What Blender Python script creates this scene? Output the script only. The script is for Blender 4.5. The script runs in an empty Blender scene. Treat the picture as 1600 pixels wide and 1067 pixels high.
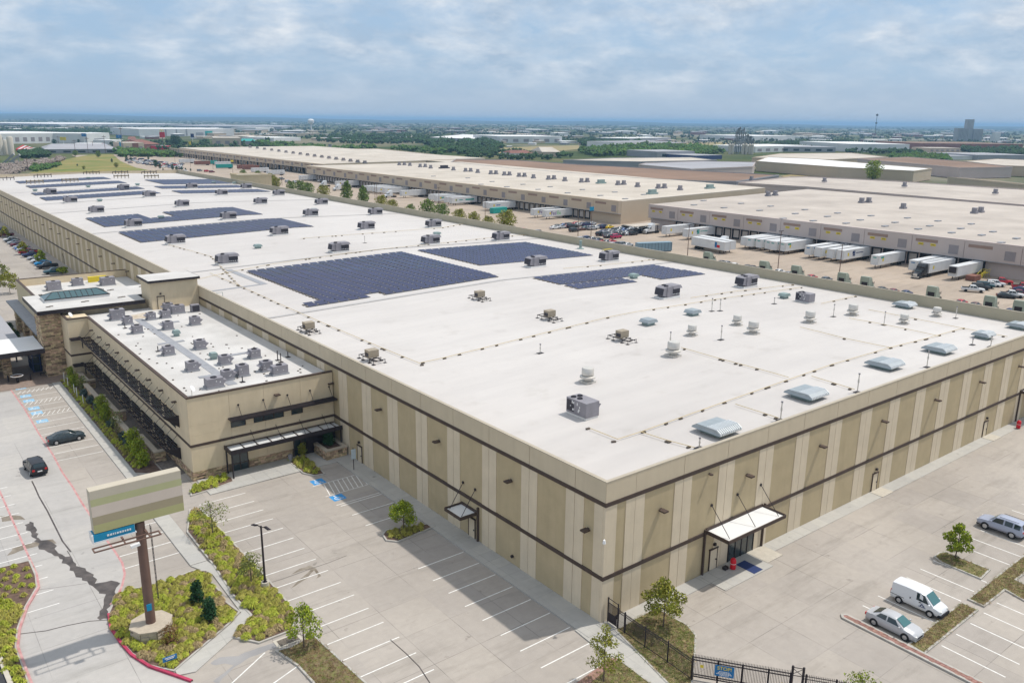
import bpy, math, random
from mathutils import Vector, Matrix
rnd = random.Random(11)
sc = bpy.context.scene
COL = sc.collection
PI = math.pi

# ------------------------------------------------------------------ camera
YAW, PITCH, ROLL, FPX = 0.9038188, -0.2606333, 0.0111979, 1295.288
CAM = Vector((-46.1906, -45.5552, 42.9009))
FW = Vector((math.cos(PITCH)*math.cos(YAW), math.cos(PITCH)*math.sin(YAW), math.sin(PITCH)))
_r = Vector((math.sin(YAW), -math.cos(YAW), 0)); _u = _r.cross(FW)
RT = _r*math.cos(ROLL) + _u*math.sin(ROLL); UP = -_r*math.sin(ROLL) + _u*math.cos(ROLL)
cd = bpy.data.cameras.new('camera'); cam = bpy.data.objects.new('camera', cd); COL.objects.link(cam)
cd.sensor_width = 36; cd.sensor_fit = 'HORIZONTAL'; cd.lens = FPX/1600*36
cd.clip_start = 1; cd.clip_end = 90000
M = Matrix((RT, UP, -FW)).transposed().to_4x4(); M.translation = CAM
cam.matrix_world = M; sc.camera = cam

# survey helper: where the sight line through a point of the 1600 px wide photograph meets the level z
def G(px, py, z=0.0):
    d = FW + RT*((px-800)/FPX) + UP*((533.5-py)/FPX)
    t = (z-CAM.z)/d.z
    return CAM + d*t
def zroof(x): return 11.6 + 1.2*(1-abs(min(max(x, 0), 101)-50.5)/50.5)
def RF(px, py):
    z = 12.1
    for i in range(5):
        q = G(px, py, z); z = zroof(q.x)
    return Vector((q.x, q.y, z))
def PXP(px, py, xx):
    d = FW + RT*((px-800)/FPX) + UP*((533.5-py)/FPX)
    return CAM + d*((xx-CAM.x)/d.x)

# ------------------------------------------------------------------ light
SUN_EL, SUN_ROT = math.radians(62), math.radians(107)
sd = Vector((math.sin(SUN_ROT)*math.cos(SUN_EL), math.cos(SUN_ROT)*math.cos(SUN_EL), math.sin(SUN_EL)))
ld = bpy.data.lights.new('sun', 'SUN'); ld.energy = 2.75; ld.angle = math.radians(1.2); ld.color = (1, 0.945, 0.865)
lo = bpy.data.objects.new('sun', ld); COL.objects.link(lo)
lo.rotation_euler = sd.to_track_quat('Z', 'Y').to_euler()
w = bpy.data.worlds.new('World'); sc.world = w; w.use_nodes = True
nt = w.node_tree; N = nt.nodes; L = nt.links
for n in list(N): N.remove(n)
def node(t, **k):
    n = N.new(t)
    for a, b in k.items(): setattr(n, a, b)
    return n
out = node('ShaderNodeOutputWorld'); bg = node('ShaderNodeBackground'); bg.inputs[1].default_value = 0.15
sky = node('ShaderNodeTexSky', sky_type='NISHITA', sun_disc=False, sun_elevation=SUN_EL, sun_rotation=SUN_ROT,
           altitude=200, air_density=1.0, dust_density=2.0, ozone_density=1.5)
tc = node('ShaderNodeTexCoord'); sp = node('ShaderNodeSeparateXYZ'); L.new(tc.outputs['Generated'], sp.inputs[0])
mx = node('ShaderNodeMath', operation='MAXIMUM'); mx.inputs[1].default_value = 0.0; L.new(sp.outputs[2], mx.inputs[0])
ad = node('ShaderNodeMath', operation='ADD'); ad.inputs[1].default_value = 0.30; L.new(mx.outputs[0], ad.inputs[0])
dx = node('ShaderNodeMath', operation='DIVIDE'); L.new(sp.outputs[0], dx.inputs[0]); L.new(ad.outputs[0], dx.inputs[1])
dy = node('ShaderNodeMath', operation='DIVIDE'); L.new(sp.outputs[1], dy.inputs[0]); L.new(ad.outputs[0], dy.inputs[1])
cb = node('ShaderNodeCombineXYZ'); L.new(dx.outputs[0], cb.inputs[0]); L.new(dy.outputs[0], cb.inputs[1])
n1 = node('ShaderNodeTexNoise'); n1.inputs['Scale'].default_value = 2.6; n1.inputs['Detail'].default_value = 9; n1.inputs['Roughness'].default_value = 0.64; n1.inputs['Distortion'].default_value = 0.25
L.new(cb.outputs[0], n1.inputs['Vector'])
r1 = node('ShaderNodeValToRGB'); r1.color_ramp.elements[0].position = 0.36; r1.color_ramp.elements[1].position = 0.61
L.new(n1.outputs[0], r1.inputs[0])
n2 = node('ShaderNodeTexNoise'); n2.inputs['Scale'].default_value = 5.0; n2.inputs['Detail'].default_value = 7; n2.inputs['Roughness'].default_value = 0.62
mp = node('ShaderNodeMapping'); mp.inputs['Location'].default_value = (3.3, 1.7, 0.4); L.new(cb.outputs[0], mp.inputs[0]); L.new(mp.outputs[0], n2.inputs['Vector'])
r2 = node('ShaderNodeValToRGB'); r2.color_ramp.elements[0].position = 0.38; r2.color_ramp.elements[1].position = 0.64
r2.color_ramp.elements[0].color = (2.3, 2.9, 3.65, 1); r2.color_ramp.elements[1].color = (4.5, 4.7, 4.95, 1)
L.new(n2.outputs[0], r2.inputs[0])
fade = node('ShaderNodeMapRange'); fade.inputs['From Min'].default_value = 0.0; fade.inputs['From Max'].default_value = 0.10
fade.inputs['To Min'].default_value = 0.2; fade.inputs['To Max'].default_value = 0.95; L.new(sp.outputs[2], fade.inputs[0])
fm = node('ShaderNodeMath', operation='MULTIPLY'); L.new(r1.outputs[0], fm.inputs[0]); L.new(fade.outputs[0], fm.inputs[1])
base = node('ShaderNodeMixRGB'); base.inputs[0].default_value = 0.85; base.inputs[2].default_value = (1.95, 2.8, 3.9, 1)
L.new(sky.outputs[0], base.inputs[1])
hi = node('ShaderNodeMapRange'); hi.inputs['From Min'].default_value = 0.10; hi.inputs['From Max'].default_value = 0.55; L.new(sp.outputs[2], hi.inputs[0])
wh = node('ShaderNodeMixRGB'); wh.inputs[2].default_value = (5.3, 5.2, 5.1, 1); L.new(hi.outputs[0], wh.inputs[0]); L.new(r2.outputs[0], wh.inputs[1])  # clouds higher up, mostly out of view, made whiter and brighter to fill shade
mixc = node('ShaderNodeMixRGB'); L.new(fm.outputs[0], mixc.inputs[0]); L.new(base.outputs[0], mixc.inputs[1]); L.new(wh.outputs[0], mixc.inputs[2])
hz_ = node('ShaderNodeMapRange'); hz_.inputs['From Min'].default_value = 0.0; hz_.inputs['From Max'].default_value = 0.05; hz_.inputs['To Min'].default_value = 0.75; hz_.inputs['To Max'].default_value = 0.0; L.new(sp.outputs[2], hz_.inputs[0])
mh = node('ShaderNodeMixRGB'); mh.inputs[2].default_value = (2.75, 3.2, 3.75, 1); L.new(hz_.outputs[0], mh.inputs[0]); L.new(mixc.outputs[0], mh.inputs[1])
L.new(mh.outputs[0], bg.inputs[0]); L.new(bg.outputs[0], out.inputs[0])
sc.view_settings.view_transform = 'Standard'; sc.view_settings.look = 'None'; sc.view_settings.gamma = 1
sc.view_settings.exposure = 0.30; sc.view_settings.use_curve_mapping = False
sc.cycles.max_bounces = 5; sc.cycles.volume_bounces = 0; sc.cycles.use_denoising = True
sc.cycles.caustics_reflective = False; sc.cycles.caustics_refractive = False

# ------------------------------------------------------------------ materials
def mat(name, c, rough=0.7, var=0.12, scale=1.0, metal=0.0, coords='obj', spec=0.3, island=0.0, c2=None, detail=4):
    m = bpy.data.materials.new(name); m.use_nodes = True
    nt = m.node_tree; b = nt.nodes['Principled BSDF']
    b.inputs['Roughness'].default_value = rough; b.inputs['Metallic'].default_value = metal
    b.inputs['Specular IOR Level'].default_value = spec
    b.inputs['Base Color'].default_value = (*c, 1)
    if var > 0 or island > 0 or c2:
        nz = nt.nodes.new('ShaderNodeTexNoise'); nz.inputs['Scale'].default_value = scale; nz.inputs['Detail'].default_value = detail
        nz.inputs['Roughness'].default_value = 0.6
        if coords == 'obj':
            t = nt.nodes.new('ShaderNodeTexCoord'); nt.links.new(t.outputs['Object'], nz.inputs['Vector'])
        else:
            t = nt.nodes.new('ShaderNodeNewGeometry'); nt.links.new(t.outputs['Position'], nz.inputs['Vector'])
        mr = nt.nodes.new('ShaderNodeValToRGB'); e = mr.color_ramp.elements
        e[0].position = 0.32; e[1].position = 0.68
        d = c2 if c2 else tuple(x*(1+var) for x in c)
        e[0].color = (*[x*(1-var) for x in c], 1); e[1].color = (*d, 1)
        nt.links.new(nz.outputs[0], mr.inputs[0]); src = mr.outputs[0]
        if island > 0:
            g = nt.nodes.new('ShaderNodeNewGeometry')
            hv = nt.nodes.new('ShaderNodeHueSaturation')
            m1 = nt.nodes.new('ShaderNodeMapRange'); m1.inputs['To Min'].default_value = 1-island; m1.inputs['To Max'].default_value = 1+island
            nt.links.new(g.outputs['Random Per Island'], m1.inputs[0]); nt.links.new(m1.outputs[0], hv.inputs['Value'])
            m2 = nt.nodes.new('ShaderNodeMapRange'); m2.inputs['To Min'].default_value = 0.5-0.03*min(1, island*2); m2.inputs['To Max'].default_value = 0.5+0.03*min(1, island*2)
            ml = nt.nodes.new('ShaderNodeMath'); ml.operation = 'MULTIPLY'; ml.inputs[1].default_value = 7.13
            fr = nt.nodes.new('ShaderNodeMath'); fr.operation = 'FRACT'
            nt.links.new(g.outputs['Random Per Island'], ml.inputs[0]); nt.links.new(ml.outputs[0], fr.inputs[0]); nt.links.new(fr.outputs[0], m2.inputs[0])
            nt.links.new(m2.outputs[0], hv.inputs['Hue'])
            nt.links.new(src, hv.inputs['Color']); src = hv.outputs[0]
        nt.links.new(src, b.inputs['Base Color'])
    return m

def streaks(m, amt=0.10):
    """faint rain streaks and grime on painted concrete"""
    nt = m.node_tree; nn = nt.nodes.new; lk = nt.links.new; b = nt.nodes['Principled BSDF']; src = b.inputs['Base Color'].links[0].from_socket
    g = nn('ShaderNodeNewGeometry'); mp = nn('ShaderNodeMapping'); mp.inputs['Scale'].default_value = (1.3, 1.3, 0.09); lk(g.outputs['Position'], mp.inputs[0])
    z = nn('ShaderNodeTexNoise'); z.inputs['Scale'].default_value = 1.0; z.inputs['Detail'].default_value = 7; z.inputs['Roughness'].default_value = 0.65; lk(mp.outputs[0], z.inputs['Vector'])
    r = nn('ShaderNodeValToRGB'); e = r.color_ramp.elements; e[0].position = .42; e[1].position = .75; e[0].color = (1, 1, 1, 1); e[1].color = (1-amt, 1-amt*1.05, 1-amt*1.15, 1); lk(z.outputs[0], r.inputs[0])
    q = nn('ShaderNodeMixRGB'); q.blend_type = 'MULTIPLY'; q.inputs[0].default_value = 1; lk(src, q.inputs[1]); lk(r.outputs[0], q.inputs[2]); lk(q.outputs[0], b.inputs['Base Color'])
def pavement(name, c, c2, cell=4.6, ox=0., oy=0., jd=0.55, stain=0.25, warm=(1, 1, 1)):
    """poured slabs: tint per slab, sealed joints, wear and stains"""
    m = bpy.data.materials.new(name); m.use_nodes = True
    nt = m.node_tree; b = nt.nodes['Principled BSDF']; b.inputs['Roughness'].default_value = 0.85; b.inputs['Specular IOR Level'].default_value = 0.2
    nn = nt.nodes.new; lk = nt.links.new
    g = nn('ShaderNodeNewGeometry')
    def noise(sc_, det, vec=None, rough=0.6):
        z = nn('ShaderNodeTexNoise'); z.inputs['Scale'].default_value = sc_; z.inputs['Detail'].default_value = det; z.inputs['Roughness'].default_value = rough
        lk(vec or g.outputs['Position'], z.inputs['Vector']); return z.outputs[0]
    def ramp(src, p0, p1, a, bb):
        r = nn('ShaderNodeValToRGB'); e = r.color_ramp.elements; e[0].position = p0; e[1].position = p1; e[0].color = (*a, 1); e[1].color = (*bb, 1)
        lk(src, r.inputs[0]); return r.outputs[0]
    def mul(x, y, f=1.0):
        q = nn('ShaderNodeMixRGB'); q.blend_type = 'MULTIPLY'; q.inputs[0].default_value = f; lk(x, q.inputs[1]); lk(y, q.inputs[2]); return q.outputs[0]
    basec = ramp(noise(0.045, 5), 0.35, 0.66, c, c2)
    fine = ramp(noise(1.3, 6), 0.25, 0.75, (0.93,)*3, (1.05,)*3)
    col = mul(basec, fine)
    mp = nn('ShaderNodeMapping'); mp.inputs['Scale'].default_value = (1/cell, 1/cell, 0); mp.inputs['Location'].default_value = (ox, oy, 0); lk(g.outputs['Position'], mp.inputs[0])
    fl = nn('ShaderNodeVectorMath'); fl.operation = 'FLOOR'; lk(mp.outputs[0], fl.inputs[0])
    wn = nn('ShaderNodeTexWhiteNoise'); wn.noise_dimensions = '2D'; lk(fl.outputs[0], wn.inputs['Vector'])
    col = mul(col, ramp(wn.outputs[0], 0, 1, (0.955, 0.955, 0.965), (1.035, 1.03, 1.02)))
    fr = nn('ShaderNodeVectorMath'); fr.operation = 'FRACTION'; lk(mp.outputs[0], fr.inputs[0])
    s = nn('ShaderNodeSeparateXYZ'); lk(fr.outputs[0], s.inputs[0])
    wob = noise(0.12, 3)
    for k in (0, 1):
        a = nn('ShaderNodeMath'); a.operation = 'LESS_THAN'; a.inputs[1].default_value = 0.055/cell; lk(s.outputs[k], a.inputs[0])
        rr = nn('ShaderNodeMath'); rr.operation = 'MULTIPLY'; lk(a.outputs[0], rr.inputs[0])
        wr = nn('ShaderNodeMapRange'); wr.inputs['From Min'].default_value = 0.42; wr.inputs['From Max'].default_value = 0.6; wr.inputs['To Max'].default_value = jd; lk(wob, wr.inputs[0]); lk(wr.outputs[0], rr.inputs[1])
        q = nn('ShaderNodeMixRGB'); q.inputs[2].default_value = (0.09, 0.085, 0.08, 1); lk(rr.outputs[0], q.inputs[0]); lk(col, q.inputs[1]); col = q.outputs[0]
    mp2 = nn('ShaderNodeMapping'); mp2.inputs['Scale'].default_value = (0.14, 0.9, 1); mp2.inputs['Rotation'].default_value = (0, 0, 0.5); lk(g.outputs['Position'], mp2.inputs[0])
    col = mul(col, ramp(noise(0.5, 7, mp2.outputs[0], 0.7), 0.52, 0.74, (1, 1, 1), (1-stain, 1-stain, 1-stain*1.05)))
    col = mul(col, ramp(noise(0.33, 8, None, 0.72), 0.6, 0.78, (1, 1, 1), (1-stain*0.8,)*3))
    col = mul(col, ramp(noise(0.8, 3, None, 0.5), 0.69, 0.76, (1, 1, 1), (0.70, 0.695, 0.69)))
    lk(col, b.inputs['Base Color'])
    bp = nn('ShaderNodeBump'); bp.inputs['Strength'].default_value = 0.15; bp.inputs['Distance'].default_value = 0.02; lk(noise(6, 4), bp.inputs['Height']); lk(bp.outputs[0], b.inputs['Normal'])
    return m

def glass(name, c, rough=0.06):
    m = mat(name, c, rough, 0, 1); m.node_tree.nodes['Principled BSDF'].inputs['Specular IOR Level'].default_value = 0.8
    return m
X = {}
X['concrete'] = pavement('lot_concrete', (0.335, 0.303, 0.27), (0.42, 0.382, 0.342), 4.6, 0.2, 0.1)
X['drive'] = pavement('drive_concrete', (0.385, 0.37, 0.355), (0.455, 0.435, 0.41), 5.4, 0.35, 0.3, 0.5, 0.2)
X['yard'] = pavement('yard_concrete', (0.36, 0.298, 0.24), (0.43, 0.355, 0.285), 6.0, 0, 0, 0.4, 0.3)
X['walk'] = pavement('walk_concrete', (0.41, 0.40, 0.375), (0.46, 0.445, 0.41), 1.6, 0, 0, 0.4, 0.12)
X['kerb'] = mat('kerb_concrete', (0.42, 0.40, 0.365), 0.85, 0.12, 2)
X['padlight'] = mat('pad_concrete', (0.50, 0.46, 0.39), 0.85, 0.08, 2)
X['white_line'] = mat('white_line_paint', (0.72, 0.71, 0.68), 0.7, 0.14, 3)
X['yellow_line'] = mat('yellow_line_paint', (0.62, 0.42, 0.06), 0.7, 0.14, 3)
X['pink_line'] = mat('faded_red_paint', (0.55, 0.23, 0.235), 0.75, 0.2, 1.5, c2=(0.56, 0.36, 0.34))
X['red_kerb'] = mat('red_kerb_paint', (0.42, 0.045, 0.10), 0.7, 0.2, 1.5)
X['blue_paint'] = mat('blue_paint', (0.05, 0.27, 0.58), 0.7, 0.15, 3)
X['blue_paint_worn'] = mat('worn_blue_paint', (0.25, 0.45, 0.62), 0.7, 0.15, 3)
X['mulch'] = mat('bark_mulch', (0.13, 0.085, 0.065), 0.95, 0.4, 3, coords='pos', detail=8)
X['dirt'] = mat('dry_soil', (0.27, 0.195, 0.13), 0.95, 0.25, 2, coords='pos', c2=(0.16, 0.17, 0.05), detail=8)
X['pavers'] = mat('red_pavers', (0.30, 0.17, 0.14), 0.85, 0.2, 4, island=0.18)
X['wall_light'] = mat('wall_light', (0.66, 0.56, 0.415), 0.85, 0.05, 0.5, coords='pos')
X['wall_dark'] = mat('wall_dark', (0.475, 0.385, 0.24), 0.85, 0.06, 0.5, coords='pos')
X['wall_top'] = mat('wall_top', (0.59, 0.50, 0.365), 0.85, 0.04, 0.4, coords='pos')
X['annex_wall'] = mat('annex_wall', (0.66, 0.55, 0.385), 0.85, 0.05, 0.6, coords='pos')
for _k in ('wall_light', 'wall_dark', 'wall_top', 'annex_wall'): streaks(X[_k], 0.07)
X['band'] = mat('brown_band', (0.075, 0.052, 0.042), 0.7, 0.12, 1)
X['coping'] = mat('metal_coping', (0.42, 0.37, 0.29), 0.6, 0.05, 1)
X['dark_metal'] = mat('dark_metal', (0.028, 0.022, 0.026), 0.5, 0.1, 3)
X['grey_metal'] = mat('grey_unit_metal', (0.255, 0.245, 0.27), 0.55, 0.12, 0.8)
X['grey_dark'] = mat('dark_louver', (0.045, 0.043, 0.055), 0.6, 0.1, 3)
X['tan_metal'] = mat('tan_unit_metal', (0.34, 0.29, 0.22), 0.6, 0.08, 1)
X['galv'] = mat('galvanised_metal', (0.33, 0.375, 0.40), 0.42, 0.08, 1.2, metal=0.25)
X['rib'] = mat('bright_rib_metal', (0.70, 0.73, 0.74), 0.4, 0.05, 1.2, metal=0.2)
X['galv_green'] = mat('green_vent_metal', (0.25, 0.33, 0.32), 0.5, 0.08, 1.2)
X['alu'] = mat('spun_aluminium', (0.60, 0.575, 0.53), 0.42, 0.08, 1.2, metal=0.3)
X['solar'] = mat('solar_cells', (0.017, 0.026, 0.075), 0.30, 0.25, 0.3, coords='pos', spec=0.3, island=0.25)
X['solar_rim'] = mat('panel_frame', (0.16, 0.17, 0.21), 0.4, 0, 1)
X['pipe'] = mat('yellow_gas_pipe', (0.58, 0.47, 0.27), 0.6, 0.1, 1)
X['block'] = mat('support_block', (0.12, 0.10, 0.085), 0.8, 0.2, 2)
X['pad'] = mat('walkway_pad', (0.30, 0.31, 0.335), 0.85, 0.1, 1, coords='pos')
X['joint'] = mat('roof_joint_cover', (0.40, 0.39, 0.385), 0.7, 0.1, 0.5, coords='pos')
X['dish'] = mat('white_plastic', (0.75, 0.75, 0.75), 0.4, 0, 1)
X['stone'] = mat('cladding_stone', (0.47, 0.35, 0.225), 0.9, 0.25, 3, island=0.42)
X['mortar'] = mat('stone_mortar', (0.17, 0.13, 0.09), 0.95, 0.2, 3)
X['stone_cap'] = mat('stone_cap', (0.44, 0.38, 0.30), 0.85, 0.1, 3)
X['glass'] = glass('dark_glass', (0.02, 0.035, 0.04))
X['glass_teal'] = glass('teal_glass', (0.04, 0.14, 0.15), 0.1)
X['glass_sky'] = glass('skylight_glass', (0.05, 0.105, 0.115), 0.12)
X['tyre'] = mat('tyre_rubber', (0.018, 0.018, 0.018), 0.85, 0, 1)
X['rim'] = mat('wheel_rim', (0.50, 0.50, 0.52), 0.35, 0, 1, metal=0.5)
X['red_lamp'] = mat('red_lamp', (0.5, 0.02, 0.02), 0.3, 0, 1)
X['white_lamp'] = mat('head_lamp', (0.75, 0.75, 0.72), 0.2, 0, 1)
X['bark'] = mat('bark', (0.12, 0.09, 0.07), 0.95, 0.3, 5)
def leaf(name, c, var=0.35):
    m = mat(name, c, 0.75, 0.25, 0.6, island=var)
    b = m.node_tree.nodes['Principled BSDF']
    return m
X['leaf_bright'] = leaf('bright_leaves', (0.24, 0.30, 0.02))
X['leaf_green'] = leaf('green_leaves', (0.13, 0.20, 0.03))
X['leaf_olive'] = leaf('olive_leaves', (0.24, 0.245, 0.03))
X['leaf_pale'] = leaf('pale_leaves', (0.19, 0.215, 0.06))
X['leaf_dark'] = leaf('dark_leaves', (0.022, 0.075, 0.026))
X['leaf_blue'] = leaf('blue_green_leaves', (0.08, 0.125, 0.11))
X['leaf_red'] = leaf('russet_leaves', (0.16, 0.085, 0.03))
X['grass_yellow'] = leaf('yellow_green_blades', (0.42, 0.46, 0.055), 0.3)
X['grass_olive'] = leaf('olive_blades', (0.41, 0.385, 0.08), 0.3)
X['grass_tan'] = leaf('straw_blades', (0.44, 0.34, 0.17), 0.3)
X['turf_brown'] = leaf('brown_turf', (0.22, 0.145, 0.075), 0.3)
X['turf_green'] = leaf('green_turf', (0.15, 0.18, 0.035), 0.3)
X['lawn'] = mat('lawn', (0.085, 0.13, 0.02), 0.95, 0.3, 0.6, coords='pos', c2=(0.17, 0.165, 0.04), detail=8)
X['field'] = mat('meadow', (0.13, 0.20, 0.025), 0.95, 0.2, 0.03, coords='pos', c2=(0.30, 0.225, 0.08), detail=9)
X['dryfield'] = mat('dry_field', (0.36, 0.27, 0.14), 0.95, 0.2, 0.01, coords='pos', c2=(0.28, 0.25, 0.11), detail=7)
X['asphalt'] = mat('asphalt', (0.05, 0.05, 0.055), 0.9, 0.2, 1, coords='pos')
X['white_paint'] = mat('white_trailer', (0.62, 0.635, 0.65), 0.5, 0.07, 0.35)
X['white_wall'] = mat('white_wall', (0.62, 0.63, 0.63), 0.8, 0.08, 0.05, coords='pos')
X['grey_wall'] = mat('grey_wall', (0.30, 0.31, 0.33), 0.8, 0.08, 0.05, coords='pos')
X['tan_wall'] = mat('tan_wall', (0.52, 0.43, 0.325), 0.85, 0.06, 0.06, coords='pos')
X['pink_wall'] = mat('pinkish_grey_wall', (0.50, 0.43, 0.40), 0.85, 0.05, 0.06, coords='pos')
X['brick_wall'] = mat('brick_red_wall', (0.22, 0.10, 0.075), 0.85, 0.12, 0.1, coords='pos')
X['tan_roof'] = mat('tan_roof', (0.48, 0.43, 0.365), 0.9, 0.08, 0.05, coords='pos', c2=(0.58, 0.525, 0.455), detail=8)
X['white_roof'] = mat('white_roof', (0.72, 0.72, 0.71), 0.85, 0.08, 0.03, coords='pos')
X['annex_roof'] = mat('annex_membrane', (0.52, 0.505, 0.485), 0.8, 0.1, 0.16, coords='pos', c2=(0.61, 0.595, 0.575), detail=9)
X['worn_roof'] = mat('worn_grey_tan_roof', (0.40, 0.355, 0.315), 0.9, 0.05, 0.045, coords='pos', c2=(0.53, 0.475, 0.42), detail=9)
X['grey_roof'] = mat('grey_roof', (0.34, 0.34, 0.36), 0.85, 0.1, 0.03, coords='pos')
X['brown_roof'] = mat('brown_gravel_roof', (0.235, 0.155, 0.11), 0.95, 0.2, 0.02, coords='pos', detail=8)
X['stripe_brown'] = mat('brown_stripe', (0.29, 0.205, 0.165), 0.85, 0.05, 0.1)
X['louver'] = mat('louver_grey', (0.27, 0.245, 0.25), 0.8, 0.06, 0.5)
X['door_beige'] = mat('dock_door', (0.46, 0.42, 0.39), 0.7, 0.06, 0.3)
X['black'] = mat('dock_seal', (0.02, 0.02, 0.025), 0.85, 0, 1)
X['yellow'] = mat('yellow_sign', (0.66, 0.52, 0.035), 0.6, 0.05, 1)
X['teal'] = mat('teal_paint', (0.02, 0.30, 0.27), 0.5, 0.05, 1)
X['navy'] = mat('navy_paint', (0.025, 0.045, 0.14), 0.5, 0.05, 1)
X['blue_sign'] = mat('blue_sign', (0.015, 0.15, 0.36), 0.5, 0.05, 1)
X['sign_blue'] = mat('blue_cabinet', (0.012, 0.24, 0.42), 0.5, 0.05, 1)
X['red'] = mat('red_plastic', (0.60, 0.012, 0.025), 0.45, 0.05, 1)
X['silo'] = mat('pale_silo', (0.52, 0.48, 0.41), 0.85, 0.08, 0.1, coords='pos')
X['silo_grey'] = mat('grey_silo', (0.33, 0.34, 0.35), 0.8, 0.1, 0.1, coords='pos')
X['mill'] = mat('mill_grey', (0.16, 0.18, 0.185), 0.8, 0.15, 0.1, coords='pos')
X['wood'] = mat('brown_pole', (0.155, 0.095, 0.075), 0.7, 0.1, 0.8)
X['stain'] = mat('wet_stain', (0.07, 0.06, 0.057), 0.55, 0.35, 0.9, coords='pos', c2=(0.125, 0.108, 0.10), detail=8)
X['stain_tan'] = mat('mud_stain', (0.17, 0.135, 0.095), 0.85, 0.25, 0.8, coords='pos', c2=(0.30, 0.265, 0.22), detail=8)
X['stain_light'] = mat('damp_patch', (0.27, 0.262, 0.262), 0.7, 0.06, 0.3, coords='pos', c2=(0.33, 0.32, 0.315), detail=6)
X['brush'] = leaf('bare_brush', (0.25, 0.205, 0.175), 0.3)
X['sign_band'] = [mat('sign_band_%d' % i, c, 0.6, 0.04, 0.5) for i, c in enumerate(
    [(0.50, 0.45, 0.36), (0.43, 0.43, 0.24), (0.58, 0.50, 0.43), (0.35, 0.30, 0.20), (0.40, 0.39, 0.19)])]
# roof membrane: welded sheets 3 m wide, dust and ponding marks
def membrane():
    m = bpy.data.materials.new('roof_membrane'); m.use_nodes = True
    nt = m.node_tree; b = nt.nodes['Principled BSDF']; b.inputs['Roughness'].default_value = 0.65; b.inputs['Specular IOR Level'].default_value = 0.25
    nn = nt.nodes.new; lk = nt.links.new
    g = nn('ShaderNodeNewGeometry')
    def noise(s, d, vec=None, r=0.6):
        z = nn('ShaderNodeTexNoise'); z.inputs['Scale'].default_value = s; z.inputs['Detail'].default_value = d; z.inputs['Roughness'].default_value = r
        lk(vec or g.outputs['Position'], z.inputs['Vector']); return z.outputs[0]
    def ramp(src, p0, p1, a, bb):
        r = nn('ShaderNodeValToRGB'); e = r.color_ramp.elements; e[0].position = p0; e[1].position = p1; e[0].color = (*a, 1); e[1].color = (*bb, 1); lk(src, r.inputs[0]); return r.outputs[0]
    def mul(x, y):
        q = nn('ShaderNodeMixRGB'); q.blend_type = 'MULTIPLY'; q.inputs[0].default_value = 1; lk(x, q.inputs[1]); lk(y, q.inputs[2]); return q.outputs[0]
    col = ramp(noise(0.02, 5), 0.36, 0.66, (0.515, 0.487, 0.465), (0.58, 0.553, 0.53))
    mp = nn('ShaderNodeMapping'); mp.inputs['Scale'].default_value = (0.04, 0.33, 1); lk(g.outputs['Position'], mp.inputs[0])
    col = mul(col, ramp(noise(1, 6, mp.outputs[0], 0.65), 0.3, 0.7, (0.92, 0.92, 0.925), (1.03,)*3))
    mp2 = nn('ShaderNodeMapping'); mp2.inputs['Scale'].default_value = (1/30., 1/3.05, 0); lk(g.outputs['Position'], mp2.inputs[0])
    fr = nn('ShaderNodeVectorMath'); fr.operation = 'FRACTION'; lk(mp2.outputs[0], fr.inputs[0]); s = nn('ShaderNodeSeparateXYZ'); lk(fr.outputs[0], s.inputs[0])
    for k, w_ in ((0, 0.004), (1, 0.035)):
        a = nn('ShaderNodeMath'); a.operation = 'LESS_THAN'; a.inputs[1].default_value = w_; lk(s.outputs[k], a.inputs[0])
        rr = nn('ShaderNodeMath'); rr.operation = 'MULTIPLY'; lk(a.outputs[0], rr.inputs[0])
        wr = nn('ShaderNodeMapRange'); wr.inputs['From Min'].default_value = 0.45; wr.inputs['From Max'].default_value = 0.7; wr.inputs['To Max'].default_value = 0.22; lk(noise(0.35, 4), wr.inputs[0]); lk(wr.outputs[0], rr.inputs[1])
        q = nn('ShaderNodeMixRGB'); q.inputs[2].default_value = (0.36, 0.35, 0.34, 1); lk(rr.outputs[0], q.inputs[0]); lk(col, q.inputs[1]); col = q.outputs[0]
    col = mul(col, ramp(noise(0.25, 8, None, 0.7), 0.56, 0.78, (1, 1, 1), (0.84, 0.83, 0.81)))
    lk(col, b.inputs['Base Color']); return m
X['membrane'] = membrane()
_paint = {}
def paint(c):
    if c not in _paint: _paint[c] = mat('car_paint_%d' % len(_paint), c, 0.28, 0, 1, spec=0.5)
    return _paint[c]

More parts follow.
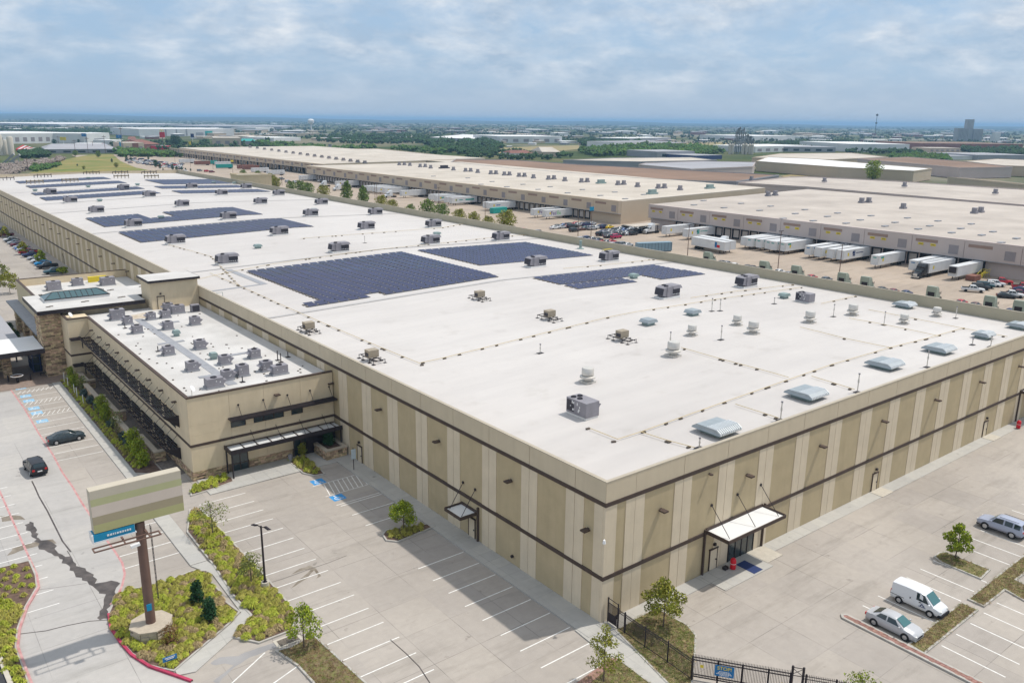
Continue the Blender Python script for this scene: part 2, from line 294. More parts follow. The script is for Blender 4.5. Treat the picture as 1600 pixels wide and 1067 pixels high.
# ------------------------------------------------------------------ mesh helpers
class MB:
    def __init__(s): s.v = []; s.f = []; s.m = []
    def add(s, vs, fs, mi=0):
        o = len(s.v); s.v += [tuple(v) for v in vs]; s.f += [tuple(i+o for i in f) for f in fs]; s.m += [mi]*len(fs)
    def box(s, x0, y0, z0, x1, y1, z1, mi=0, top=None):
        vs = [(x0, y0, z0), (x1, y0, z0), (x1, y1, z0), (x0, y1, z0), (x0, y0, z1), (x1, y0, z1), (x1, y1, z1), (x0, y1, z1)]
        s.add(vs, [(3, 2, 1, 0), (0, 1, 5, 4), (1, 2, 6, 5), (2, 3, 7, 6), (3, 0, 4, 7)], mi)
        s.add(vs[4:], [(0, 1, 2, 3)], mi if top is None else top)
        return s
    def obox(s, c, ax, l, w_, h, mi=0):
        """box of length l along unit ax, width w_, height h, sitting on c (base centre)"""
        a = Vector(ax).normalized(); b = Vector((0, 0, 1)).cross(a)
        b = b.normalized() if b.length > 1e-4 else Vector((0, 1, 0)); u = a.cross(b); c = Vector(c)
        vs = [c+a*(i*l/2)+b*(j*w_/2)+u*(k*h) for k in (0, 1) for i, j in ((-1, -1), (1, -1), (1, 1), (-1, 1))]
        s.add(vs, [(3, 2, 1, 0), (0, 1, 5, 4), (1, 2, 6, 5), (2, 3, 7, 6), (3, 0, 4, 7), (4, 5, 6, 7)], mi); return s
    def prism(s, poly, z0, z1, mi=0, top=None):
        a = sum(poly[i][0]*poly[(i+1) % len(poly)][1]-poly[(i+1) % len(poly)][0]*poly[i][1] for i in range(len(poly)))
        if a < 0: poly = poly[::-1]
        n = len(poly); vs = [(p[0], p[1], z0) for p in poly]+[(p[0], p[1], z1) for p in poly]
        s.add(vs, [tuple(range(n-1, -1, -1))]+[(i, (i+1) % n, n+(i+1) % n, n+i) for i in range(n)], mi)
        s.add(vs[n:], [tuple(range(n))], mi if top is None else top); return s
    def flat(s, poly, z, mi=0):
        a = sum(poly[i][0]*poly[(i+1) % len(poly)][1]-poly[(i+1) % len(poly)][0]*poly[i][1] for i in range(len(poly)))
        if a < 0: poly = poly[::-1]
        s.add([(p[0], p[1], z) for p in poly], [tuple(range(len(poly)))], mi); return s
    def cyl(s, p0, p1, r0, r1=None, n=8, mi=0, caps=True):
        r1 = r0 if r1 is None else r1
        p0 = Vector(p0); p1 = Vector(p1); a = (p1-p0).normalized()
        b = a.orthogonal().normalized(); c = a.cross(b)
        vs = []
        for p, r in ((p0, r0), (p1, r1)):
            for i in range(n):
                t = 2*PI*i/n; vs.append(p+b*(r*math.cos(t))+c*(r*math.sin(t)))
        fs = [(i, (i+1) % n, n+(i+1) % n, n+i) for i in range(n)]
        if caps: fs += [tuple(range(n-1, -1, -1)), tuple(range(n, 2*n))]
        s.add(vs, fs, mi); return s
    def lathe(s, prof, n=16, mi=0, c=(0, 0, 0)):
        vs = []; k = len(prof)
        for r, z in prof:
            for i in range(n): vs.append((c[0]+r*math.cos(2*PI*i/n), c[1]+r*math.sin(2*PI*i/n), c[2]+z))
        fs = [(j*n+i, j*n+(i+1) % n, (j+1)*n+(i+1) % n, (j+1)*n+i) for j in range(k-1) for i in range(n)]
        fs.append(tuple((k-1)*n+i for i in range(n)))
        s.add(vs, fs, mi); return s
    def quad(s, a, b, c, d, mi=0): s.add([a, b, c, d], [(0, 1, 2, 3)], mi); return s
    def path(s, pts, wid, z, mi=0):
        """flat strip along a ground path"""
        P = [Vector((p[0], p[1], 0)) for p in pts]; vs = []
        for i, p in enumerate(P):
            d = (P[min(i+1, len(P)-1)]-P[max(i-1, 0)]).normalized(); nn = Vector((-d.y, d.x, 0))
            vs += [(p+nn*wid/2), (p-nn*wid/2)]
        s.add([(v.x, v.y, z) for v in vs], [(2*i, 2*i+1, 2*i+3, 2*i+2) for i in range(len(P)-1)], mi); return s
    def kerb(s, pts, wid, z0, z1, mi=0, closed=True):
        P = [Vector((p[0], p[1], 0)) for p in pts]; n = len(P); vs = []
        for i, p in enumerate(P):
            a = P[(i-1) % n] if closed or i > 0 else p; b = P[(i+1) % n] if closed or i < n-1 else p
            d1 = (p-a).normalized() if (p-a).length > 0 else (b-p).normalized(); d2 = (b-p).normalized() if (b-p).length > 0 else d1
            d = (d1+d2); d = d.normalized() if d.length > 1e-6 else d1
            nn = Vector((-d.y, d.x, 0)); k = 1/max(0.5, nn.dot(Vector((-d1.y, d1.x, 0))))
            for off, z in ((wid/2*k, z0), (wid/2*k, z1), (-wid/2*k, z1), (-wid/2*k, z0)):
                q = p+nn*off; vs.append((q.x, q.y, z))
        m_ = n if closed else n-1; fs = []
        for i in range(m_):
            j = (i+1) % n
            for k in range(3): fs.append((4*i+k, 4*i+k+1, 4*j+k+1, 4*j+k))
        s.add(vs, fs, mi); return s
    def mesh(s, name, mats, smooth=False):
        me = bpy.data.meshes.new(name); me.from_pydata(s.v, [], s.f)
        for m in (mats if isinstance(mats, (list, tuple)) else [mats]): me.materials.append(m)
        if len(me.materials) > 1: me.polygons.foreach_set('material_index', s.m)
        if smooth:
            me.polygons.foreach_set('use_smooth', [True]*len(me.polygons)); me.set_sharp_from_angle(angle=math.radians(42))
        me.update(); return me
KIDS = {}
def obj(name, me, parent=None, loc=None, rz=0, label=None):
    o = bpy.data.objects.new(name, me); COL.objects.link(o)
    if parent is not None: o.parent = parent; KIDS.setdefault(parent.name, []).append(o)
    if loc is not None: o.location = loc
    if rz: o.rotation_euler = (0, 0, rz)
    if label: o['label'] = label
    return o
def part(name, mb, mats, parent, loc=None, label=None, smooth=False, stuff=False):
    o = obj(name, mb.mesh(name, mats, smooth), parent, loc, 0, label)
    if stuff: o['kind'] = 'stuff'
    return o
def tag(o, label, cat, group=None):
    o['label'] = label; o['category'] = cat
    if group: o['group'] = group
    return o
def thing(name, label, cat, loc=(0, 0, 0), rz=0, group=None):
    o = bpy.data.objects.new(name, None); COL.objects.link(o); o.location = loc; o.rotation_euler = (0, 0, rz); o.empty_display_size = 0.2
    return tag(o, label, cat, group)
def solid(name, mb, mats, label, cat, loc=(0, 0, 0), rz=0, group=None, smooth=False):
    return tag(obj(name, mb.mesh(name, mats, smooth), None, loc, rz), label, cat, group)
def struct(name, mb, mats):
    o = obj(name, mb.mesh(name, mats)); o['kind'] = 'structure'; return o
def stuff(name, mb, mats, label, cat):
    o = obj(name, mb.mesh(name, mats)); o['kind'] = 'stuff'; o['label'] = label; o['category'] = cat; return o
def dup(root, loc, rz=None, label=None, sc_=None, group=None):
    r = root.copy(); COL.objects.link(r); r.location = loc
    if rz is not None: r.rotation_euler = (0, 0, rz)
    if sc_: r.scale = sc_ if isinstance(sc_, tuple) else (sc_,)*3
    if label: r['label'] = label
    if group: r['group'] = group
    for ch in KIDS.get(root.name, ()):
        c = ch.copy(); COL.objects.link(c); c.parent = r
        for g in KIDS.get(ch.name, ()):
            d = g.copy(); COL.objects.link(d); d.parent = c
    return r
ORD = ['first', 'second', 'third', 'fourth', 'fifth', 'sixth', 'seventh', 'eighth', 'ninth', 'tenth', 'eleventh', 'twelfth', 'thirteenth', 'fourteenth',
       'fifteenth', 'sixteenth', 'seventeenth', 'eighteenth', 'nineteenth', 'twentieth', 'twenty-first', 'twenty-second', 'twenty-third', 'twenty-fourth', 'twenty-fifth', 'twenty-sixth', 'twenty-seventh', 'twenty-eighth', 'twenty-ninth', 'thirtieth']
def ordn(i): return ORD[i] if i < 30 else '%d%s' % (i+1, 'st' if (i+1) % 10 == 1 else 'nd' if (i+1) % 10 == 2 else 'rd' if (i+1) % 10 == 3 else 'th')
def rank(lst, fmt):
    """lst of (image x, kind, object): labels counted from the left per kind"""
    n = {}
    for a, kd, o in sorted(lst, key=lambda e: e[0]): i = n.get(kd, 0); n[kd] = i+1; o['label'] = fmt % (ordn(i), kd)
def gp(pts, z=0.0): return [(q.x, q.y) for q in (G(a, b, z) for a, b in pts)]
# ------------------------------------------------------------------ ground
def ground_mat():
    m = bpy.data.materials.new('countryside'); m.use_nodes = True
    nt = m.node_tree; b = nt.nodes['Principled BSDF']; b.inputs['Roughness'].default_value = 0.95; b.inputs['Specular IOR Level'].default_value = 0.1
    nn = nt.nodes.new; lk = nt.links.new; g = nn('ShaderNodeNewGeometry')
    def ramp(src, els):
        r = nn('ShaderNodeValToRGB'); e = r.color_ramp.elements
        while len(e) < len(els): e.new(0.5)
        for x, (p, c) in zip(e, els): x.position = p; x.color = (*c, 1)
        lk(src, r.inputs[0]); return r.outputs[0]
    v = nn('ShaderNodeTexVoronoi'); v.inputs['Scale'].default_value = 0.0042; lk(g.outputs['Position'], v.inputs['Vector'])
    s = nn('ShaderNodeSeparateColor'); lk(v.outputs['Color'], s.inputs[0])
    patch = ramp(s.outputs[0], [(0, (0.055, 0.085, 0.022)), (0.35, (0.075, 0.10, 0.028)), (0.55, (0.17, 0.155, 0.09)), (0.75, (0.25, 0.215, 0.16)), (1, (0.27, 0.25, 0.22))])
    z = nn('ShaderNodeTexNoise'); z.inputs['Scale'].default_value = 0.006; z.inputs['Detail'].default_value = 9; z.inputs['Roughness'].default_value = 0.7; lk(g.outputs['Position'], z.inputs['Vector'])
    green = ramp(z.outputs[0], [(0.3, (0.03, 0.055, 0.016)), (0.5, (0.055, 0.08, 0.022)), (0.62, (0.15, 0.135, 0.06)), (0.75, (0.22, 0.20, 0.15))])
    z2 = nn('ShaderNodeTexNoise'); z2.inputs['Scale'].default_value = 0.0016; z2.inputs['Detail'].default_value = 5; lk(g.outputs['Position'], z2.inputs['Vector'])
    f = nn('ShaderNodeValToRGB'); f.color_ramp.elements[0].position = 0.42; f.color_ramp.elements[1].position = 0.58; lk(z2.outputs[0], f.inputs[0])
    q = nn('ShaderNodeMixRGB'); lk(f.outputs[0], q.inputs[0]); lk(green, q.inputs[1]); lk(patch, q.inputs[2])
    lk(q.outputs[0], b.inputs['Base Color']); return m
mb = MB(); mb.flat([(-32000, -4000), (32000, -4000), (32000, 42000), (-32000, 42000)], -0.35); struct('ground', mb, ground_mat())
mb = MB(); mb.flat([(-95, -110), (101.5, -110), (101.5, 462), (-14, 462), (-14, 520), (-95, 520)], 0); struct('parking_lot', mb, X['concrete'])
mb = MB(); mb.flat([(101.5, -110), (233, -110), (235, 640), (262, 1000), (150, 1000), (101.5, 470)], -0.004); struct('truck_yard', mb, X['yard'])
mb = MB(); mb.flat([(103, 20), (128, 20), (140, 520), (110, 520)], 0.02); struct('lawn', mb, X['lawn'])
# meadow beyond the far end of the warehouse
mb = MB(); mb.flat(gp([(-60, 300), (10, 282), (60, 266), (104, 249), (140, 242), (176, 241), (188, 252), (212, 262), (245, 269), (280, 275), (310, 284), (200, 297), (20, 312)]), 0.03); struct('meadow', mb, X['field'])
mb = MB(); mb.flat(gp([(180, 250), (190, 243), (260, 244), (290, 243), (400, 262), (470, 275), (330, 282), (275, 274), (225, 262)]), -0.05); struct('far_car_park', mb, X['yard'])

mb = MB(); mb.flat([(-70, 103.5), (-33.5, 103.5), (-31.2, 103.5)]+gp([(11, 601), (37.5, 637), (60, 676), (82.5, 710), (97.5, 738), (112.5, 759), (129, 787), (150, 818), (165, 841), (180, 862), (191, 879), (195, 896), (191, 914), (182, 935), (172, 948), (170, 961), (174, 979), (188, 1002), (206, 1023), (234, 1041), (278, 1057), (310, 1067), (345, 1120)])+[(-70, -40)], 0.003); struct('drive', mb, X['drive'])
# ------------------------------------------------------------------ pavements, painted lines, stains
mb = MB(); mb.prism([(-2.3, -0.9), (0.2, -0.9), (0.2, 48), (-2.3, 48)], -0.1, 0.13)
struct('pavement', mb, X['walk'])
mb = MB(); mb.prism(gp([(939, 976), (962, 985), (1042, 1067), (1075, 1100), (1045, 1100), (930, 1011), (898, 985)]), -0.1, 0.10); struct('pavement', mb, X['walk'])
mb = MB(); mb.prism([(0.3, 0), (9.2, 0), (9.2, -1.9), (5.2, -1.9), (1.6, -3.3), (0.2, -1.0)], -0.1, 0.09); struct('pavement', mb, X['walk'])
mb = MB(); mb.prism([(9.25, 0), (101, 0), (101, -1.6), (9.25, -1.6)], -0.1, 0.03); struct('pavement', mb, X['walk'])
mb = MB(); mb.prism([(-25.6, 31.5), (-24.0, 31.5)] + gp([(335, 885), (352, 909), (369, 934), (396, 963), (366, 996), (306, 1050), (278, 1056), (274, 1049), (362, 975), (377, 958), (352, 925), (332, 898), (310, 889)])[0:12] + [(-25.6, 45.0)][0:0], -0.1, 0.10); struct('pavement', mb, X['walk'])
mb = MB(); mb.prism([(-25.6, 31.6), (-24.0, 31.6), (-24.0, 47.5), (-25.6, 47.5)], -0.1, 0.10); struct('pavement', mb, X['walk'])
mb = MB(); mb.prism([(-25.2, 48.5), (-23.9, 48.5), (-23.9, 104), (-25.2, 104)], -0.1, 0.10); struct('pavement', mb, X['walk'])
mb = MB(); mb.prism([(-18.6, 46.4), (-6, 46.4), (-6, 51.3), (-18.6, 51.3)], -0.1, 0.10); struct('pavement', mb, X['walk'])
mb = MB(); mb.prism([(-6.05, 46.4), (-0.1, 46.4), (-0.1, 51.3), (-6.05, 51.3)], -0.1, 0.09); struct('pavement', mb, X['walk'])
mb = MB(); mb.prism([(-33, 104.2), (-23, 104.2), (-23, 118), (-33, 118)], -0.1, 0.06); struct('entrance_pavement', mb, mat('entrance_pavers', (0.26, 0.20, 0.165), 0.85, 0.15, 2, coords='pos'))
mb = MB(); mb.prism([(13.2, -0.05), (20.75, -0.05), (20.75, -3.3), (13.2, -3.3)], 0.02, 0.06); struct('entrance_pad', mb, X['walk'])
mb = MB(); mb.prism([(20.8, -0.05), (23.4, -0.05), (23.4, -2.6), (20.8, -2.6)], 0.02, 0.07); struct('entrance_pad', mb, X['padlight'])
mb = MB()
for x in (45.2, 75.2): mb.prism([(x-0.4, -0.05), (x+2.1, -0.05), (x+2.1, -1.7), (x-0.4, -1.7)], 0.02, 0.07)
struct('door_pads', mb, X['padlight'])

def line(mb, a, b, w_=0.115, z=0.006): mb.path([a, b], w_, z)
mb = MB()                                   # stalls of the lot by the long wall
for k in range(13):
    y = 20.4-2.73*k
    if k == 0: continue
    line(mb, (-7.85-0.03*k, y), (-2.45, y+0.02))
for y in (28.8, 31.9, 34.7): line(mb, (-7.7, y), (-2.4, y))
for k in range(16): line(mb, (-20.5, 44.6-2.73*k), (-15.1, 44.6-2.73*k))
for a, b in [((362, 1067), (414, 1019)), ((420, 1072), (464, 1041))]: line(mb, G(*a), G(*b))
# stalls in front of the annex
for k in range(14):
    y = 104.5-2.8*k
    if y > 77 or y < 76: line(mb, (-30.9, y), (-25.4, y))
for k in range(5): line(mb, (-30.8, 46-2.75*k), (-25.6, 46-2.75*k))
for k in range(12): line(mb, (-44, 63-2.8*k), (-37.1, 63-2.8*k))
struct('parking_lines', mb, X['white_line'])
mb = MB()                                   # stalls of the right hand lot
for k in range(28):
    x = 21.4+2.69*k
    if not 35.3 < x < 38: line(mb, (x, -12.5), (x, -17.7), 0.13)
    line(mb, (x-0.3, -19.85), (x-0.4, -25), 0.13)
struct('parking_lines', mb, X['white_line'])
mb = MB()                                   # hatched bay
for k in range(9): line(mb, (-7.4+k*0.62, 38.1), (-6.6+k*0.62, 41.4), 0.1)
for y in (38, 41.5, 35.2): line(mb, (-8, y), (-2.4, y), 0.1)
for yy in (101, 94.3, 88):
    for k in range(8): line(mb, (-30.6+k*0.66, yy), (-29.9+k*0.66, yy+1.6), 0.09, 0.0075)
struct('hatched_bays', mb, X['white_line'])
mb = MB(); mb.path([G(364, 743), G(450, 721)], 0.16, 0.006); mb.path([G(360, 746), G(449, 724)], 0.1, 0.006); struct('yellow_line', mb, X['yellow_line'])
def wheelchair(mb, cx, cy, s, z):
    n = 14; r = 0.42*s; pts = [(cx+0.02*s+r*math.cos(t), cy-0.18*s+r*math.sin(t)) for t in [PI*0.75+i*(PI*1.45)/n for i in range(n+1)]]
    mb.path(pts, 0.13*s, z)
    mb.path([(cx-0.1*s, cy+0.55*s), (cx-0.04*s, cy-0.02*s), (cx+0.36*s, cy-0.06*s), (cx+0.55*s, cy-0.5*s), (cx+0.75*s, cy-0.46*s)], 0.13*s, z)
    mb.flat([(cx-0.1*s+0.13*s*math.cos(i*PI/4), cy+0.72*s+0.13*s*math.sin(i*PI/4)) for i in range(8)], z)
for i, (px_, py_) in enumerate([(497, 752.5), (528, 777)]):
    q = G(px_, py_); t = thing('accessible_bay_marking', ['blue wheelchair marking on concrete nearest the stone planter', 'blue wheelchair marking beside hatched bay, farther from the planter'][i], 'road marking', (q.x, q.y, 0), 0, 'blue accessible bay markings in the front lot')
    a = MB(); a.flat([(-0.8, -0.75), (0.8, -0.75), (0.8, 0.75), (-0.8, 0.75)], 0.007); part('blue_field', a, X['blue_paint'], t)
    a = MB(); wheelchair(a, -0.1, 0, 0.85, 0.011); part('wheelchair_symbol', a, X['white_line'], t)
for i, y in enumerate((104.4, 99.4, 96.6, 92.2, 89.7, 85.4)):
    t = thing('accessible_bay_marking', 'worn blue wheelchair marking along the red kerb line, %s from the entrance' % ORD[i], 'road marking', (-29.7, y, 0), 0, 'worn blue accessible bay markings before the annex')
    a = MB(); a.flat([(-0.75, -0.75), (0.75, -0.75), (0.75, 0.75), (-0.75, 0.75)], 0.007); part('blue_field', a, X['blue_paint_worn'], t)
    a = MB(); wheelchair(a, -0.1, 0, 0.8, 0.011); part('wheelchair_symbol', a, X['white_line'], t)
# faded red fire lane lines along the drive
P1 = gp([(-6, 575), (0, 582), (11, 601), (37.5, 637), (60, 676), (82.5, 710), (97.5, 738), (112.5, 759), (129, 787), (150, 818), (165, 841), (180, 862), (191, 879), (195, 896), (191, 914), (182, 935), (172.5, 944)])
mb = MB(); mb.path(P1, 0.22, 0.006); struct('fire_lane_line', mb, X['pink_line'])
P2 = gp([(-6, 758), (0, 768), (20.6, 815), (34, 845), (48, 876), (57.5, 897), (61, 918), (48.75, 939), (43, 948), (31, 983), (28, 1011), (41, 1047), (50, 1070), (62, 1100)])
mb = MB(); mb.path(P2, 0.2, 0.006); struct('fire_lane_line', mb, X['pink_line'])
# wet stain running down the drive
def blob(name, pts, z, m, jag=0.25, seed=1, label=None):
    r = random.Random(seed); Q = gp(pts); o = []
    for i, a in enumerate(Q):
        b = Q[(i+1) % len(Q)]; n = max(2, int(math.dist(a, b)/0.5))
        for k in range(n):
            t = k/n; o.append((a[0]+(b[0]-a[0])*t+r.uniform(-jag, jag), a[1]+(b[1]-a[1])*t+r.uniform(-jag, jag)))
    mb = MB(); mb.flat(o, z); struct(name, mb, m)
c0 = lambda L_: [(x/5.333, 740+y/5.333) for x, y in L_]
blob('water_stain', c0([(262, 398), (205, 425), (240, 480), (300, 560), (340, 620), (440, 660), (560, 770), (600, 820), (720, 900), (800, 960), (865, 1010), (868, 1060), (840, 1120), (825, 1180), (810, 1215), (900, 1215), (912, 1100), (960, 1000), (992, 920), (940, 890), (805, 900), (785, 830), (650, 760), (590, 690), (470, 650), (462, 580), (400, 550), (310, 545), (322, 515), (285, 450)]), 0.005, X['stain'], 0.2)
mb = MB(); mb.path(gp(c0([(265, 60), (290, 110), (325, 190), (360, 250), (395, 310), (425, 370), (470, 460), (520, 560), (590, 650)])), 0.16, 0.006); mb.path(gp(c0([(640, 800), (590, 690), (560, 640)])), 0.08, 0.006)
mb.path(gp([(31, 990), (72, 985), (104, 977), (140, 970), (168, 968)]), 0.12, 0.006); mb.path(gp([(60, 921), (100, 916), (135, 911)]), 0.05, 0.006); struct('wet_joints', mb, X['stain'])
blob('mud_stain', c0([(60, 683), (110, 620), (200, 585), (330, 560), (440, 545), (470, 580), (330, 600), (210, 630), (120, 660)]), 0.0045, X['stain_tan'], 0.06, 3)
blob('mud_stain', c0([(0, 350), (100, 345), (170, 350), (215, 380), (120, 385), (20, 400)]), 0.0045, X['stain_tan'], 0.06, 4)
c1 = lambda L_: [(270+x/5.333, 740+y/5.333) for x, y in L_]
blob('mud_stain', c1([(985, 840), (1060, 790), (1140, 765), (1190, 785), (1240, 850), (1190, 872), (1215, 845), (1175, 805), (1120, 870), (1030, 930), (985, 950), (1080, 860), (1150, 800), (1090, 800)]), 0.0045, X['stain_tan'], 0.05, 5)
mb = MB(); mb.path(gp(c1([(800, 910), (900, 880), (1000, 845), (1150, 790), (1300, 740), (1450, 680)])), 0.07, 0.006); mb.path(gp([(610, 999), (634, 1020), (655, 1041), (672, 1067)]), 0.1, 0.006); struct('pavement_cracks', mb, X['stain'])
c2 = lambda L_: [(270+x/5.333, 867+y/5.333) for x, y in L_]
blob('water_stain', c2([(980, 690), (880, 720), (720, 770), (600, 810), (540, 840), (390, 850), (310, 900), (360, 915), (440, 900), (500, 920), (430, 980), (330, 1050), (380, 1067), (480, 960), (600, 870), (700, 830), (860, 770), (960, 730)]), 0.0045, X['stain_light'], 0.07, 6)
# ------------------------------------------------------------------ main warehouse
LEN, WID, HGT = 452.0, 101.0, 13.5
Z1, Z2, BH = 4.43, 11.43, 0.38
def panel_mesh(w_, cols, nm):
    """tilt-up wall panel, outer face on y=0 looking to -y; cols = [(x0,x1,dark)]"""
    mb = MB(); D = 0.3
    for x0, x1, dk in cols:
        y0 = 0.045 if dk else 0.0
        x1 = min(x1, w_-0.05)
        mb.box(x0, y0, 0, x1, D, Z2, 1 if dk else 0)
    mb.box(0, 0.0, Z2+0.002, w_-0.05, D, HGT, 2)
    return mb.mesh(nm, [X['wall_light'], X['wall_dark'], X['wall_top']])
wh = thing('warehouse', 'huge tan striped warehouse with a long white roof carrying solar arrays', 'warehouse', (0, 0, 0))
PF = panel_mesh(6.36, [(0, 1.19, 0), (1.19, 5.17, 1), (5.17, 6.36, 0)], 'wall_panel')
PL = panel_mesh(6.385, [(0, 1.19, 0), (1.19, 5.195, 1), (5.195, 6.385, 0)], 'wall_panel')
PC = panel_mesh(3.66, [(0, 1.37, 0), (1.37, 2.47, 1), (2.47, 3.66, 0)], 'wall_panel')
PC2 = panel_mesh(3.86, [(0, 1.19, 0), (1.19, 2.5, 1), (2.5, 3.58, 0)], 'wall_panel')
obj('wall_panel', PC, wh, (0.02, 0, 0))
for k in range(15): obj('wall_panel', PF, wh, (3.66+6.36*k, 0, 0))
obj('wall_panel', panel_mesh(1.9, [(0, 1.9, 0)], 'wall_panel'), wh, (3.66+6.36*15, 0, 0))
obj('wall_panel', PC2, wh, (0, 3.86, 0), -PI/2)
for k in range(70): obj('wall_panel', PL, wh, (0, 3.86+6.385*(k+1), 0), -PI/2)
mb = MB(); mb.box(0.3, 0.3, 0, 0.36, LEN, HGT-0.02); mb.box(0.36, 0.3, 0, WID-0.3, 0.36, HGT-0.02); part('wall_core', mb, X['wall_dark'], wh)
mb = MB(); mb.box(WID-0.3, 0, 0, WID, LEN, HGT); part('rear_wall', mb, mat('parapet_inner', (0.40, 0.365, 0.27), 0.85, 0.05, 0.3, coords='pos'), wh)
mb = MB(); mb.box(0.0, LEN-0.3, 0, WID-0.31, LEN, HGT); part('end_wall', mb, X['wall_top'], wh)
for z in (Z1, Z2):
    mb = MB(); mb.box(-0.06, -0.06, z-BH/2, WID, 0.06, z+BH/2); part('brown_band', mb, X['band'], wh)
    mb = MB(); mb.box(-0.06, 0.061, z-BH/2, 0.06, LEN, z+BH/2); part('brown_band', mb, X['band'], wh)
mb = MB(); mb.box(-0.03, -0.03, HGT, WID+0.03, 0.33, HGT+0.07); mb.box(-0.03, 0.331, HGT, 0.33, LEN-0.331, HGT+0.07); mb.box(WID-0.33, 0.331, HGT, WID+0.03, LEN-0.331, HGT+0.07); mb.box(-0.03, LEN-0.33, HGT, WID+0.03, LEN+0.03, HGT+0.07)
part('coping', mb, X['coping'], wh)
mb = MB()
xs = [0.36, 25, 50.5, 75, WID-0.3]; ys = [0.36+i*(LEN-0.7)/24 for i in range(25)]
vs = [(x, y, zroof(x)) for y in ys for x in xs]
mb.add(vs, [(j*5+i, j*5+i+1, (j+1)*5+i+1, (j+1)*5+i) for j in range(24) for i in range(4)]); part('roof', mb, X['membrane'], wh)
def rstrip(mb, pts, wid, dz):
    P = [Vector((p[0], p[1], 0)) for p in pts]; R_ = []
    for i in range(len(P)-1):
        n = 1+int((P[i+1]-P[i]).length/10)
        R_ += [P[i]+(P[i+1]-P[i])*(k/n) for k in range(n)]
    R_.append(P[-1]); vs = []
    for i, p in enumerate(R_):
        d = (R_[min(i+1, len(R_)-1)]-R_[max(i-1, 0)]).normalized(); nn = Vector((-d.y, d.x, 0))*wid/2
        for q in (p+nn, p-nn): vs.append((q.x, q.y, zroof(p.x)+dz))
    mb.add(vs, [(2*i, 2*i+1, 2*i+3, 2*i+2) for i in range(len(R_)-1)])
for yy in (80.7, 128.5, 203, 263, 296, 352):
    mb = MB(); rstrip(mb, [(0.4, yy), (50.5, yy), (100.6, yy)], 0.8, 0.06); part('expansion_joint', mb, X['joint'], wh)
q1, q2, q3 = RF(332, 455), RF(412.5, 444), RF(352, 422)
mb = MB(); rstrip(mb, [(q2.x, q2.y), (q2.x, q3.y)], 1.3, 0.03); rstrip(mb, [(q1.x, q1.y), (q2.x+0.6, q1.y)], 0.9, 0.035); part('walkway_pad', mb, X['pad'], wh)
# doors, wall lights, downspouts, camera
def wall_light_mb():
    mb = MB(); mb.box(-0.3, -0.75, -0.06, 0.3, -0.05, 0.08); mb.box(-0.12, -0.06, -0.15, 0.12, 0.0, 0.15); return mb
WL = wall_light_mb().mesh('wall_light', X['band'])
for x in (7, 19.7, 32.6, 45.6, 58.6, 71.3, 84, 97): obj('wall_light', WL, wh, (x, 0, 9.0))
obj('wall_light', WL, wh, (13.7, 0, 10.7)).scale = (0.5, 0.5, 0.8)
for y in [2.0]+[13+12.77*k for k in range(33)]: obj('wall_light', WL, wh, (0, y, 9.0 if y > 3 else 8.4), -PI/2)
def door(parent, x, y, rz, w_=1.05, h=2.15, m='wall_light'):
    f = MB(); f.box(-w_/2-0.09, -0.07, 0, -w_/2, 0.05, h+0.09); f.box(w_/2, -0.07, 0, w_/2+0.09, 0.05, h+0.09); f.box(-w_/2-0.14, -0.12, h+0.0901, w_/2+0.14, 0.05, h+0.19)
    d = MB(); d.box(-w_/2, -0.04, 0.02, w_/2, 0.03, h)
    o = part('door', d, X[m], parent, (x, y, 0.05)); o.rotation_euler = (0, 0, rz)
    part('door_frame', f, X['band'], o); k = MB(); k.box(w_/2-0.2, -0.1, 0.95, w_/2-0.08, -0.041, 1.1); part('handle', k, X['dark_metal'], o)
    l = MB(); l.box(-0.14, -0.22, h+0.5, 0.14, 0, h+0.75); part('door_lamp', l, X['dark_metal'], o)
    return o
for x in (15.3, 45.7, 75.6): door(wh, x, 0.0, 0)
door(wh, 0.0, 19.6, -PI/2)
for y in (44.5, 150, 230, 300): door(wh, 0.0, y, -PI/2)
mb = MB(); mb.box(13.55, -0.2, 0.05, 13.72, 0, 4.9); mb.box(23.1, -0.2, 0.05, 23.27, 0, 4.9); mb.box(-0.2, 18.35, 0.05, 0, 18.52, 4.0); mb.box(86, -0.2, 0.05, 86.17, 0, 4.9)
part('downspout', mb, X['band'], wh)
mb = MB(); mb.cyl((-0.05, -0.05, 8.3), (-0.35, -0.35, 8.3), 0.04); mb.cyl((-0.35, -0.35, 8.15), (-0.35, -0.35, 8.45), 0.16, 0.1, 10); part('security_camera', mb, X['dish'], wh, label='white security camera on the near corner')
mb = MB(); mb.cyl((-0.2, 12.6, 1.0), (0, 12.6, 1.0), 0.16, 0.16, 10); part('standpipe', mb, X['dark_metal'], wh)
# glazed entrance on the front wall
mb = MB(); mb.box(17.7, -0.06, 0.08, 21.7, 0.05, 3.3); e = part('glazed_entrance', mb, X['glass'], wh)
mb = MB()
for x in (17.6, 18.65, 19.65, 20.65, 21.65): mb.box(x, -0.11, 0.06, x+0.1, 0.02, 3.38)
mb.box(17.6, -0.12, 2.35, 21.75, 0.02, 2.47); mb.box(17.6, -0.12, 3.381, 21.75, 0.03, 3.5); part('frame', mb, X['dark_metal'], e)

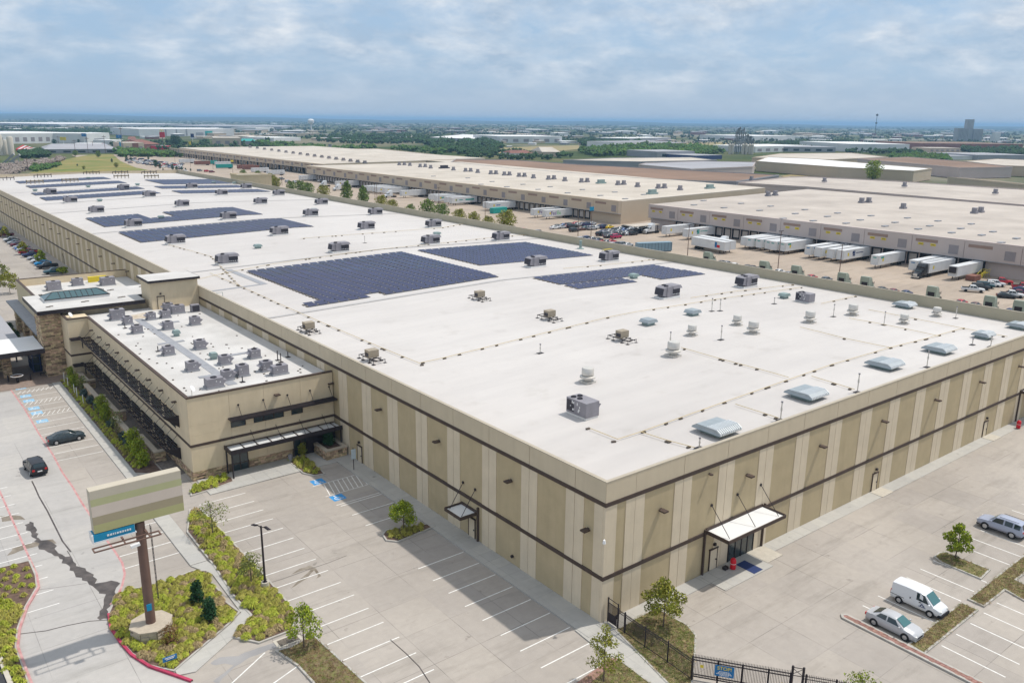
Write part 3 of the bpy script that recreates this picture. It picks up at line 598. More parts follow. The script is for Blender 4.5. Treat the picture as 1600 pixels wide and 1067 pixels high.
def canopy(label, x0, x1, z, dep, loc, rz, rods):
    t = thing('entrance_canopy', label, 'canopy', loc, rz, 'white topped canopies on the warehouse walls')
    mb = MB(); mb.box(x0, -dep, z-0.34, x1, 0, z-0.2); part('deck', mb, X['white_wall'], t)
    mb = MB(); mb.box(x0-0.06, -dep-0.1, z-0.36, x1+0.06, -dep-0.001, z-0.02); mb.box(x0-0.1, -dep, z-0.36, x0-0.001, 0, z); mb.box(x1+0.001, -dep, z-0.36, x1+0.1, 0, z); mb.box(x0, -0.09, z-0.199, x1, -0.002, z+0.12)
    part('fascia', mb, X['band'], t)
    mb = MB(); mb.flat([(x0+0.02, -dep+0.02), (x1-0.02, -dep+0.02), (x1-0.02, -0.1), (x0+0.02, -0.1)], z-0.19); part('membrane', mb, X['white_roof'], t)
    for x in rods:
        mb = MB(); mb.cyl((x, -0.03, z+2.4), (x, -dep+0.35, z-0.15), 0.035, n=6); mb.cyl((x, -0.08, z+2.4), (x, 0.0, z+2.4), 0.16, n=8); part('tie_rod', mb, X['dark_metal'], t)
canopy('wide white topped canopy with tie rods over the glazed entrance on the sunny front wall', 13.8, 22.8, 4.85, 2.75, (0, 0, 0), 0, (14.4, 18.4, 22.2))
canopy('white topped canopy over a door at the far right end of the front wall', 86.3, 94, 4.8, 2.15, (0, 0, 0), 0, (87, 93))
canopy('small white canopy on the shaded long wall above a single door', -21.5, -18.7, 3.4, 2.1, (0, 0, 0), -PI/2, (-21.2, -19.0))
# ------------------------------------------------------------------ solar arrays on the roof
TL = math.radians(7); PLN, PWD, PITCHY = 1.96, 1.18, 1.42
def solar_mb(mb, x, y, z, far=False):
    w_ = PWD; dz = w_*math.sin(TL); dy = w_*math.cos(TL); z0 = z+0.16
    a = [(x+0.14, y, z0), (x+PLN-0.14, y, z0), (x+PLN-0.14, y+dy, z0+dz), (x+0.14, y+dy, z0+dz)]
    if far: mb.add(a, [(0, 1, 2, 3)], 0); return
    b = [(p[0], p[1], p[2]-0.05) for p in a]
    mb.add(a+b, [(4, 7, 6, 5), (0, 4, 5, 1), (1, 5, 6, 2), (2, 6, 7, 3), (3, 7, 4, 0)], 1)
    k = 0.03
    a2 = [(x+0.14+k, y+k, z0+0.004), (x+PLN-0.14-k, y+k, z0+0.004), (x+PLN-0.14-k, y+dy-k, z0+dz+0.004), (x+0.14+k, y+dy-k, z0+dz+0.004)]
    mb.add(a2, [(0, 1, 2, 3)], 0)
    mb.add(a, [(0, 1, 2, 3)], 1)
mb = MB(); solar_mb(mb, 0, 0, 0); SOLP = mb.mesh('solar_panel', [X['solar'], X['solar_rim']])
mb = MB(); 
ARR = [('nearest and largest field of blue solar panels on the white roof', [(15.2, 86.2, 52.0, 122.4), (26.4, 83.6, 52.0, 86.1), (11.5, 83.6, 22.8, 86.1)], 300),
       ('blue solar field beyond the ridge beside the largest one', [(57.2, 97.2, 91.4, 122.6)], 200),
       ('blue solar field with a notch around a green vent, nearest the truck yard', [(57.2, 71.2, 93.4, 79.6), (57.2, 66.0, 72.6, 71.1), (79.4, 65.5, 93.0, 71.1)], 300),
       ('long blue solar field left of the ridge, second from the front', [(9.2, 177.4, 55.6, 200.2)], 0),
       ('blue solar field left of the ridge with a notch in its far edge', [(9.2, 215, 56.2, 226), (9.2, 226, 25.6, 240.4), (32.3, 226, 56.2, 240)], 0),
       ('narrow blue solar field at the far left end of the roof', [(14.9, 402, 54.8, 416)], 0),
       ('narrow blue solar field second from the far left end', [(14.6, 371, 54.4, 386)], 0),
       ('blue solar strip in the left half, between the second and third roof unit rows', [(10.5, 333.5, 51.4, 345)], 0),
       ('blue solar strip left of the ridge in front of a hooded roof unit pair', [(9.9, 308, 51.8, 323)], 0),
       ('far right blue solar field beyond the ridge', [(67, 359, 98, 392)], 0),
       ('thin blue solar strip right of the ridge near the far end', [(58.8, 333, 96, 346)], 0),
       ('blue solar strip right of the ridge in front of the far fields', [(58.5, 305, 95, 320)], 0)]
for lab, rects, nsep in ARR:
    t = thing('solar_array', lab, 'solar panels', (rects[0][0], rects[0][1], 0), 0, 'solar arrays on the warehouse roof')
    ox, oy = rects[0][0], rects[0][1]; cells = []
    for x0, y0, x1, y1 in rects:
        nx = int((x1-x0)/PLN+0.4); ny = int((y1-y0)/PITCHY+0.4)
        cells += [(x0+i*PLN, y0+j*PITCHY) for j in range(ny) for i in range(nx)]
    cells.sort(key=lambda c: (c[0]-CAM.x)**2+(c[1]-CAM.y)**2)
    for x, y in cells[:nsep]:
        o = obj('solar_panel', SOLP, t, (x-ox, y-oy, zroof(x+1)))
        s = -1 if x > 50.5 else 1; o.rotation_euler = (0, -s*0.0238, 0)
    if len(cells) > nsep:
        mb = MB()
        for x, y in cells[nsep:]: solar_mb(mb, x-ox, y-oy, zroof(x+1)+0.02)
        part('panel_rows', mb, [X['solar'], X['solar_rim']], t, stuff=True)
    mb = MB()
    for x0, y0, x1, y1 in rects:
        for j in range(int((y1-y0)/PITCHY+0.4)):
            for i in range(int((x1-x0)/PLN+0.4)+1):
                xx = x0+i*PLN; yy = y0+j*PITCHY; mb.box(xx-ox-0.15, yy-oy+0.1, zroof(xx)+0.0, xx-ox+0.15, yy-oy+0.9, zroof(xx)+0.10)
    part('ballast_block', mb, X['block'], t, stuff=True)

# ------------------------------------------------------------------ rooftop units
def make_rtu():
    t = thing('rooftop_unit', 'grey rooftop unit', 'rooftop unit', (0, 0, 0), 0, 'large grey rooftop units on the warehouse')
    b = MB(); b.box(-2.2, -1.15, 0, 2.2, 1.15, 0.35); part('curb', b, X['white_roof'], t)
    b = MB(); b.box(-1.3, -1.15, 0.36, 0.1, 1.15, 2.25); b.box(0.1, -1.0, 0.36, 2.2, 1.0, 1.2); b.box(0.1, -1.0, 1.2, 2.2, 1.0, 1.6); part('casing', b, X['grey_metal'], t)
    b = MB(); b.add([(0.1, -1.3, 1.75), (2.5, -1.3, 1.75), (2.5, 1.3, 1.75), (0.1, 1.3, 1.75), (0.1, -1.15, 2.3), (2.2, -1.15, 2.3), (2.2, 1.15, 2.3), (0.1, 1.15, 2.3)],
        [(3, 2, 1, 0), (0, 1, 5, 4), (1, 2, 6, 5), (2, 3, 7, 6), (3, 0, 4, 7), (4, 5, 6, 7)]); part('condenser_hood', b, X['grey_metal'], t)
    b = MB(); b.add([(-2.3, -1.05, 0.75), (-1.3, -1.05, 0.45), (-1.3, 1.05, 0.45), (-2.3, 1.05, 0.75), (-2.05, -1.05, 2.05), (-1.3, -1.05, 2.25), (-1.3, 1.05, 2.25), (-2.05, 1.05, 2.05)],
        [(3, 2, 1, 0), (0, 1, 5, 4), (2, 3, 7, 6), (3, 0, 4, 7), (4, 5, 6, 7)]); h = part('intake_hood', b, X['grey_metal'], t)
    b = MB(); b.add([(-2.31, -0.98, 0.8), (-2.31, 0.98, 0.8), (-2.09, 0.98, 1.95), (-2.09, -0.98, 1.95)], [(0, 3, 2, 1)]); part('louver', b, X['grey_dark'], h)
    b = MB(); b.box(0.12, -1.03, 0.5, 2.18, -1.001, 1.7); part('grille', b, X['grey_dark'], t)
    b = MB()
    for i in range(5): b.cyl((0.35+i*0.42, -1.04, 0.75), (0.35+i*0.42, -1.1, 0.75), 0.11, n=8)
    part('coil_cap', b, X['dish'], t)
    for x, y in ((-1.0, -0.5), (-0.55, 0.45)):
        b = MB(); b.lathe([(0.42, 0), (0.42, 0.12), (0.36, 0.12), (0.34, 0.03)], 12, 0, (x, y, 2.25)); part('fan', b, X['grey_dark'], t)
    return t
RTUS = [(79.5, 304), (111, 317.5), (152, 333.5), (210, 355.5), (276, 382), (194, 297), (234.5, 308.5), (286, 323.5), (358.7, 343.5), (357, 413.5), (301, 295), (347.5, 305.5), (386, 295.5), (437, 306),
        (408.7, 319.5), (504, 320.5), (487.5, 338.5), (438.7, 368), (588.7, 336.5), (575, 359.5), (532.5, 394.5), (680, 356), (676, 382.5), (786, 376.5), (841, 418), (956, 409), (1049, 466.5), (1172, 449.5)]
q = [(RF(a, b), a, b) for a, b in RTUS]; q.sort(key=lambda e: -e[2])
rtu = make_rtu(); first = True
feat = {(1049, 466.5): 'with dark intake, nearest of all, before the notched solar field', (1172, 449.5): 'nearest the truck yard parapet, right of the notched solar field',
        (841, 418): 'between the nearest solar field and the notched one', (956, 409): 'at the far right corner of the notched solar field', (357, 413.5): 'at the left corner of the largest solar field',
        (676, 382.5): 'at the left corner of the second nearest solar field', (532.5, 394.5): 'at the far edge of the largest solar field', (786, 376.5): 'at the far edge of the solar field beside the parapet',
        (680, 356): 'with pale hood behind, at the back parapet'}
for i, (p_, a, b) in enumerate(q):
    side = 'left' if p_.x < 33 else ('middle' if p_.x < 67 else 'right')
    lab = ('grey hooded rooftop unit '+feat[(a, b)]) if (a, b) in feat else '%s nearest grey hooded rooftop unit, on the %s of the roof' % (ORD[i], side)
    o = rtu if first else dup(rtu, (0, 0, 0)); first = False
    o.location = (p_.x, p_.y+1.0, p_.z-0.02); o['label'] = lab
# single pale-grey unit at the near left and box unit at the right
def make_near_rtu(lab, p_, s=1.0):
    t = thing('rooftop_unit', lab, 'rooftop unit', (p_.x, p_.y, p_.z), 0)
    b = MB(); b.box(-0.95, -1.7, 0, 0.95, 1.6, 0.25); part('curb', b, X['white_roof'], t)
    b = MB(); b.box(-1.0, -1.75, 0.26, 1.0, 1.6, 2.0); part('casing', b, X['grey_metal'], t)
    b = MB(); b.add([(1.0, -1.5, 0.9), (1.55, -1.5, 1.45), (1.55, 0, 1.45), (1.0, 0, 0.9), (1.0, -1.5, 1.75), (1.0, 0, 1.75)], [(0, 1, 4), (3, 5, 2), (0, 3, 2, 1), (1, 2, 5, 4)]); part('intake_hood', b, X['grey_metal'], t)
    for x, y in ((-0.45, 1.0), (0.4, 0.85), (-0.3, 0.1)):
        b = MB(); b.lathe([(0.33, 0), (0.33, 0.1), (0.27, 0.1), (0.26, 0.02)], 12, 0, (x, y, 2.0)); part('fan', b, X['grey_dark'], t)
    b = MB(); r = random.Random(3)
    for i in range(9):
        y = r.uniform(-1.3, 1.2); z = r.uniform(0.6, 1.6); b.box(-1.03, y, z, -1.001, y+r.uniform(0.05, 0.2), z+r.uniform(0.05, 0.35))
    part('label_plate', b, X['dish'], t)
    b = MB(); b.box(-1.02, 0.3, 0.5, -1.001, 1.5, 1.8); part('grille', b, X['grey_dark'], t)
    t.scale = (s,)*3
make_near_rtu('grey box unit with three fans, nearest the front corner of the roof', RF(921, 653)+Vector((0, 1.2, 0)), 0.95)
make_near_rtu('small grey box unit standing alone on the right half of the roof', RF(1263, 473)+Vector((0, 0.8, 0)), 0.85)
# tan condensing units on rail frames
def make_cond():
    t = thing('condensing_unit', 'tan', 'rooftop unit', (0, 0, 0), 0, 'tan condensing units on rail frames')
    b = MB(); b.box(-0.75, -0.6, 0.55, 0.75, 0.6, 1.55); part('cabinet', b, X['tan_metal'], t)
    b = MB(); b.box(-0.77, -0.45, 0.65, -0.751, 0.45, 1.2); part('grille', b, X['grey_dark'], t)
    b = MB()
    for x in (-0.5, 0.5): b.box(x-0.05, -2.1, 0.36, x+0.05, 2.1, 0.46)
    for y in (-2.0, -0.9, 0.9, 2.0): b.box(-0.9, y-0.05, 0.461, 0.9, y+0.05, 0.54)
    part('rail_frame', b, X['dark_metal'], t)
    for y in (-2.0, -0.9, 0.9, 2.0):
        for x in (-0.85, 0.85):
            b = MB(); b.cyl((x, y, 0.02), (x, y, 0.5), 0.04, n=6); b.box(x-0.2, y-0.2, 0, x+0.2, y+0.2, 0.06); part('leg', b, X['dark_metal'], t)
    return t
cu = None
for i, (a, b, lab) in enumerate([(583, 564, 'nearest, at the left edge'), (484, 519, 'second along the left edge, near the annex'), (974, 533, 'farthest right, beside the round fans'), (860.6, 500, 'second from the right in the diagonal row'), (751, 468.5, 'just in front of the largest solar field')]):
    p_ = RF(a, b); L_ = 'tan condensing unit on a black rail frame, ' + lab
    if cu is None: cu = make_cond(); o = cu
    else: o = dup(cu, (0, 0, 0))
    o.location = (p_.x, p_.y+0.3, p_.z); o['label'] = L_
# round exhaust fans
def make_fan():
    t = thing('exhaust_fan', 'fan', 'exhaust fan', (0, 0, 0), 0, 'round spun aluminium exhaust fans')
    b = MB(); b.box(-0.75, -0.75, 0, 0.75, 0.75, 0.22); part('curb', b, X['alu'], t)
    b = MB(); b.lathe([(0.5, 0.221), (0.52, 0.5), (0.98, 0.62), (0.98, 0.8), (0.7, 0.92)], 20); part('lower_bowl', b, X['alu'], t, smooth=True)
    b = MB(); b.lathe([(0.6, 0.93), (0.76, 1.0), (0.76, 1.75), (0.66, 1.86), (0, 1.88)], 20); part('motor_dome', b, X['alu'], t, smooth=True)
    return t
fn = None
FL = ['nearest the long left wall', 'next to a vent pipe', 'behind the near middle one', 'farther back of the middle pair', 'front one of the middle pair', 'in the middle right of the roof', 'behind the grey box unit on the right', 'toward the right front', 'nearest the truck yard parapet']
for i, (a, b, s) in enumerate([(918, 597, 1), (1051.5, 556, 1.08), (1081, 524, .85), (1151.5, 508, .85), (1176.5, 521, 1), (1265, 504, 1), (1332, 492.5, 1), (1412, 506, .85), (1463, 494.5, .85)]):
    p_ = RF(a, b)
    if fn is None: fn = make_fan(); o = fn
    else: o = dup(fn, (0, 0, 0))
    o.location = p_; o.scale = (s,)*3; o['label'] = 'round pale metal exhaust fan on the roof, ' + FL[i]
# low ribbed hoods
def hood_parts(t, lx, ly, m, ribs):
    b = MB(); b.box(-lx*0.33, -ly*0.33, 0, lx*0.33, ly*0.33, 0.45); part('curb', b, X['galv_green'], t)
    b = MB(); x, y = lx/2, ly/2
    b.add([(-x, -y, 0.45), (x, -y, 0.45), (x, y, 0.45), (-x, y, 0.45), (-x*0.97, -y*0.96, 0.62), (x*0.97, -y*0.96, 0.62), (x*0.97, y*0.96, 0.62), (-x*0.97, y*0.96, 0.62), (-x*0.7, -y*0.94, 0.95), (x*0.7, -y*0.94, 0.95), (x*0.7, y*0.94, 0.95), (-x*0.7, y*0.94, 0.95)],
          [(3, 2, 1, 0)]+[(i, (i+1) % 4, 4+(i+1) % 4, 4+i) for i in range(4)]+[(4+i, 4+(i+1) % 4, 8+(i+1) % 4, 8+i) for i in range(4)]+[(8, 9, 10, 11)]); part('hood', b, m, t)
    if ribs:
        b = MB(); n = 12
        for i in range(n):
            yy = -y*0.93+i*(y*1.86/(n-1))
            P_ = [(0.05*x, 0.96), (x*0.7, 0.96), (x*0.975, 0.63), (x*1.003, 0.46)]
            for k in range(3):
                (xa, za), (xb, zb) = P_[k], P_[k+1]
                b.add([(xa, yy-0.085, za), (xb, yy-0.085, zb), (xb, yy+0.085, zb), (xa, yy+0.085, za), (xa, yy-0.05, za+0.11), (xb+0.06, yy-0.05, zb+0.11), (xb+0.06, yy+0.05, zb+0.11), (xa, yy+0.05, za+0.11)], [(0, 1, 5, 4), (1, 2, 6, 5), (2, 3, 7, 6), (3, 0, 4, 7), (4, 5, 6, 7)])
        part('rib', b, X['rib'], t)
HL = ['nearest the front left corner of the roof', 'second along the front edge', 'third along the front edge', 'fourth along the front edge', 'smaller, fifth along the front edge', 'beside the truck yard parapet, largest there', 'at the far right corner of the roof', 'smaller, next to the tan condensing unit', 'smaller, behind it toward the grey unit']
hd = {}
for i, (a, b, lx, ly, rot) in enumerate([(1124, 677, 3.7, 3.5, -PI/2), (1264, 622, 3.7, 3.5, -PI/2), (1386, 575, 3.7, 3.5, -PI/2), (1471, 551, 3.5, 3.3, -PI/2), (1540, 529, 2.6, 2.5, -PI/2), (1416, 481, 3.3, 2.7, -PI/2), (1595, 514, 3, 2.6, -PI/2), (1016, 508, 2.3, 1.9, PI/2), (1085, 493, 2.3, 1.9, PI/2)]):
    p_ = RF(a, b); t = thing('relief_hood', 'low ribbed metal relief hood, ' + HL[i], 'roof vent', (p_.x, p_.y+0.4, p_.z), 0, 'low metal relief hoods')
    t.rotation_euler = (0, 0, rot if i < 7 else rot+PI/2); hood_parts(t, lx, ly, X['galv'], i < 7)
for i, (a, b) in enumerate([(990, 435), (1225, 466), (683, 368), (491, 330), (252, 342), (156, 315), (403, 388), (405, 386.5), (138, 293), (55, 299), (215, 290), (138, 280), (334, 287), (366, 287.5)]):
    if i == 7: continue
    p_ = RF(a, b); t = thing('roof_vent', 'small green grey roof vent, %s nearest on the warehouse roof' % ORD[i], 'roof vent', (p_.x, p_.y, p_.z), 0, 'small green grey roof vents'); hood_parts(t, 1.9, 1.5, X['galv_green'], False)
# vent pipes with base plates
vp = None
for i, (a, b, h) in enumerate([(1112, 486.5, 2.1), (1125, 486, 1.9), (1126.5, 531, 2.0), (1046.6, 545, 2.3), (1209.6, 475, 1), (1302, 495, 2.0), (1381, 508, 2.1), (1412, 471, 1.2), (1493, 497.5, 1.9), (1504, 488.5, 1.7), (1519, 539, 0.8), (1547.6, 542, 1.5), (1448, 574, 2.1), (1339.4, 613, 2.2), (1219.4, 656.5, 2.0), (1092.5, 700, 1.0), (844, 552, 1.2), (570, 380, 1.6)]):
    p_ = RF(a, b)
    t = thing('vent_pipe', 'thin vent pipe on a dark roof plate, %s counted from the truck yard side' % ORD[i], 'vent pipe', (p_.x, p_.y, p_.z), 0, 'thin vent pipes on the warehouse roof')
    mb = MB(); mb.box(-0.45, -0.3, 0, 0.45, 0.3, 0.06); part('base_plate', mb, X['dark_metal'], t)
    mb = MB(); mb.cyl((0, 0, 0.05), (0, 0, h), 0.065, n=8); mb.cyl((0, 0, h*0.55), (0, 0, h*0.72), 0.11, 0.1, 8); part('pipe', mb, X['alu'], t)
    mb = MB(); mb.cyl((0, 0, h), (0, 0, h+0.15), 0.12, 0.12, 8); part('cap', mb, X['grey_metal'], t)
# gas pipes on support blocks
GAS = [([(328, 428), (372, 447), (449, 482), (513, 510), (600, 547), (655, 569.5), (690, 562), (888, 513), (950, 497.5), (994, 489), (1072, 477), (1114, 470), (1250, 450.6)], 'long yellow gas pipe turning a corner at the left of the roof'),
       ([(1079, 467), (1147, 457), (1241, 446)], 'short gas pipe leading right from the nearest hooded unit'),
       ([(1064, 545), (1119, 561), (1156, 571), (1190, 580), (1232, 592)], 'gas pipe running from the near middle exhaust fan'),
       ([(922, 672), (965, 689), (1000.6, 677.6), (1098, 642.5), (1201.6, 606), (1300, 571.6), (1391, 545), (1449, 530.5), (1506, 514)], 'long gas pipe parallel to the front edge of the roof'),
       ([(1250, 513), (1324, 531.5), (1365, 540), (1390, 545)], 'gas pipe crossing in the right middle of the roof'),
       ([(1326, 499), (1366, 506), (1421, 517), (1466.6, 527)], 'gas pipe behind the vent pipe on the right'),
       ([(1357, 485.6), (1436, 501), (1495, 513), (1574, 528)], 'gas pipe along the right hand hoods'),
       ([(1283, 476), (1337.5, 464)], 'short gas pipe from the box unit to the parapet'), ([(1000, 677), (1040, 690), (1085, 702)], 'short gas pipe by the front edge near the corner'), ([(1149, 634), (1193, 648), (1217, 656)], 'short gas pipe between the two front hoods'), ([(1268, 590), (1300, 600), (1335, 611)], 'short gas pipe right of the second front hood'),
       ([(300, 440), (352, 428), (420, 415), (480, 406), (560, 395), (620, 388), (700, 380), (770, 372), (850, 366)], 'gas pipe along the far edge of the nearest solar fields'),
       ([(730, 350), (690, 357), (600, 364), (520, 370), (470, 374)], 'gas pipe in the middle of the roof behind a unit'), ([(262, 383), (330, 402), (372, 446)], 'gas pipe along the left parapet'), ([(880, 421), (960, 414), (1020, 407), (1060, 410)], 'gas pipe on the near side of the back parapet')]
for pts, lab in GAS:
    P = [RF(*a) for a in pts]; t = thing('gas_pipe', lab, 'pipe', P[0], 0, 'gas pipes across the roof')
    a = MB(); b = MB(); r = random.Random(len(pts)*7)
    for i in range(len(P)-1):
        A_, B_ = P[i]-P[0]+Vector((0, 0, 0.22)), P[i+1]-P[0]+Vector((0, 0, 0.22)); a.cyl(A_, B_, 0.04, n=5)
        n = max(1, int((B_-A_).length/3.3))
        for k in range(n+1):
            if r.random() < 0.2: continue
            c = A_+(B_-A_)*((k+r.uniform(-.2, .2))/n); b.obox((c.x, c.y, c.z-0.23), (r.uniform(.6, 1), r.uniform(-.3, .3), 0), 0.46, 0.24, 0.17)
    part('pipe', a, X['pipe'], t); part('support_block', b, X['block'], t)
# fall-protection frames by the far parapet
for i, (a, b) in enumerate([(8, 282), (67, 277.5), (143, 272.5), (188, 272), (233, 272)]):
    p_ = RF(a, b); t = thing('pipe_rack', 'dark low pipe rack by the far parapet, %s from the left' % ORD[i], 'pipe rack', p_, 0, 'dark pipe racks at the far end of the roof')
    mb = MB(); mb.box(-4, -0.15, 1.0, 4, 0.15, 1.3); part('beam', mb, X['dark_metal'], t)
    for k in range(6):
        mb = MB(); mb.box(-4+k*1.55, -0.2, 0, -3.75+k*1.55, 0.2, 1.8 if k % 2 else 1.3); part('post', mb, X['dark_metal'], t)
for i, (a, b) in enumerate([(55, 287.5), (110, 285), (190, 279), (237, 279)]):
    p_ = RF(a, b); t = thing('pipe_rack', 'tan low pipe rack beside the far solar fields, %s from the left' % ORD[i], 'pipe rack', p_, 0, 'tan pipe racks at the far end of the roof')
    mb = MB(); mb.box(-3.6, -0.2, 1.0, 3.6, 0.2, 1.6); part('beam', mb, X['tan_metal'], t)
    for k in range(5):
        mb = MB(); mb.box(-3.6+k*1.7, -0.2, 0, -3.3+k*1.7, 0.2, 1.9); part('post', mb, X['tan_metal'], t)
p_ = RF(948, 398); t = thing('access_ladder', 'yellow roof ladder rail by the back parapet', 'ladder', p_, 0)
mb = MB()
for s in (-0.3, 0.3): mb.cyl((-1.2, s, 0), (-1.2, s, 1.3), .05, n=6); mb.cyl((-1.2, s, 1.3), (1.5, s, 1.3), .05, n=6); mb.cyl((1.5, s, 0), (1.5, s, 1.3), .05, n=6)
part('rail', mb, X['yellow'], t)
mb = MB(); mb.box(-1.6, -0.5, 0, 1.4, 0.5, 0.3); part('platform', mb, X['dark_metal'], t)
p_ = RF(907, 389); mb = MB(); mb.lathe([(0.9, 0), (0.9, 0.15), (0.35, 0.3), (0.3, 1.9), (0.45, 2.1), (0, 2.2)], 10); solid('flue_stack', mb, X['galv_green'], 'green grey flue stack by the back parapet', 'flue', p_)
p_ = RF(300, 443); mb = MB()
for y in (0, 1.2): mb.cyl((0, y, 0), (0, y, 1.15), .04, n=6)
mb.cyl((0, 0, 1.15), (0, 1.2, 1.15), .04, n=6); mb.cyl((0, 0, .6), (0, 1.2, .6), .04, n=6); mb.cyl((0, 1.2, 1.15), (1.2, 1.2, 1.15), .04, n=6); mb.cyl((1.2, 1.2, 0), (1.2, 1.2, 1.15), .04, n=6)
solid('guard_rail', mb, X['galv_green'], 'thin guard rail at the roof edge beside the stair tower', 'railing', (1.6, 99, 11.6))
# ------------------------------------------------------------------ office annex
AX, AY0, AY1, AH = -18.9, 51.4, 102.9, 10.7
an = thing('office_annex', 'two storey tan office annex with stone base, sunshades and white roof', 'office building', (0, 0, 0))
def stones(mb, o, u, n, L_, H_, seed, hmin=0.13, hmax=0.3, lmin=0.3, lmax=0.85):
    """ledgestone courses on a vertical face: o origin, u along, n outward"""
    r = random.Random(seed); o = Vector(o); u = Vector(u); n = Vector(n); z = 0
    while z < H_-0.05:
        h = min(r.uniform(hmin, hmax), H_-z); x = 0
        while x < L_-0.02:
            l = min(r.uniform(lmin, lmax), L_-x); d = r.uniform(0.03, 0.13)
            if r.random() > 0.06:
                a = o+u*(x+0.01)+Vector((0, 0, z+0.01)); e = [a, a+u*(l-0.02), a+u*(l-0.02)+Vector((0, 0, h-0.02)), a+Vector((0, 0, h-0.02))]
                f = [p+n*d for p in e]
                mb.add(e+f, [(4, 5, 6, 7), (0, 1, 5, 4), (1, 2, 6, 5), (2, 3, 7, 6), (3, 0, 4, 7)])
            x += l
        z += h
# front wall panels with openings for the strip windows
def wallpan(x0, x1, z0, z1, nm='wall_panel', m='annex_wall'):
    mb = MB(); mb.box(x0+0.012, AY0, z0, x1-0.012, AY0+0.3, z1); part(nm, mb, X[m], an)
for x0, x1 in ((-18.9, -13.9), (-13.9, -9.5), (-9.5, -4.6), (-4.6, -0.05)):
    wallpan(x0, x1, 1.15, 5.78); wallpan(x0, x1, 7.05, 10.55)
for x0, x1 in ((-18.9, -13.9), (-12.0, -11.0), (-7.0, -6.0), (-4.4, -0.05)): wallpan(x0, x1, 5.79, 7.04)
for x0, x1 in ((-13.9, -12.0), (-11.0, -7.0), (-6.0, -4.4)):
    mb = MB(); mb.box(x0, AY0+0.1, 5.79, x1, AY0+0.2, 7.04); wn_ = part('window', mb, X['glass'], an)
    mb = MB(); n = 1 if x1-x0 < 2 else 3
    for k in range(n+1):
        xx = x0+(x1-x0-0.06)*k/n; mb.box(xx, AY0+0.03, 5.79, xx+0.06, AY0+0.099, 7.04)
    part('window_frame', mb, X['band'], wn_)
mb = MB(); mb.box(-18.9, AY0+0.05, 0, -0.05, AY0+0.29, 1.149); part('base_wall', mb, X['mortar'], an)
mb = MB(); stones(mb, (-18.95, AY0+0.05, 0), (1, 0, 0), (0, -1, 0), 4.4, 1.15, 5); stones(mb, (-11.95, AY0+0.05, 0), (1, 0, 0), (0, -1, 0), 5.8, 1.15, 6); stones(mb, (-4.1, AY0+0.05, 0), (1, 0, 0), (0, -1, 0), 4, 1.15, 7)
part('stone_cladding', mb, X['stone'], an, stuff=True)
for x in (-14.1, -6.0):
    mb = MB(); mb.box(x, AY0-0.12, 0.05, x+2.0, AY0-0.02, 2.75); d = part('glass_door', mb, X['glass'], an)
    mb = MB()
    for q in (0, 0.98, 1.96): mb.box(x+q-0.04, AY0-0.17, 0.05, x+q+0.05, AY0-0.121, 2.8)
    mb.box(x, AY0-0.17, 1.0, x+2, AY0-0.122, 1.08); mb.box(x, AY0-0.17, 2.7, x+2, AY0-0.122, 2.82); part('frame', mb, X['band'], d)
# side wall
for k in range(9):
    y0 = AY0+0.3+k*5.69; mb = MB(); mb.box(AX, y0+0.012, 1.15, AX+0.3, y0+5.68, 10.55); part('wall_panel', mb, X['annex_wall'], an)
for z0, z1 in ((1.2, 3.0), (5.2, 7.2)):
    for k in range(8):
        y0 = 57+k*5.69; mb = MB(); mb.box(AX-0.02, y0, z0, AX+0.02, y0+4.4, z1); wn_ = part('window', mb, X['glass'], an)
        mb = MB()
        for q in range(4): mb.box(AX-0.07, y0+q*1.45, z0, AX-0.021, y0+q*1.45+0.06, z1)
        part('window_frame', mb, X['band'], wn_)
mb = MB(); mb.box(AX+0.02, AY0+0.3, 0, AX+0.28, AY1, 1.149); part('base_wall', mb, X['mortar'], an)
mb = MB(); stones(mb, (AX+0.02, AY1, 0), (0, -1, 0), (-1, 0, 0), AY1-AY0, 1.15, 8); part('stone_cladding', mb, X['stone'], an, stuff=True)
mb = MB(); mb.box(-22.0, AY1, 0, AX+0.3, AY1+5.2, 10.55); part('end_wing', mb, X['annex_wall'], an)
mb = MB(); mb.box(AX-0.06, AY0-0.06, 4.36, -0.07, AY0-0.001, 4.68); mb.box(AX-0.06, AY0, 4.36, AX-0.001, AY1-0.06, 4.68); mb.box(-22.06, AY1-0.06, 4.36, AX-0.061, AY1-0.001, 4.68); mb.box(-22.06, AY1, 4.36, -22.001, AY1+5.2, 4.68)
part('brown_band', mb, X['band'], an)
mb = MB(); mb.box(AX-0.08, AY0-0.08, 10.55, -0.07, AY0+0.33, 10.72); mb.box(AX-0.08, AY0+0.331, 10.55, AX+0.33, AY1-0.081, 10.72); mb.box(-22.08, AY1-0.08, 10.55, AX+0.33, AY1+0.3, 10.72); mb.box(-22.08, AY1+0.301, 10.55, -21.7, AY1+5.2, 10.72)
part('coping', mb, X['band'], an)
mb = MB(); mb.flat([(AX+0.3, AY0+0.3), (-0.1, AY0+0.3), (-0.1, 107.3), (AX+0.3, 107.3)], 10.1); mb.flat([(-21.7, AY1+0.3), (AX+0.3, AY1+0.3), (AX+0.3, 107.9), (-21.7, 107.9)], 10.1); part('roof', mb, X['annex_roof'], an)
mb = MB(); mb.box(-12.6, 55, 10.11, -11.4, 99, 10.14)
for y, x in ((93, -7), (80, -14), (68, -4.5), (60, -14.5)): mb.box(min(x, -10.3), y, 10.141, max(x, -10.2), y+0.9, 10.155)
part('walkway_pad', mb, X['pad'], an)
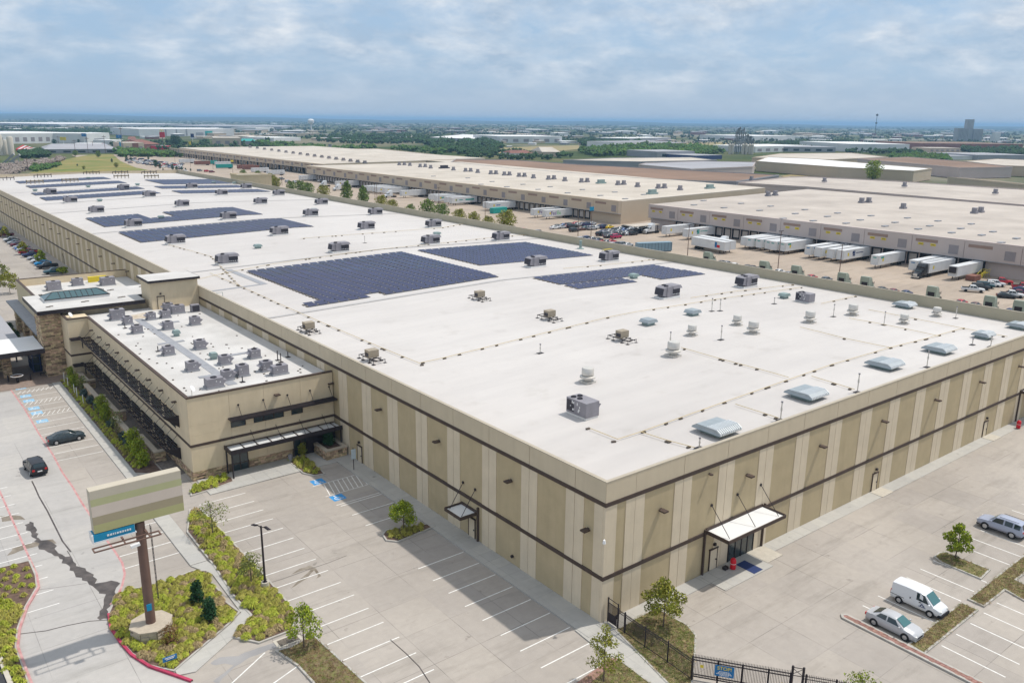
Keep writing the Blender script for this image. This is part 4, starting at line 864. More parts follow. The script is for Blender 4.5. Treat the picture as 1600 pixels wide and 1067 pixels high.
q = RF(265, 488); mb = MB(); mb.flat([(-14, 99.5), (-11, 99), (-8.6, 102), (-9, 103.6), (-13, 102.5)], 10.12); part('rust_stain', mb, mat('rust_stain', (0.52, 0.42, 0.30), 0.8, 0.2, 0.8, coords='pos', c2=(0.62, 0.57, 0.5)), an)
# upper awning, lower canopy on the front
mb = MB(); mb.box(-14.2, AY0-1.4, 6.98, -0.1, AY0-0.01, 7.16)
for i in range(7): mb.box(-14.2, AY0-1.4+i*0.2, 7.161, -0.1, AY0-1.31+i*0.2, 7.2)
part('awning', mb, X['dark_metal'], an)
for x in (-12.8, -9.6, -6.4, -3.3, -0.6):
    mb = MB(); mb.cyl((x, AY0, 8.6), (x, AY0-1.2, 7.1), 0.035, n=6); mb.cyl((x, AY0-0.06, 8.6), (x, AY0, 8.6), 0.13, n=8); part('tie_rod', mb, X['dark_metal'], an)
mb = MB(); mb.box(-14.9, AY0-2.3, 3.3, -0.15, AY0-0.1, 3.5); cn = part('front_canopy', mb, X['white_wall'], an)
mb = MB(); mb.box(-15.0, AY0-2.45, 3.25, -0.12, AY0-2.301, 3.78); mb.box(-15.0, AY0-2.3, 3.25, -14.901, AY0-0.1, 3.78)
part('fascia', mb, X['dark_metal'], cn)
mb = MB()
for k in range(9): mb.box(-14.8+k*1.75, AY0-2.28, 3.501, -14.72+k*1.75, AY0-0.12, 3.6)
mb.box(-14.8, AY0-0.2, 3.61, -0.2, AY0-0.1, 3.7); part('purlin', mb, X['band'], cn)
for x, y in ((-14.9, AY0-2.35), (-0.35, AY0-2.35), (-14.9, AY0-0.4)):
    mb = MB(); mb.box(x, y, 0.05, x+0.16, y+0.16, 3.25); part('post', mb, X['dark_metal'], an)
mb = MB(); mb.box(-4.3, AY0-0.3, 0.1, -0.2, AY0-0.14, 3.2); part('dark_screen', mb, X['dark_metal'], an)
mb = MB()
for x in (-11.5, -8.2, -5.0, -1.8): mb.cyl((x, AY0, 5.0), (x, AY0-1.9, 3.5), 0.03, n=5)
part('canopy_rod', mb, X['dark_metal'], an)
mb = MB(); mb.box(-8.2, AY0-0.6, 8.9, -7.5, AY0, 9.05); part('wall_light', mb, X['band'], an)
# sunshades along the side
def sunshade(z, y0, y1):
    s = MB(); s.box(AX-1.75, y0, z-0.12, AX-1.6, y1, z+0.12); o = part('sunshade', s, X['dark_metal'], an)
    for k in range(5):
        x = AX-1.4+k*0.27; m_ = MB(); m_.box(x, y0, z-0.03, x+0.1, y1, z+0.07); part('slat', m_, X['dark_metal'], o)
    n = int((y1-y0)/2.4)
    for k in range(n+1):
        y = y0+(y1-y0)*k/n; m_ = MB(); m_.box(AX-1.6, y-0.07, z-0.14, AX-0.005, y+0.07, z+0.029); m_.box(AX-1.9, y-0.1, z+0.121, AX-1.5, y+0.1, z+0.26); part('bracket', m_, X['dark_metal'], o)
    for k in range(19):
        y = y0+1+k*(y1-y0-2)/18; m_ = MB(); m_.cyl((AX-0.02, y, z+1.35), (AX-1.3, y, z+0.05), 0.028, n=5); m_.cyl((AX-0.05, y, z+1.35), (AX, y, z+1.35), 0.1, n=6); part('tie_rod', m_, X['dark_metal'], o)
    m_ = MB(); m_.add([(AX-1.7, y0, z-0.12), (AX, y0, z-0.12), (AX, y0, z-1.6), (AX-1.7, y0+.08, z-0.12), (AX, y0+.08, z-0.12), (AX, y0+.08, z-1.6)], [(0, 2, 1), (3, 4, 5), (0, 3, 5, 2)]); part('end_bracket', m_, X['dark_metal'], o)
sunshade(7.4, 55.2, 102.4); sunshade(2.95, 55.8, 102.6)
for k in range(9): mb = MB(); mb.box(AX-0.55, 55.5+k*5.5, 9.0, AX, 56.0+k*5.5, 9.12); part('wall_light', mb, X['band'], an)
for z in (7.4, 2.95):
    mb = MB(); mb.box(-22.0, AY1-1.5, z-0.1, -20.3, AY1-0.01, z+0.1); mb.box(-20.45, AY1-1.5, z-1.5, -20.3, AY1-1.35, z-0.1)
    for k in range(5): mb.box(-22.0, AY1-1.4+k*0.28, z+0.1, -20.3, AY1-1.28+k*0.28, z+0.16)
    part('sunshade', mb, X['dark_metal'], an)
# rooftop condensers on the annex
def annex_unit(lab, p_, sx, sy, sz, hood=True, kind='grey_metal', flip=False):
    t = thing('condensing_unit', lab, 'rooftop unit', p_, 0, 'small grey condensers on the annex roof')
    b = MB(); b.box(-sx/2, -sy/2, 0.22, sx/2, sy/2, sz); part('cabinet', b, X[kind], t)
    b = MB(); b.box(-sx/2-0.12, -sy/2-0.1, 0, sx/2+0.12, sy/2+0.1, 0.218); part('curb', b, X['pad'], t)
    b = MB(); b.lathe([(0.4, 0), (0.4, 0.1), (0.33, 0.1), (0.3, 0.02)], 12, 0, (0, 0, sz)); part('fan', b, X['grey_dark'], t)
    f = -1 if not flip else 1
    if hood:
        b = MB(); x = f*sx/2; b.add([(x, -sy*0.4, 0.4), (x+f*0.5, -sy*0.4, 0.8), (x+f*0.5, sy*0.4, 0.8), (x, sy*0.4, 0.4), (x, -sy*0.4, 1.0), (x, sy*0.4, 1.0)], [(0, 1, 4), (3, 5, 2), (0, 3, 2, 1), (1, 2, 5, 4), (0, 1, 2, 3)]); part('intake_hood', b, X['grey_metal'], t)
    b = MB(); r = random.Random(int(p_[0]*31+p_[1]*7))
    for i in range(2):
        x = r.uniform(-sx*0.4, sx*0.3); z = r.uniform(0.5, sz-0.4); b.box(x, -sy/2-0.02, z, x+r.uniform(.06, .16), -sy/2-0.001, z+r.uniform(.06, .16))
    part('label_plate', b, X['dish'], t)
    b = MB(); b.box(sx/2+0.001, -sy*0.35, 0.4, sx/2+0.03, sy*0.35, sz-0.25); part('grille', b, X['grey_dark'], t)
    return t
AU = [(185, 500, 2.6, 1.8, 2.1), (201, 507, 1.6, 1.6, 1.5), (216, 521, 1.7, 1.7, 1.5), (237.5, 500, 1.6, 1.5, 1.4), (260, 497, 1.7, 1.6, 1.5), (264, 515, 1.7, 1.6, 1.5), (306, 508, 1.7, 1.6, 1.6), (314, 546, 1.7, 1.6, 1.6), (265, 555, 1.7, 1.6, 1.5), (302, 580, 1.7, 1.6, 1.5),
      (279, 490, 2.6, 1.6, 1.7), (264, 486, 1.8, 1.5, 1.6), (353, 570, 1.7, 1.6, 1.5), (399.5, 560, 1.7, 1.6, 1.5), (336.5, 606, 2.5, 1.6, 1.5), (357, 594, 1.6, 1.5, 1.5), (381, 588, 1.7, 1.5, 1.8), (418, 580, 1.7, 1.6, 1.6), (438.5, 585.5, 2.5, 1.4, 1.5)]
AL = ['big bluish one at the far left corner', 'beside the big bluish one', 'alone in front of the bluish one', 'in the far middle', 'right of the far middle one', 'just right of the grey walkway, far half', 'alone near the main wall, far half', 'near the main wall halfway along', 'left of the grey walkway halfway along', 'left of the walkway in the near half', 'long one in the far right pair', 'behind the long far right one', 'right of the walkway in the near half', 'in the right middle near two vent pipes',
      'long one nearest the front corner', 'tucked behind the long front one', 'tall one in the front cluster', 'behind the long right one in the front cluster', 'long one at the right of the front cluster']
for (a, b, sx, sy, sz), lab in zip(AU, AL):
    q = G(a, b, 10.1); annex_unit('small grey condenser on the annex roof, '+lab, (q.x, q.y+0.4, 10.1), sx*.82, sy*.82, sz*.85, True, flip=(a > 300 and a < 360))
for i, (a, b) in enumerate([(276, 525), (334, 561)]):
    q = G(a, b, 10.1); t = thing('roof_vent', 'small green hooded vent on the annex roof, %s' % ('far one' if i == 0 else 'near one'), 'roof vent', q); hood_parts(t, 1.1, 1.0, X['galv_green'], False)
q = G(305, 487, 10.1); t = thing('louvre_box', 'square box with a black louvre at the far right of the annex roof', 'roof vent', q); mb = MB(); mb.box(-0.7, -0.5, 0, 0.7, 0.5, 1.3); part('casing', mb, X['grey_metal'], t); mb = MB(); mb.box(-0.55, -0.53, 0.15, 0.6, -0.501, 1.15); part('louver', mb, X['grey_dark'], t)
for i, (a, b, h) in enumerate([(434, 563, 1.4), (439, 566, 1.3), (195.5, 513, 0.8), (247, 549, 0.8), (379, 597, 0.8), (450, 558, 0.8)]):
    q = G(a, b, 10.1); t = thing('vent_pipe', 'short vent pipe on the annex roof, %s from the main wall side' % ORD[i], 'vent pipe', q, 0, 'vent pipes on the annex roof')
    mb = MB(); mb.box(-.3, -.3, 0, .3, .3, .05); part('base_plate', mb, X['dark_metal'], t); mb = MB(); mb.cyl((0, 0, 0.05), (0, 0, h), 0.07, n=8); part('pipe', mb, X['dark_metal'], t)
mb = MB(); r = random.Random(9)
for i in range(75):
    x, y = r.uniform(-17.8, -1), r.uniform(53, 100); mb.box(x, y, 10.1, x+r.uniform(.12, .3), y+r.uniform(.12, .3), 10.2)
part('roof_block', mb, X['block'], an, stuff=True)
for i, (a, b) in enumerate([(294, 615), (104, 497)]):
    q = G(a, b, 10.7); t = thing('satellite_dish', 'small white dish on the annex roof corner, %s' % ('front left' if i == 0 else 'far left'), 'dish', (q.x+0.6, q.y+0.6, 10.1)); mb = MB(); mb.cyl((0, 0, 0), (0, 0, 0.9), 0.04, n=6); part('mast', mb, X['alu'], t)
    mb = MB(); mb.lathe([(0.05, 0), (0.25, 0.05), (0.42, 0.2)], 12); o = part('bowl', mb, X['dish'], t, (0, 0, 0.9)); o.rotation_euler = (1.0, 0, 0.8)

# ------------------------------------------------------------------ stair tower, entrance block
tw = thing('stair_tower', 'tan stair tower with flat dark edged roof beside the long wall', 'tower', (0, 0, 0))
mb = MB(); mb.box(-8.1, 104.6, 0, -0.05, 111, 14.9); part('wall', mb, X['annex_wall'], tw)
mb = MB(); mb.box(-8.6, 104.1, 14.901, 0.3, 111.4, 15.3); part('fascia', mb, X['dark_metal'], tw)
mb = MB(); mb.flat([(-8.5, 104.2), (0.2, 104.2), (0.2, 111.3), (-8.5, 111.3)], 15.31); part('roof', mb, X['annex_roof'], tw)
o = door(tw, -6.6, 104.6, 0, 1.1, 2.1, 'annex_wall'); o.location.z = 10.15
eb = thing('entrance_block', 'entrance building with ledgestone tower, white flat roof and dark fascia', 'office building', (0, 0, 0))
mb = MB(); mb.box(-21.95, 108.2, 0, -8.15, 120.4, 11.0); mb.box(-8.149, 111.1, 0, -0.1, 120.4, 11.0); part('wall', mb, X['annex_wall'], eb)
mb = MB(); mb.box(-25.6, 106.4, 11.1, -8.7, 121, 11.75); mb.box(-8.69, 111.5, 11.1, -0.1, 121, 11.75); part('fascia', mb, X['dark_metal'], eb)
mb = MB(); mb.flat([(-25.55, 106.45), (-8.75, 106.45), (-8.75, 120.95), (-25.55, 120.95)], 11.76); mb.flat([(-8.74, 111.5), (-0.1, 111.5), (-0.1, 120.95), (-8.74, 120.95)], 11.76); part('roof', mb, X['annex_roof'], eb)
mb = MB(); mb.box(-25.0, 108.3, 0, -22.0, 113.5, 11.09); part('pier_core', mb, X['mortar'], eb)
mb = MB(); stones(mb, (-25.05, 108.3, 0), (1, 0, 0), (0, -1, 0), 3.1, 11.05, 21, 0.16, 0.36, 0.4, 1.1); stones(mb, (-25.0, 113.5, 0), (0, -1, 0), (-1, 0, 0), 5.25, 11.05, 22, 0.16, 0.36, 0.4, 1.1); part('stone_cladding', mb, X['stone'], eb, stuff=True)
# pyramid skylight
mb = MB(); x0, x1, y0, y1 = -23.3, -13.0, 113.0, 117.6; mb.box(x0, y0, 11.761, x1, y1, 12.2); sk = part('skylight', mb, X['white_roof'], eb)
zr = 13.1; ym = (y0+y1)/2; n = 8
for k in range(n):
    xa, xb = x0+1.6+(x1-x0-3.2)*k/n, x0+1.6+(x1-x0-3.2)*(k+1)/n
    ba, bb = (x0 if k == 0 else xa), (x1 if k == n-1 else xb)
    for yy in (y0, y1):
        a = MB(); a.quad((ba, yy, 12.21), (bb, yy, 12.21), (xb-0.05, ym, zr), (xa+0.05, ym, zr)) if yy == y0 else a.quad((bb, yy, 12.21), (ba, yy, 12.21), (xa+0.05, ym, zr), (xb-0.05, ym, zr)); part('pane', a, X['glass_sky'], sk)
    if k:
        a = MB(); a.cyl((xa, y0, 12.22), (xa, ym, zr+.02), 0.05, n=5); part('glazing_bar', a, X['dark_metal'], sk)
a = MB(); a.add([(x0, y0, 12.21), (x0, y1, 12.21), (x0+1.6, ym, zr), (x1, y0, 12.21), (x1, y1, 12.21), (x1-1.6, ym, zr)], [(0, 2, 1), (3, 4, 5)]); part('pane', a, X['glass_sky'], sk)
a = MB(); a.cyl((x0+1.6, ym, zr), (x1-1.6, ym, zr), 0.07, n=6)
for sx, ex in ((x0, x0+1.6), (x1, x1-1.6)):
    for yy in (y0, y1): a.cyl((sx, yy, 12.22), (ex, ym, zr), 0.06, n=5)
a.box(x0-0.1, y0-0.1, 12.15, x1+0.1, y0-0.001, 12.3); a.box(x0-0.1, y1+0.001, 12.15, x1+0.1, y1+0.1, 12.3); part('ridge_frame', a, X['dark_metal'], sk)
a = MB()
for px_, py_ in ((75, 480), (80, 479), (130, 472), (136, 471), (170, 454), (175, 453), (187, 465), (193, 464), (63, 461), (220, 448)):
    q = G(px_, py_, 11.76); a.box(q.x-.3, q.y-.2, 11.761, q.x+.3, q.y+.2, 11.86)
part('roof_block', a, X['block'], eb)
# lower rear section with parapet
mb = MB(); mb.box(-22, 155.7, 0, -0.1, 156.2, 9.0); mb.box(-22, 121.1, 0, -21.6, 155.69, 9.0); part('rear_parapet', mb, X['annex_wall'], eb)
mb = MB(); mb.box(-22.05, 155.68, 9.001, -0.1, 156.25, 9.1); mb.box(-22.05, 121.1, 9.001, -21.55, 155.679, 9.1); part('coping', mb, X['band'], eb)
mb = MB(); mb.flat([(-21.6, 121.1), (-0.1, 121.1), (-0.1, 155.7), (-21.6, 155.7)], 7.5); part('rear_roof', mb, X['annex_roof'], eb)
for i, (a, b, sx, sy, sz) in enumerate([(86, 454, 3.2, 2.4, 2.6), (123, 447, 2.6, 1.8, 2.2), (170, 446, 3.4, 2.4, 2.4)]):
    q = G(a, b, 7.5); annex_unit('grey rooftop unit behind the skylight, %s from the left' % ORD[i], (q.x, q.y+0.8, 7.5), sx*.8, sy*.8, sz*.72)
q = G(152, 440, 7.5); mb = MB(); mb.box(-1.8, -0.4, 0, 1.8, 0.4, 1.2); solid('roof_beam', mb, X['yellow'], 'yellow cover beam between two units behind the skylight', 'roof equipment', q)
# low canopy roof along the left side
mb = MB(); mb.box(-24.2, 121.1, 4.3, -22.06, 157, 4.6); part('side_canopy', mb, X['pad'], eb)
for k, y in enumerate((127, 136, 145)):
    mb = MB(); mb.box(-24.0, y, 0, -22.8, y+2.6, 4.29); part('side_pier_core', mb, X['mortar'], eb)
    mb = MB(); stones(mb, (-24.0, y+2.6, 0), (0, -1, 0), (-1, 0, 0), 2.6, 4.25, 40+k); stones(mb, (-24.0, y, 0), (1, 0, 0), (0, -1, 0), 1.2, 4.25, 50+k); part('side_pier_stone', mb, X['stone'], eb, stuff=True)
# glazed vestibule
vs_ = thing('glass_vestibule', 'dark framed glass entrance box under the portico beside the stone tower', 'entrance', (-26.5, 112.6, 0))
mb = MB(); mb.box(0.06, 0.06, 0.06, 2.3, 4.4, 4.3); part('glass_pane', mb, X['glass'], vs_)
mb = MB()
for x in (0, 1.1, 2.25): mb.box(x, -0.02, 0, x+0.14, 0.05, 4.4)
for y in (1.5, 3.0, 4.4): mb.box(-0.02, y, 0, 0.05, y+0.12, 4.4)
for z in (0, 1.4, 2.8, 4.3): mb.box(0.14, -0.021, z, 2.25, 0.049, z+0.13); mb.box(-0.021, 0.05, z, 0.049, 4.4, z+0.13)
part('frame', mb, X['navy'], vs_)
pc = thing('portico', 'white topped portico slab with dark fascia on ledgestone columns', 'canopy', (0, 0, 0))
mb = MB(); mb.box(-36, 107.2, 4.5, -25.1, 117.8, 5.3); part('fascia', mb, X['dark_metal'], pc)
mb = MB(); mb.flat([(-35.9, 107.3), (-25.2, 107.3), (-25.2, 117.7), (-35.9, 117.7)], 5.31); part('roof', mb, X['white_roof'], pc)
mb = MB(); mb.box(-46, 117.9, 4.6, -27.4, 142, 5.2); part('drive_through_roof', mb, X['grey_roof'], pc)
for k, (x, y) in enumerate(((-30.9, 111.6), (-31.6, 116.2))):
    mb = MB(); mb.box(x, y, 0, x+1.1, y+1.1, 4.49); part('column_core', mb, X['mortar'], pc)
    mb = MB(); stones(mb, (x, y, 0), (1, 0, 0), (0, -1, 0), 1.1, 4.45, 60+k); stones(mb, (x+1.1, y, 0), (0, 1, 0), (1, 0, 0), 1.1, 4.45, 62+k); stones(mb, (x, y+1.1, 0), (0, -1, 0), (-1, 0, 0), 1.1, 4.45, 64+k); part('column_stone', mb, X['stone'], pc, stuff=True)
# bollards, round post light, bench
for i, (a, b) in enumerate([(48.5, 594.5), (13.5, 597), (26.5, 565)]):
    q = G(a, b); mb = MB(); mb.cyl((0, 0, 0), (0, 0, 1.1), 0.13, n=10); mb.cyl((0, 0, 1.101), (0, 0, 1.16), 0.1, n=10); solid('bollard', mb, X['dark_metal'], 'dark bollard by the entrance, %s' % ['right of the round post', 'left of the round post', 'under the portico beyond'][i], 'bollard', q, 0, 'dark bollards by the entrance')
q = G(28, 598); t = thing('round_planter_post', 'round white rimmed disc on a dark post at the entrance', 'post light', (q.x, q.y, 0)); mb = MB(); mb.cyl((0, 0, 0), (0, 0, 1.1), 0.2, n=10); part('post', mb, X['dark_metal'], t)
mb = MB(); mb.lathe([(0.2, 1.0), (0.85, 1.15), (0.95, 1.25), (0.85, 1.28), (0.8, 1.2)], 20); part('rim', mb, X['dish'], t, smooth=True); mb = MB(); mb.lathe([(0.78, 1.21), (0, 1.22)], 20); part('centre', mb, X['mulch'], t)
q = G(70, 586); t = thing('bench', 'small dark bench at the foot of the glass vestibule', 'bench', (q.x, q.y, 0)); mb = MB(); mb.box(-.7, -.2, .42, .7, .2, .48); part('seat', mb, X['dark_metal'], t)
for x in (-.62, .55):
    mb = MB(); mb.box(x, -.18, 0, x+.07, .18, .419); part('leg', mb, X['dark_metal'], t)
# low stone garden walls along the annex side
for i, (y0, y1, x) in enumerate([(97, 104.4, -21.3), (87.6, 95.5, -21.9), (78.5, 86, -21.2), (69, 76.6, -21.9), (59.8, 67.2, -21.0)]):
    t = thing('garden_wall', 'low ledgestone garden wall with pale cap along the annex, %s from the entrance' % ORD[i], 'stone wall', (x, y0, 0), 0, 'low stone walls along the annex')
    mb = MB(); mb.box(0, 0, 0, 0.45, y1-y0, 1.45); mb.box(0.451, 0, 0, 1.3, 0.45, 1.45); part('core', mb, X['mortar'], t)
    mb = MB(); stones(mb, (0, y1-y0, 0), (0, -1, 0), (-1, 0, 0), y1-y0, 1.44, 70+i); stones(mb, (0, 0, 0), (1, 0, 0), (0, -1, 0), 1.3, 1.44, 80+i); part('stone_face', mb, X['stone'], t, stuff=True)
    mb = MB(); mb.box(-0.16, -0.16, 1.451, 0.5, y1-y0+0.05, 1.62); mb.box(0.501, -0.16, 1.451, 1.4, 0.5, 1.62); part('cap', mb, X['stone_cap'], t)
# stone planter by the front canopy
t = thing('stone_planter', 'square ledgestone planter holding a shrub at the end of the front canopy', 'planter', (-3.2, 47.6, 0))
mb = MB(); mb.box(0, 0, 0, 2.9, 0.35, 1.25); mb.box(0, 0.351, 0, 0.35, 3.7, 1.25); mb.box(2.55, 0.351, 0, 2.9, 3.7, 1.25); part('core', mb, X['mortar'], t)
mb = MB(); stones(mb, (0, 0, 0), (1, 0, 0), (0, -1, 0), 2.9, 1.24, 90); stones(mb, (0, 3.7, 0), (0, -1, 0), (-1, 0, 0), 3.7, 1.24, 91); part('stone_face', mb, X['stone'], t, stuff=True)
mb = MB(); mb.box(-0.13, -0.13, 1.251, 3.03, 0.4, 1.4); mb.box(-0.13, 0.401, 1.251, 0.42, 3.7, 1.4); mb.box(2.5, 0.401, 1.251, 3.03, 3.7, 1.4); part('cap', mb, X['stone_cap'], t)
mb = MB(); mb.flat([(0.35, 0.35), (2.55, 0.35), (2.55, 3.7), (0.35, 3.7)], 1.1); part('soil', mb, X['mulch'], t)
# ------------------------------------------------------------------ planting beds
def bed(name, poly, m, kerbm=None, z=0.12, kz=0.15, wid=0.17):
    mb = MB(); mb.prism(poly, -0.1, z); struct(name, mb, X[m])
    if kerbm:
        mb = MB(); mb.kerb(poly, wid, -0.1, kz); struct('kerb', mb, X[kerbm])
BED1 = gp([(297, 797), (312, 795), (333, 815), (352, 836), (382, 868), (420, 908), (461, 956), (457, 985), (405, 1005), (364, 996), (393, 962), (367, 934), (335, 885), (293, 832)])
BED2 = gp([(182, 932), (205, 921), (242, 916), (300, 893), (324, 893), (332, 914), (345, 926), (349, 938), (374, 957), (358, 975), (272, 1049), (234, 1041), (206, 1022), (187, 1001), (173, 979), (170, 960)])
BED3 = gp([(-25, 893), (0, 888), (46, 877), (56, 900), (58, 918), (47, 937), (40, 949), (28, 983), (25, 1012), (38, 1047), (46, 1070), (58, 1100), (20, 1100), (-10, 1010), (-25, 960)])
BED4 = gp([(299, 775), (298, 764), (322, 752), (347, 742), (362, 747), (365, 753), (335, 764)])
BED5 = gp([(448, 719), (478, 713), (507, 741), (492, 744), (474, 740)])
BED6 = gp([(598, 836), (604, 829), (678, 818), (680, 823), (622, 847), (604, 845)])
BED7 = gp([(432, 1018), (455, 1012), (489, 993), (570, 1067), (600, 1100), (520, 1100), (465, 1040)])
BEDL = [(-23.85, 105), (-23.85, 58.5), (-21.2, 56), (-21.2, 105)]
for p_, m in ((BED1, 'mulch'), (BED2, 'mulch'), (BED3, 'mulch'), (BED4, 'mulch'), (BED5, 'mulch'), (BED6, 'mulch'), (BED7, 'dirt')): bed('planting_bed', p_, m, 'kerb')
bed('planting_bed', BEDL, 'mulch', None)
mb = MB(); mb.prism([(-20.9, 54.5), (AX-0.01, 54.5), (AX-0.01, 104), (-20.9, 104)], -0.1, 0.1); struct('gravel_strip', mb, mat('gravel', (0.19, 0.165, 0.145), 0.95, 0.35, 4, coords='pos', detail=8))
mb = MB(); mb.kerb(P2[5:] , 0.2, 0, 0.17, closed=False); struct('red_kerb', mb, X['pink_line'])
mb = MB(); mb.kerb(gp([(170, 960), (173, 981), (187.5, 1003), (206, 1024), (234, 1042), (277.5, 1057), (300, 1065)]), 0.22, 0, 0.18, closed=False); struct('red_kerb', mb, X['red_kerb'])
GR1 = gp([(962, 986), (992, 968), (1026, 951), (1046, 963), (1074, 978), (1087, 994), (1086, 1015), (1080, 1075), (1075, 1096), (1042, 1067)])
GR2 = gp([(880, 1085), (957, 1034), (968, 1032), (1014, 1067), (1035, 1085)])
bed('grass_bed', GR1, 'dirt', 'kerb', 0.11); bed('grass_bed', GR2, 'dirt', 'kerb', 0.11)
mb = MB(); mb.prism(gp([(896, 1072), (955, 1030), (966, 1031), (912, 1078)]), 0, 0.16); struct('paver_edge', mb, X['pavers'])
PL1 = gp([(1443, 1022), (1420, 1008), (1502, 943), (1527, 954)])
PL2 = gp([(1512.8, 937), (1600, 869), (1640, 838), (1662, 851), (1586, 907), (1622, 925), (1600, 939), (1570, 922), (1537, 948)])
PL3 = gp([(1460, 871), (1467, 865), (1477, 863.5), (1546, 891), (1532, 905), (1472, 880)])
for p_ in (PL1, PL2, PL3): bed('planting_bed', p_, 'dirt', 'kerb')
MED = [(22.6, -12.0), (23.0, -11.4), (23.4, -12.0)]
a, b = G(1320, 964), G(1530, 1070)
mb = MB(); d = (b-a).normalized(); nn = Vector((-d.y, d.x, 0)); e = a+d*30
POLY = [(a+nn*0.35), (a-d*0.3), (a-nn*0.35), (e-nn*0.35), (e+nn*0.35)]
bed('paver_median', [(p.x, p.y) for p in POLY], 'pavers', 'kerb', 0.14, 0.17, 0.22)
mb = MB(); r = random.Random(4)
for k in range(70):
    for j in range(3):
        c = a+d*(0.35+k*0.42)+nn*(-0.22+j*0.22); mb.obox((c.x, c.y, 0.141), d, 0.38, 0.19, 0.02+r.uniform(0, .015))
o = stuff('paver', mb, X['pavers'], 'red brick pavers laid along the narrow median', 'pavers')
# street corner bottom left
mb = MB(); mb.flat(gp([(-40, 1020), (0, 1032), (14, 1067), (25, 1100), (-40, 1100)]), 0.2); struct('street', mb, X['asphalt'])
mb = MB(); mb.kerb(gp([(-30, 985), (0, 1030), (15, 1067), (28, 1100)]), 0.35, 0, 0.35, closed=False); struct('street_kerb', mb, X['padlight'])

# ------------------------------------------------------------------ plants
def inside(p, poly):
    c = False; n = len(poly)
    for i in range(n):
        (x1, y1), (x2, y2) = poly[i], poly[(i+1) % n]
        if (y1 > p[1]) != (y2 > p[1]) and p[0] < (x2-x1)*(p[1]-y1)/(y2-y1)+x1: c = not c
    return c
def scatter(poly, gap, r, marg=0.25):
    xs = [p[0] for p in poly]; ys = [p[1] for p in poly]; out = []
    y = min(ys); row = 0
    while y < max(ys):
        x = min(xs)+(gap/2 if row % 2 else 0)
        while x < max(xs):
            p = (x+r.uniform(-.22, .22)*gap, y+r.uniform(-.22, .22)*gap)
            if inside(p, poly) and all(inside((p[0]+dx, p[1]+dy), poly) for dx, dy in ((marg, 0), (-marg, 0), (0, marg), (0, -marg))): out.append(p)
            x += gap
        y += gap*0.87; row += 1
    return out
def clump_mb(mb, cx, cy, z, R_, H_, n, r, mi=0):
    """dome of arching blades"""
    for i in range(n):
        t = r.uniform(0, 2*PI); e = math.asin(r.uniform(.05, 1)); w_ = r.uniform(.014, .03)*R_/0.5; k = r.uniform(.85, 1.08)
        dx, dy = math.cos(t), math.sin(t); px_, py_ = -dy*w_, dx*w_
        ho, ve = R_*math.cos(e)*k, H_*math.sin(e)*k
        b = (cx+dx*.1*R_, cy+dy*.1*R_, z); m1 = (cx+dx*ho*.62, cy+dy*ho*.62, z+ve*.75+H_*.25); t1 = (cx+dx*ho, cy+dy*ho, z+ve*.9)
        mb.add([(b[0]-px_*.5, b[1]-py_*.5, b[2]), (b[0]+px_*.5, b[1]+py_*.5, b[2]), (m1[0]+px_, m1[1]+py_, m1[2]), (m1[0]-px_, m1[1]-py_, m1[2]), t1], [(0, 1, 2, 3), (3, 2, 4)], mi)
CL = {}; BUDGET = [300]
for mn in ('grass_yellow', 'grass_olive', 'grass_tan'):
    for v in range(2):
        mb = MB(); clump_mb(mb, 0, 0, 0, 0.5, 0.5, 300, random.Random(v*9+len(mn))); CL[mn, v] = mb.mesh('grass_clump', X[mn])
def clumps(poly, gap, seed, label, group, mats_, s=1.06, cap=400, marg=0.2):
    r = random.Random(seed); P = scatter(poly, gap, r, marg); P.sort(key=lambda p: (p[0]-CAM.x)**2+(p[1]-CAM.y)**2)
    cap = min(cap, max(0, BUDGET[0]))
    BUDGET[0] -= min(cap, len(P))
    for p in P[:cap]:
        o = obj('grass_clump', CL[r.choice(mats_), r.randrange(2)], None, (p[0], p[1], 0.1), r.uniform(0, 6.3)); k = s*r.uniform(.75, 1.15); o.scale = (k, k, k*r.uniform(.85, 1.2)); tag(o, label, 'grass clump', group)
    if len(P) > cap:
        mb = MB()
        for p in P[cap:]: clump_mb(mb, p[0], p[1], 0.1, .5*s, .5*s, 130, r, r.randrange(len(set(mats_))))
        stuff('grass_clumps', mb, [X[q] for q in sorted(set(mats_), reverse=True)], label.replace('clump', 'clumps', 1), 'grass')
Yw, Ol, Tn = 'grass_yellow', 'grass_olive', 'grass_tan'
clumps(BED2, 0.78, 1, 'rounded ornamental grass clump in the bed around the tall sign pole', 'grass clumps round the sign pole', [Yw, Yw, Ol, Ol, Ol, Tn])
clumps(BED1, 0.78, 2, 'rounded ornamental grass clump in the long bed beside the lamp post', 'grass clumps of the long bed', [Yw, Yw, Ol, Ol, Tn])
clumps(BED3[:0] or [p for p in gp([(-25, 940), (0, 938), (40, 945), (28, 983), (25, 1012), (38, 1047), (46, 1070), (58, 1100), (20, 1100), (-10, 1010)])], 0.7, 3, 'bright grass clump in the left bed along the red kerb', 'grass clumps of the left bed', [Yw, Yw, Ol], 1.0)
clumps(gp([(-20, 893), (0, 889), (45, 879), (55, 900), (57, 918), (46, 937), (0, 936), (-20, 936)]), 1.15, 4, 'small shrub clump spaced in dark mulch in the left bed', 'small shrubs in mulch', [Ol, Yw], 0.85)
clumps(BED4, 0.85, 5, 'grass clump in the small bed at the annex corner', 'grass clumps at the annex corner', [Yw])
clumps(BED5, 0.8, 6, 'grass clump in the small bed in front of the annex canopy', 'grass clumps before the canopy', [Yw, Ol, Yw])
clumps(BED6, 0.75, 7, 'dense green grass clump in the island by the long wall', 'grass clumps in the island', [Ol], 1.0, marg=0.3)
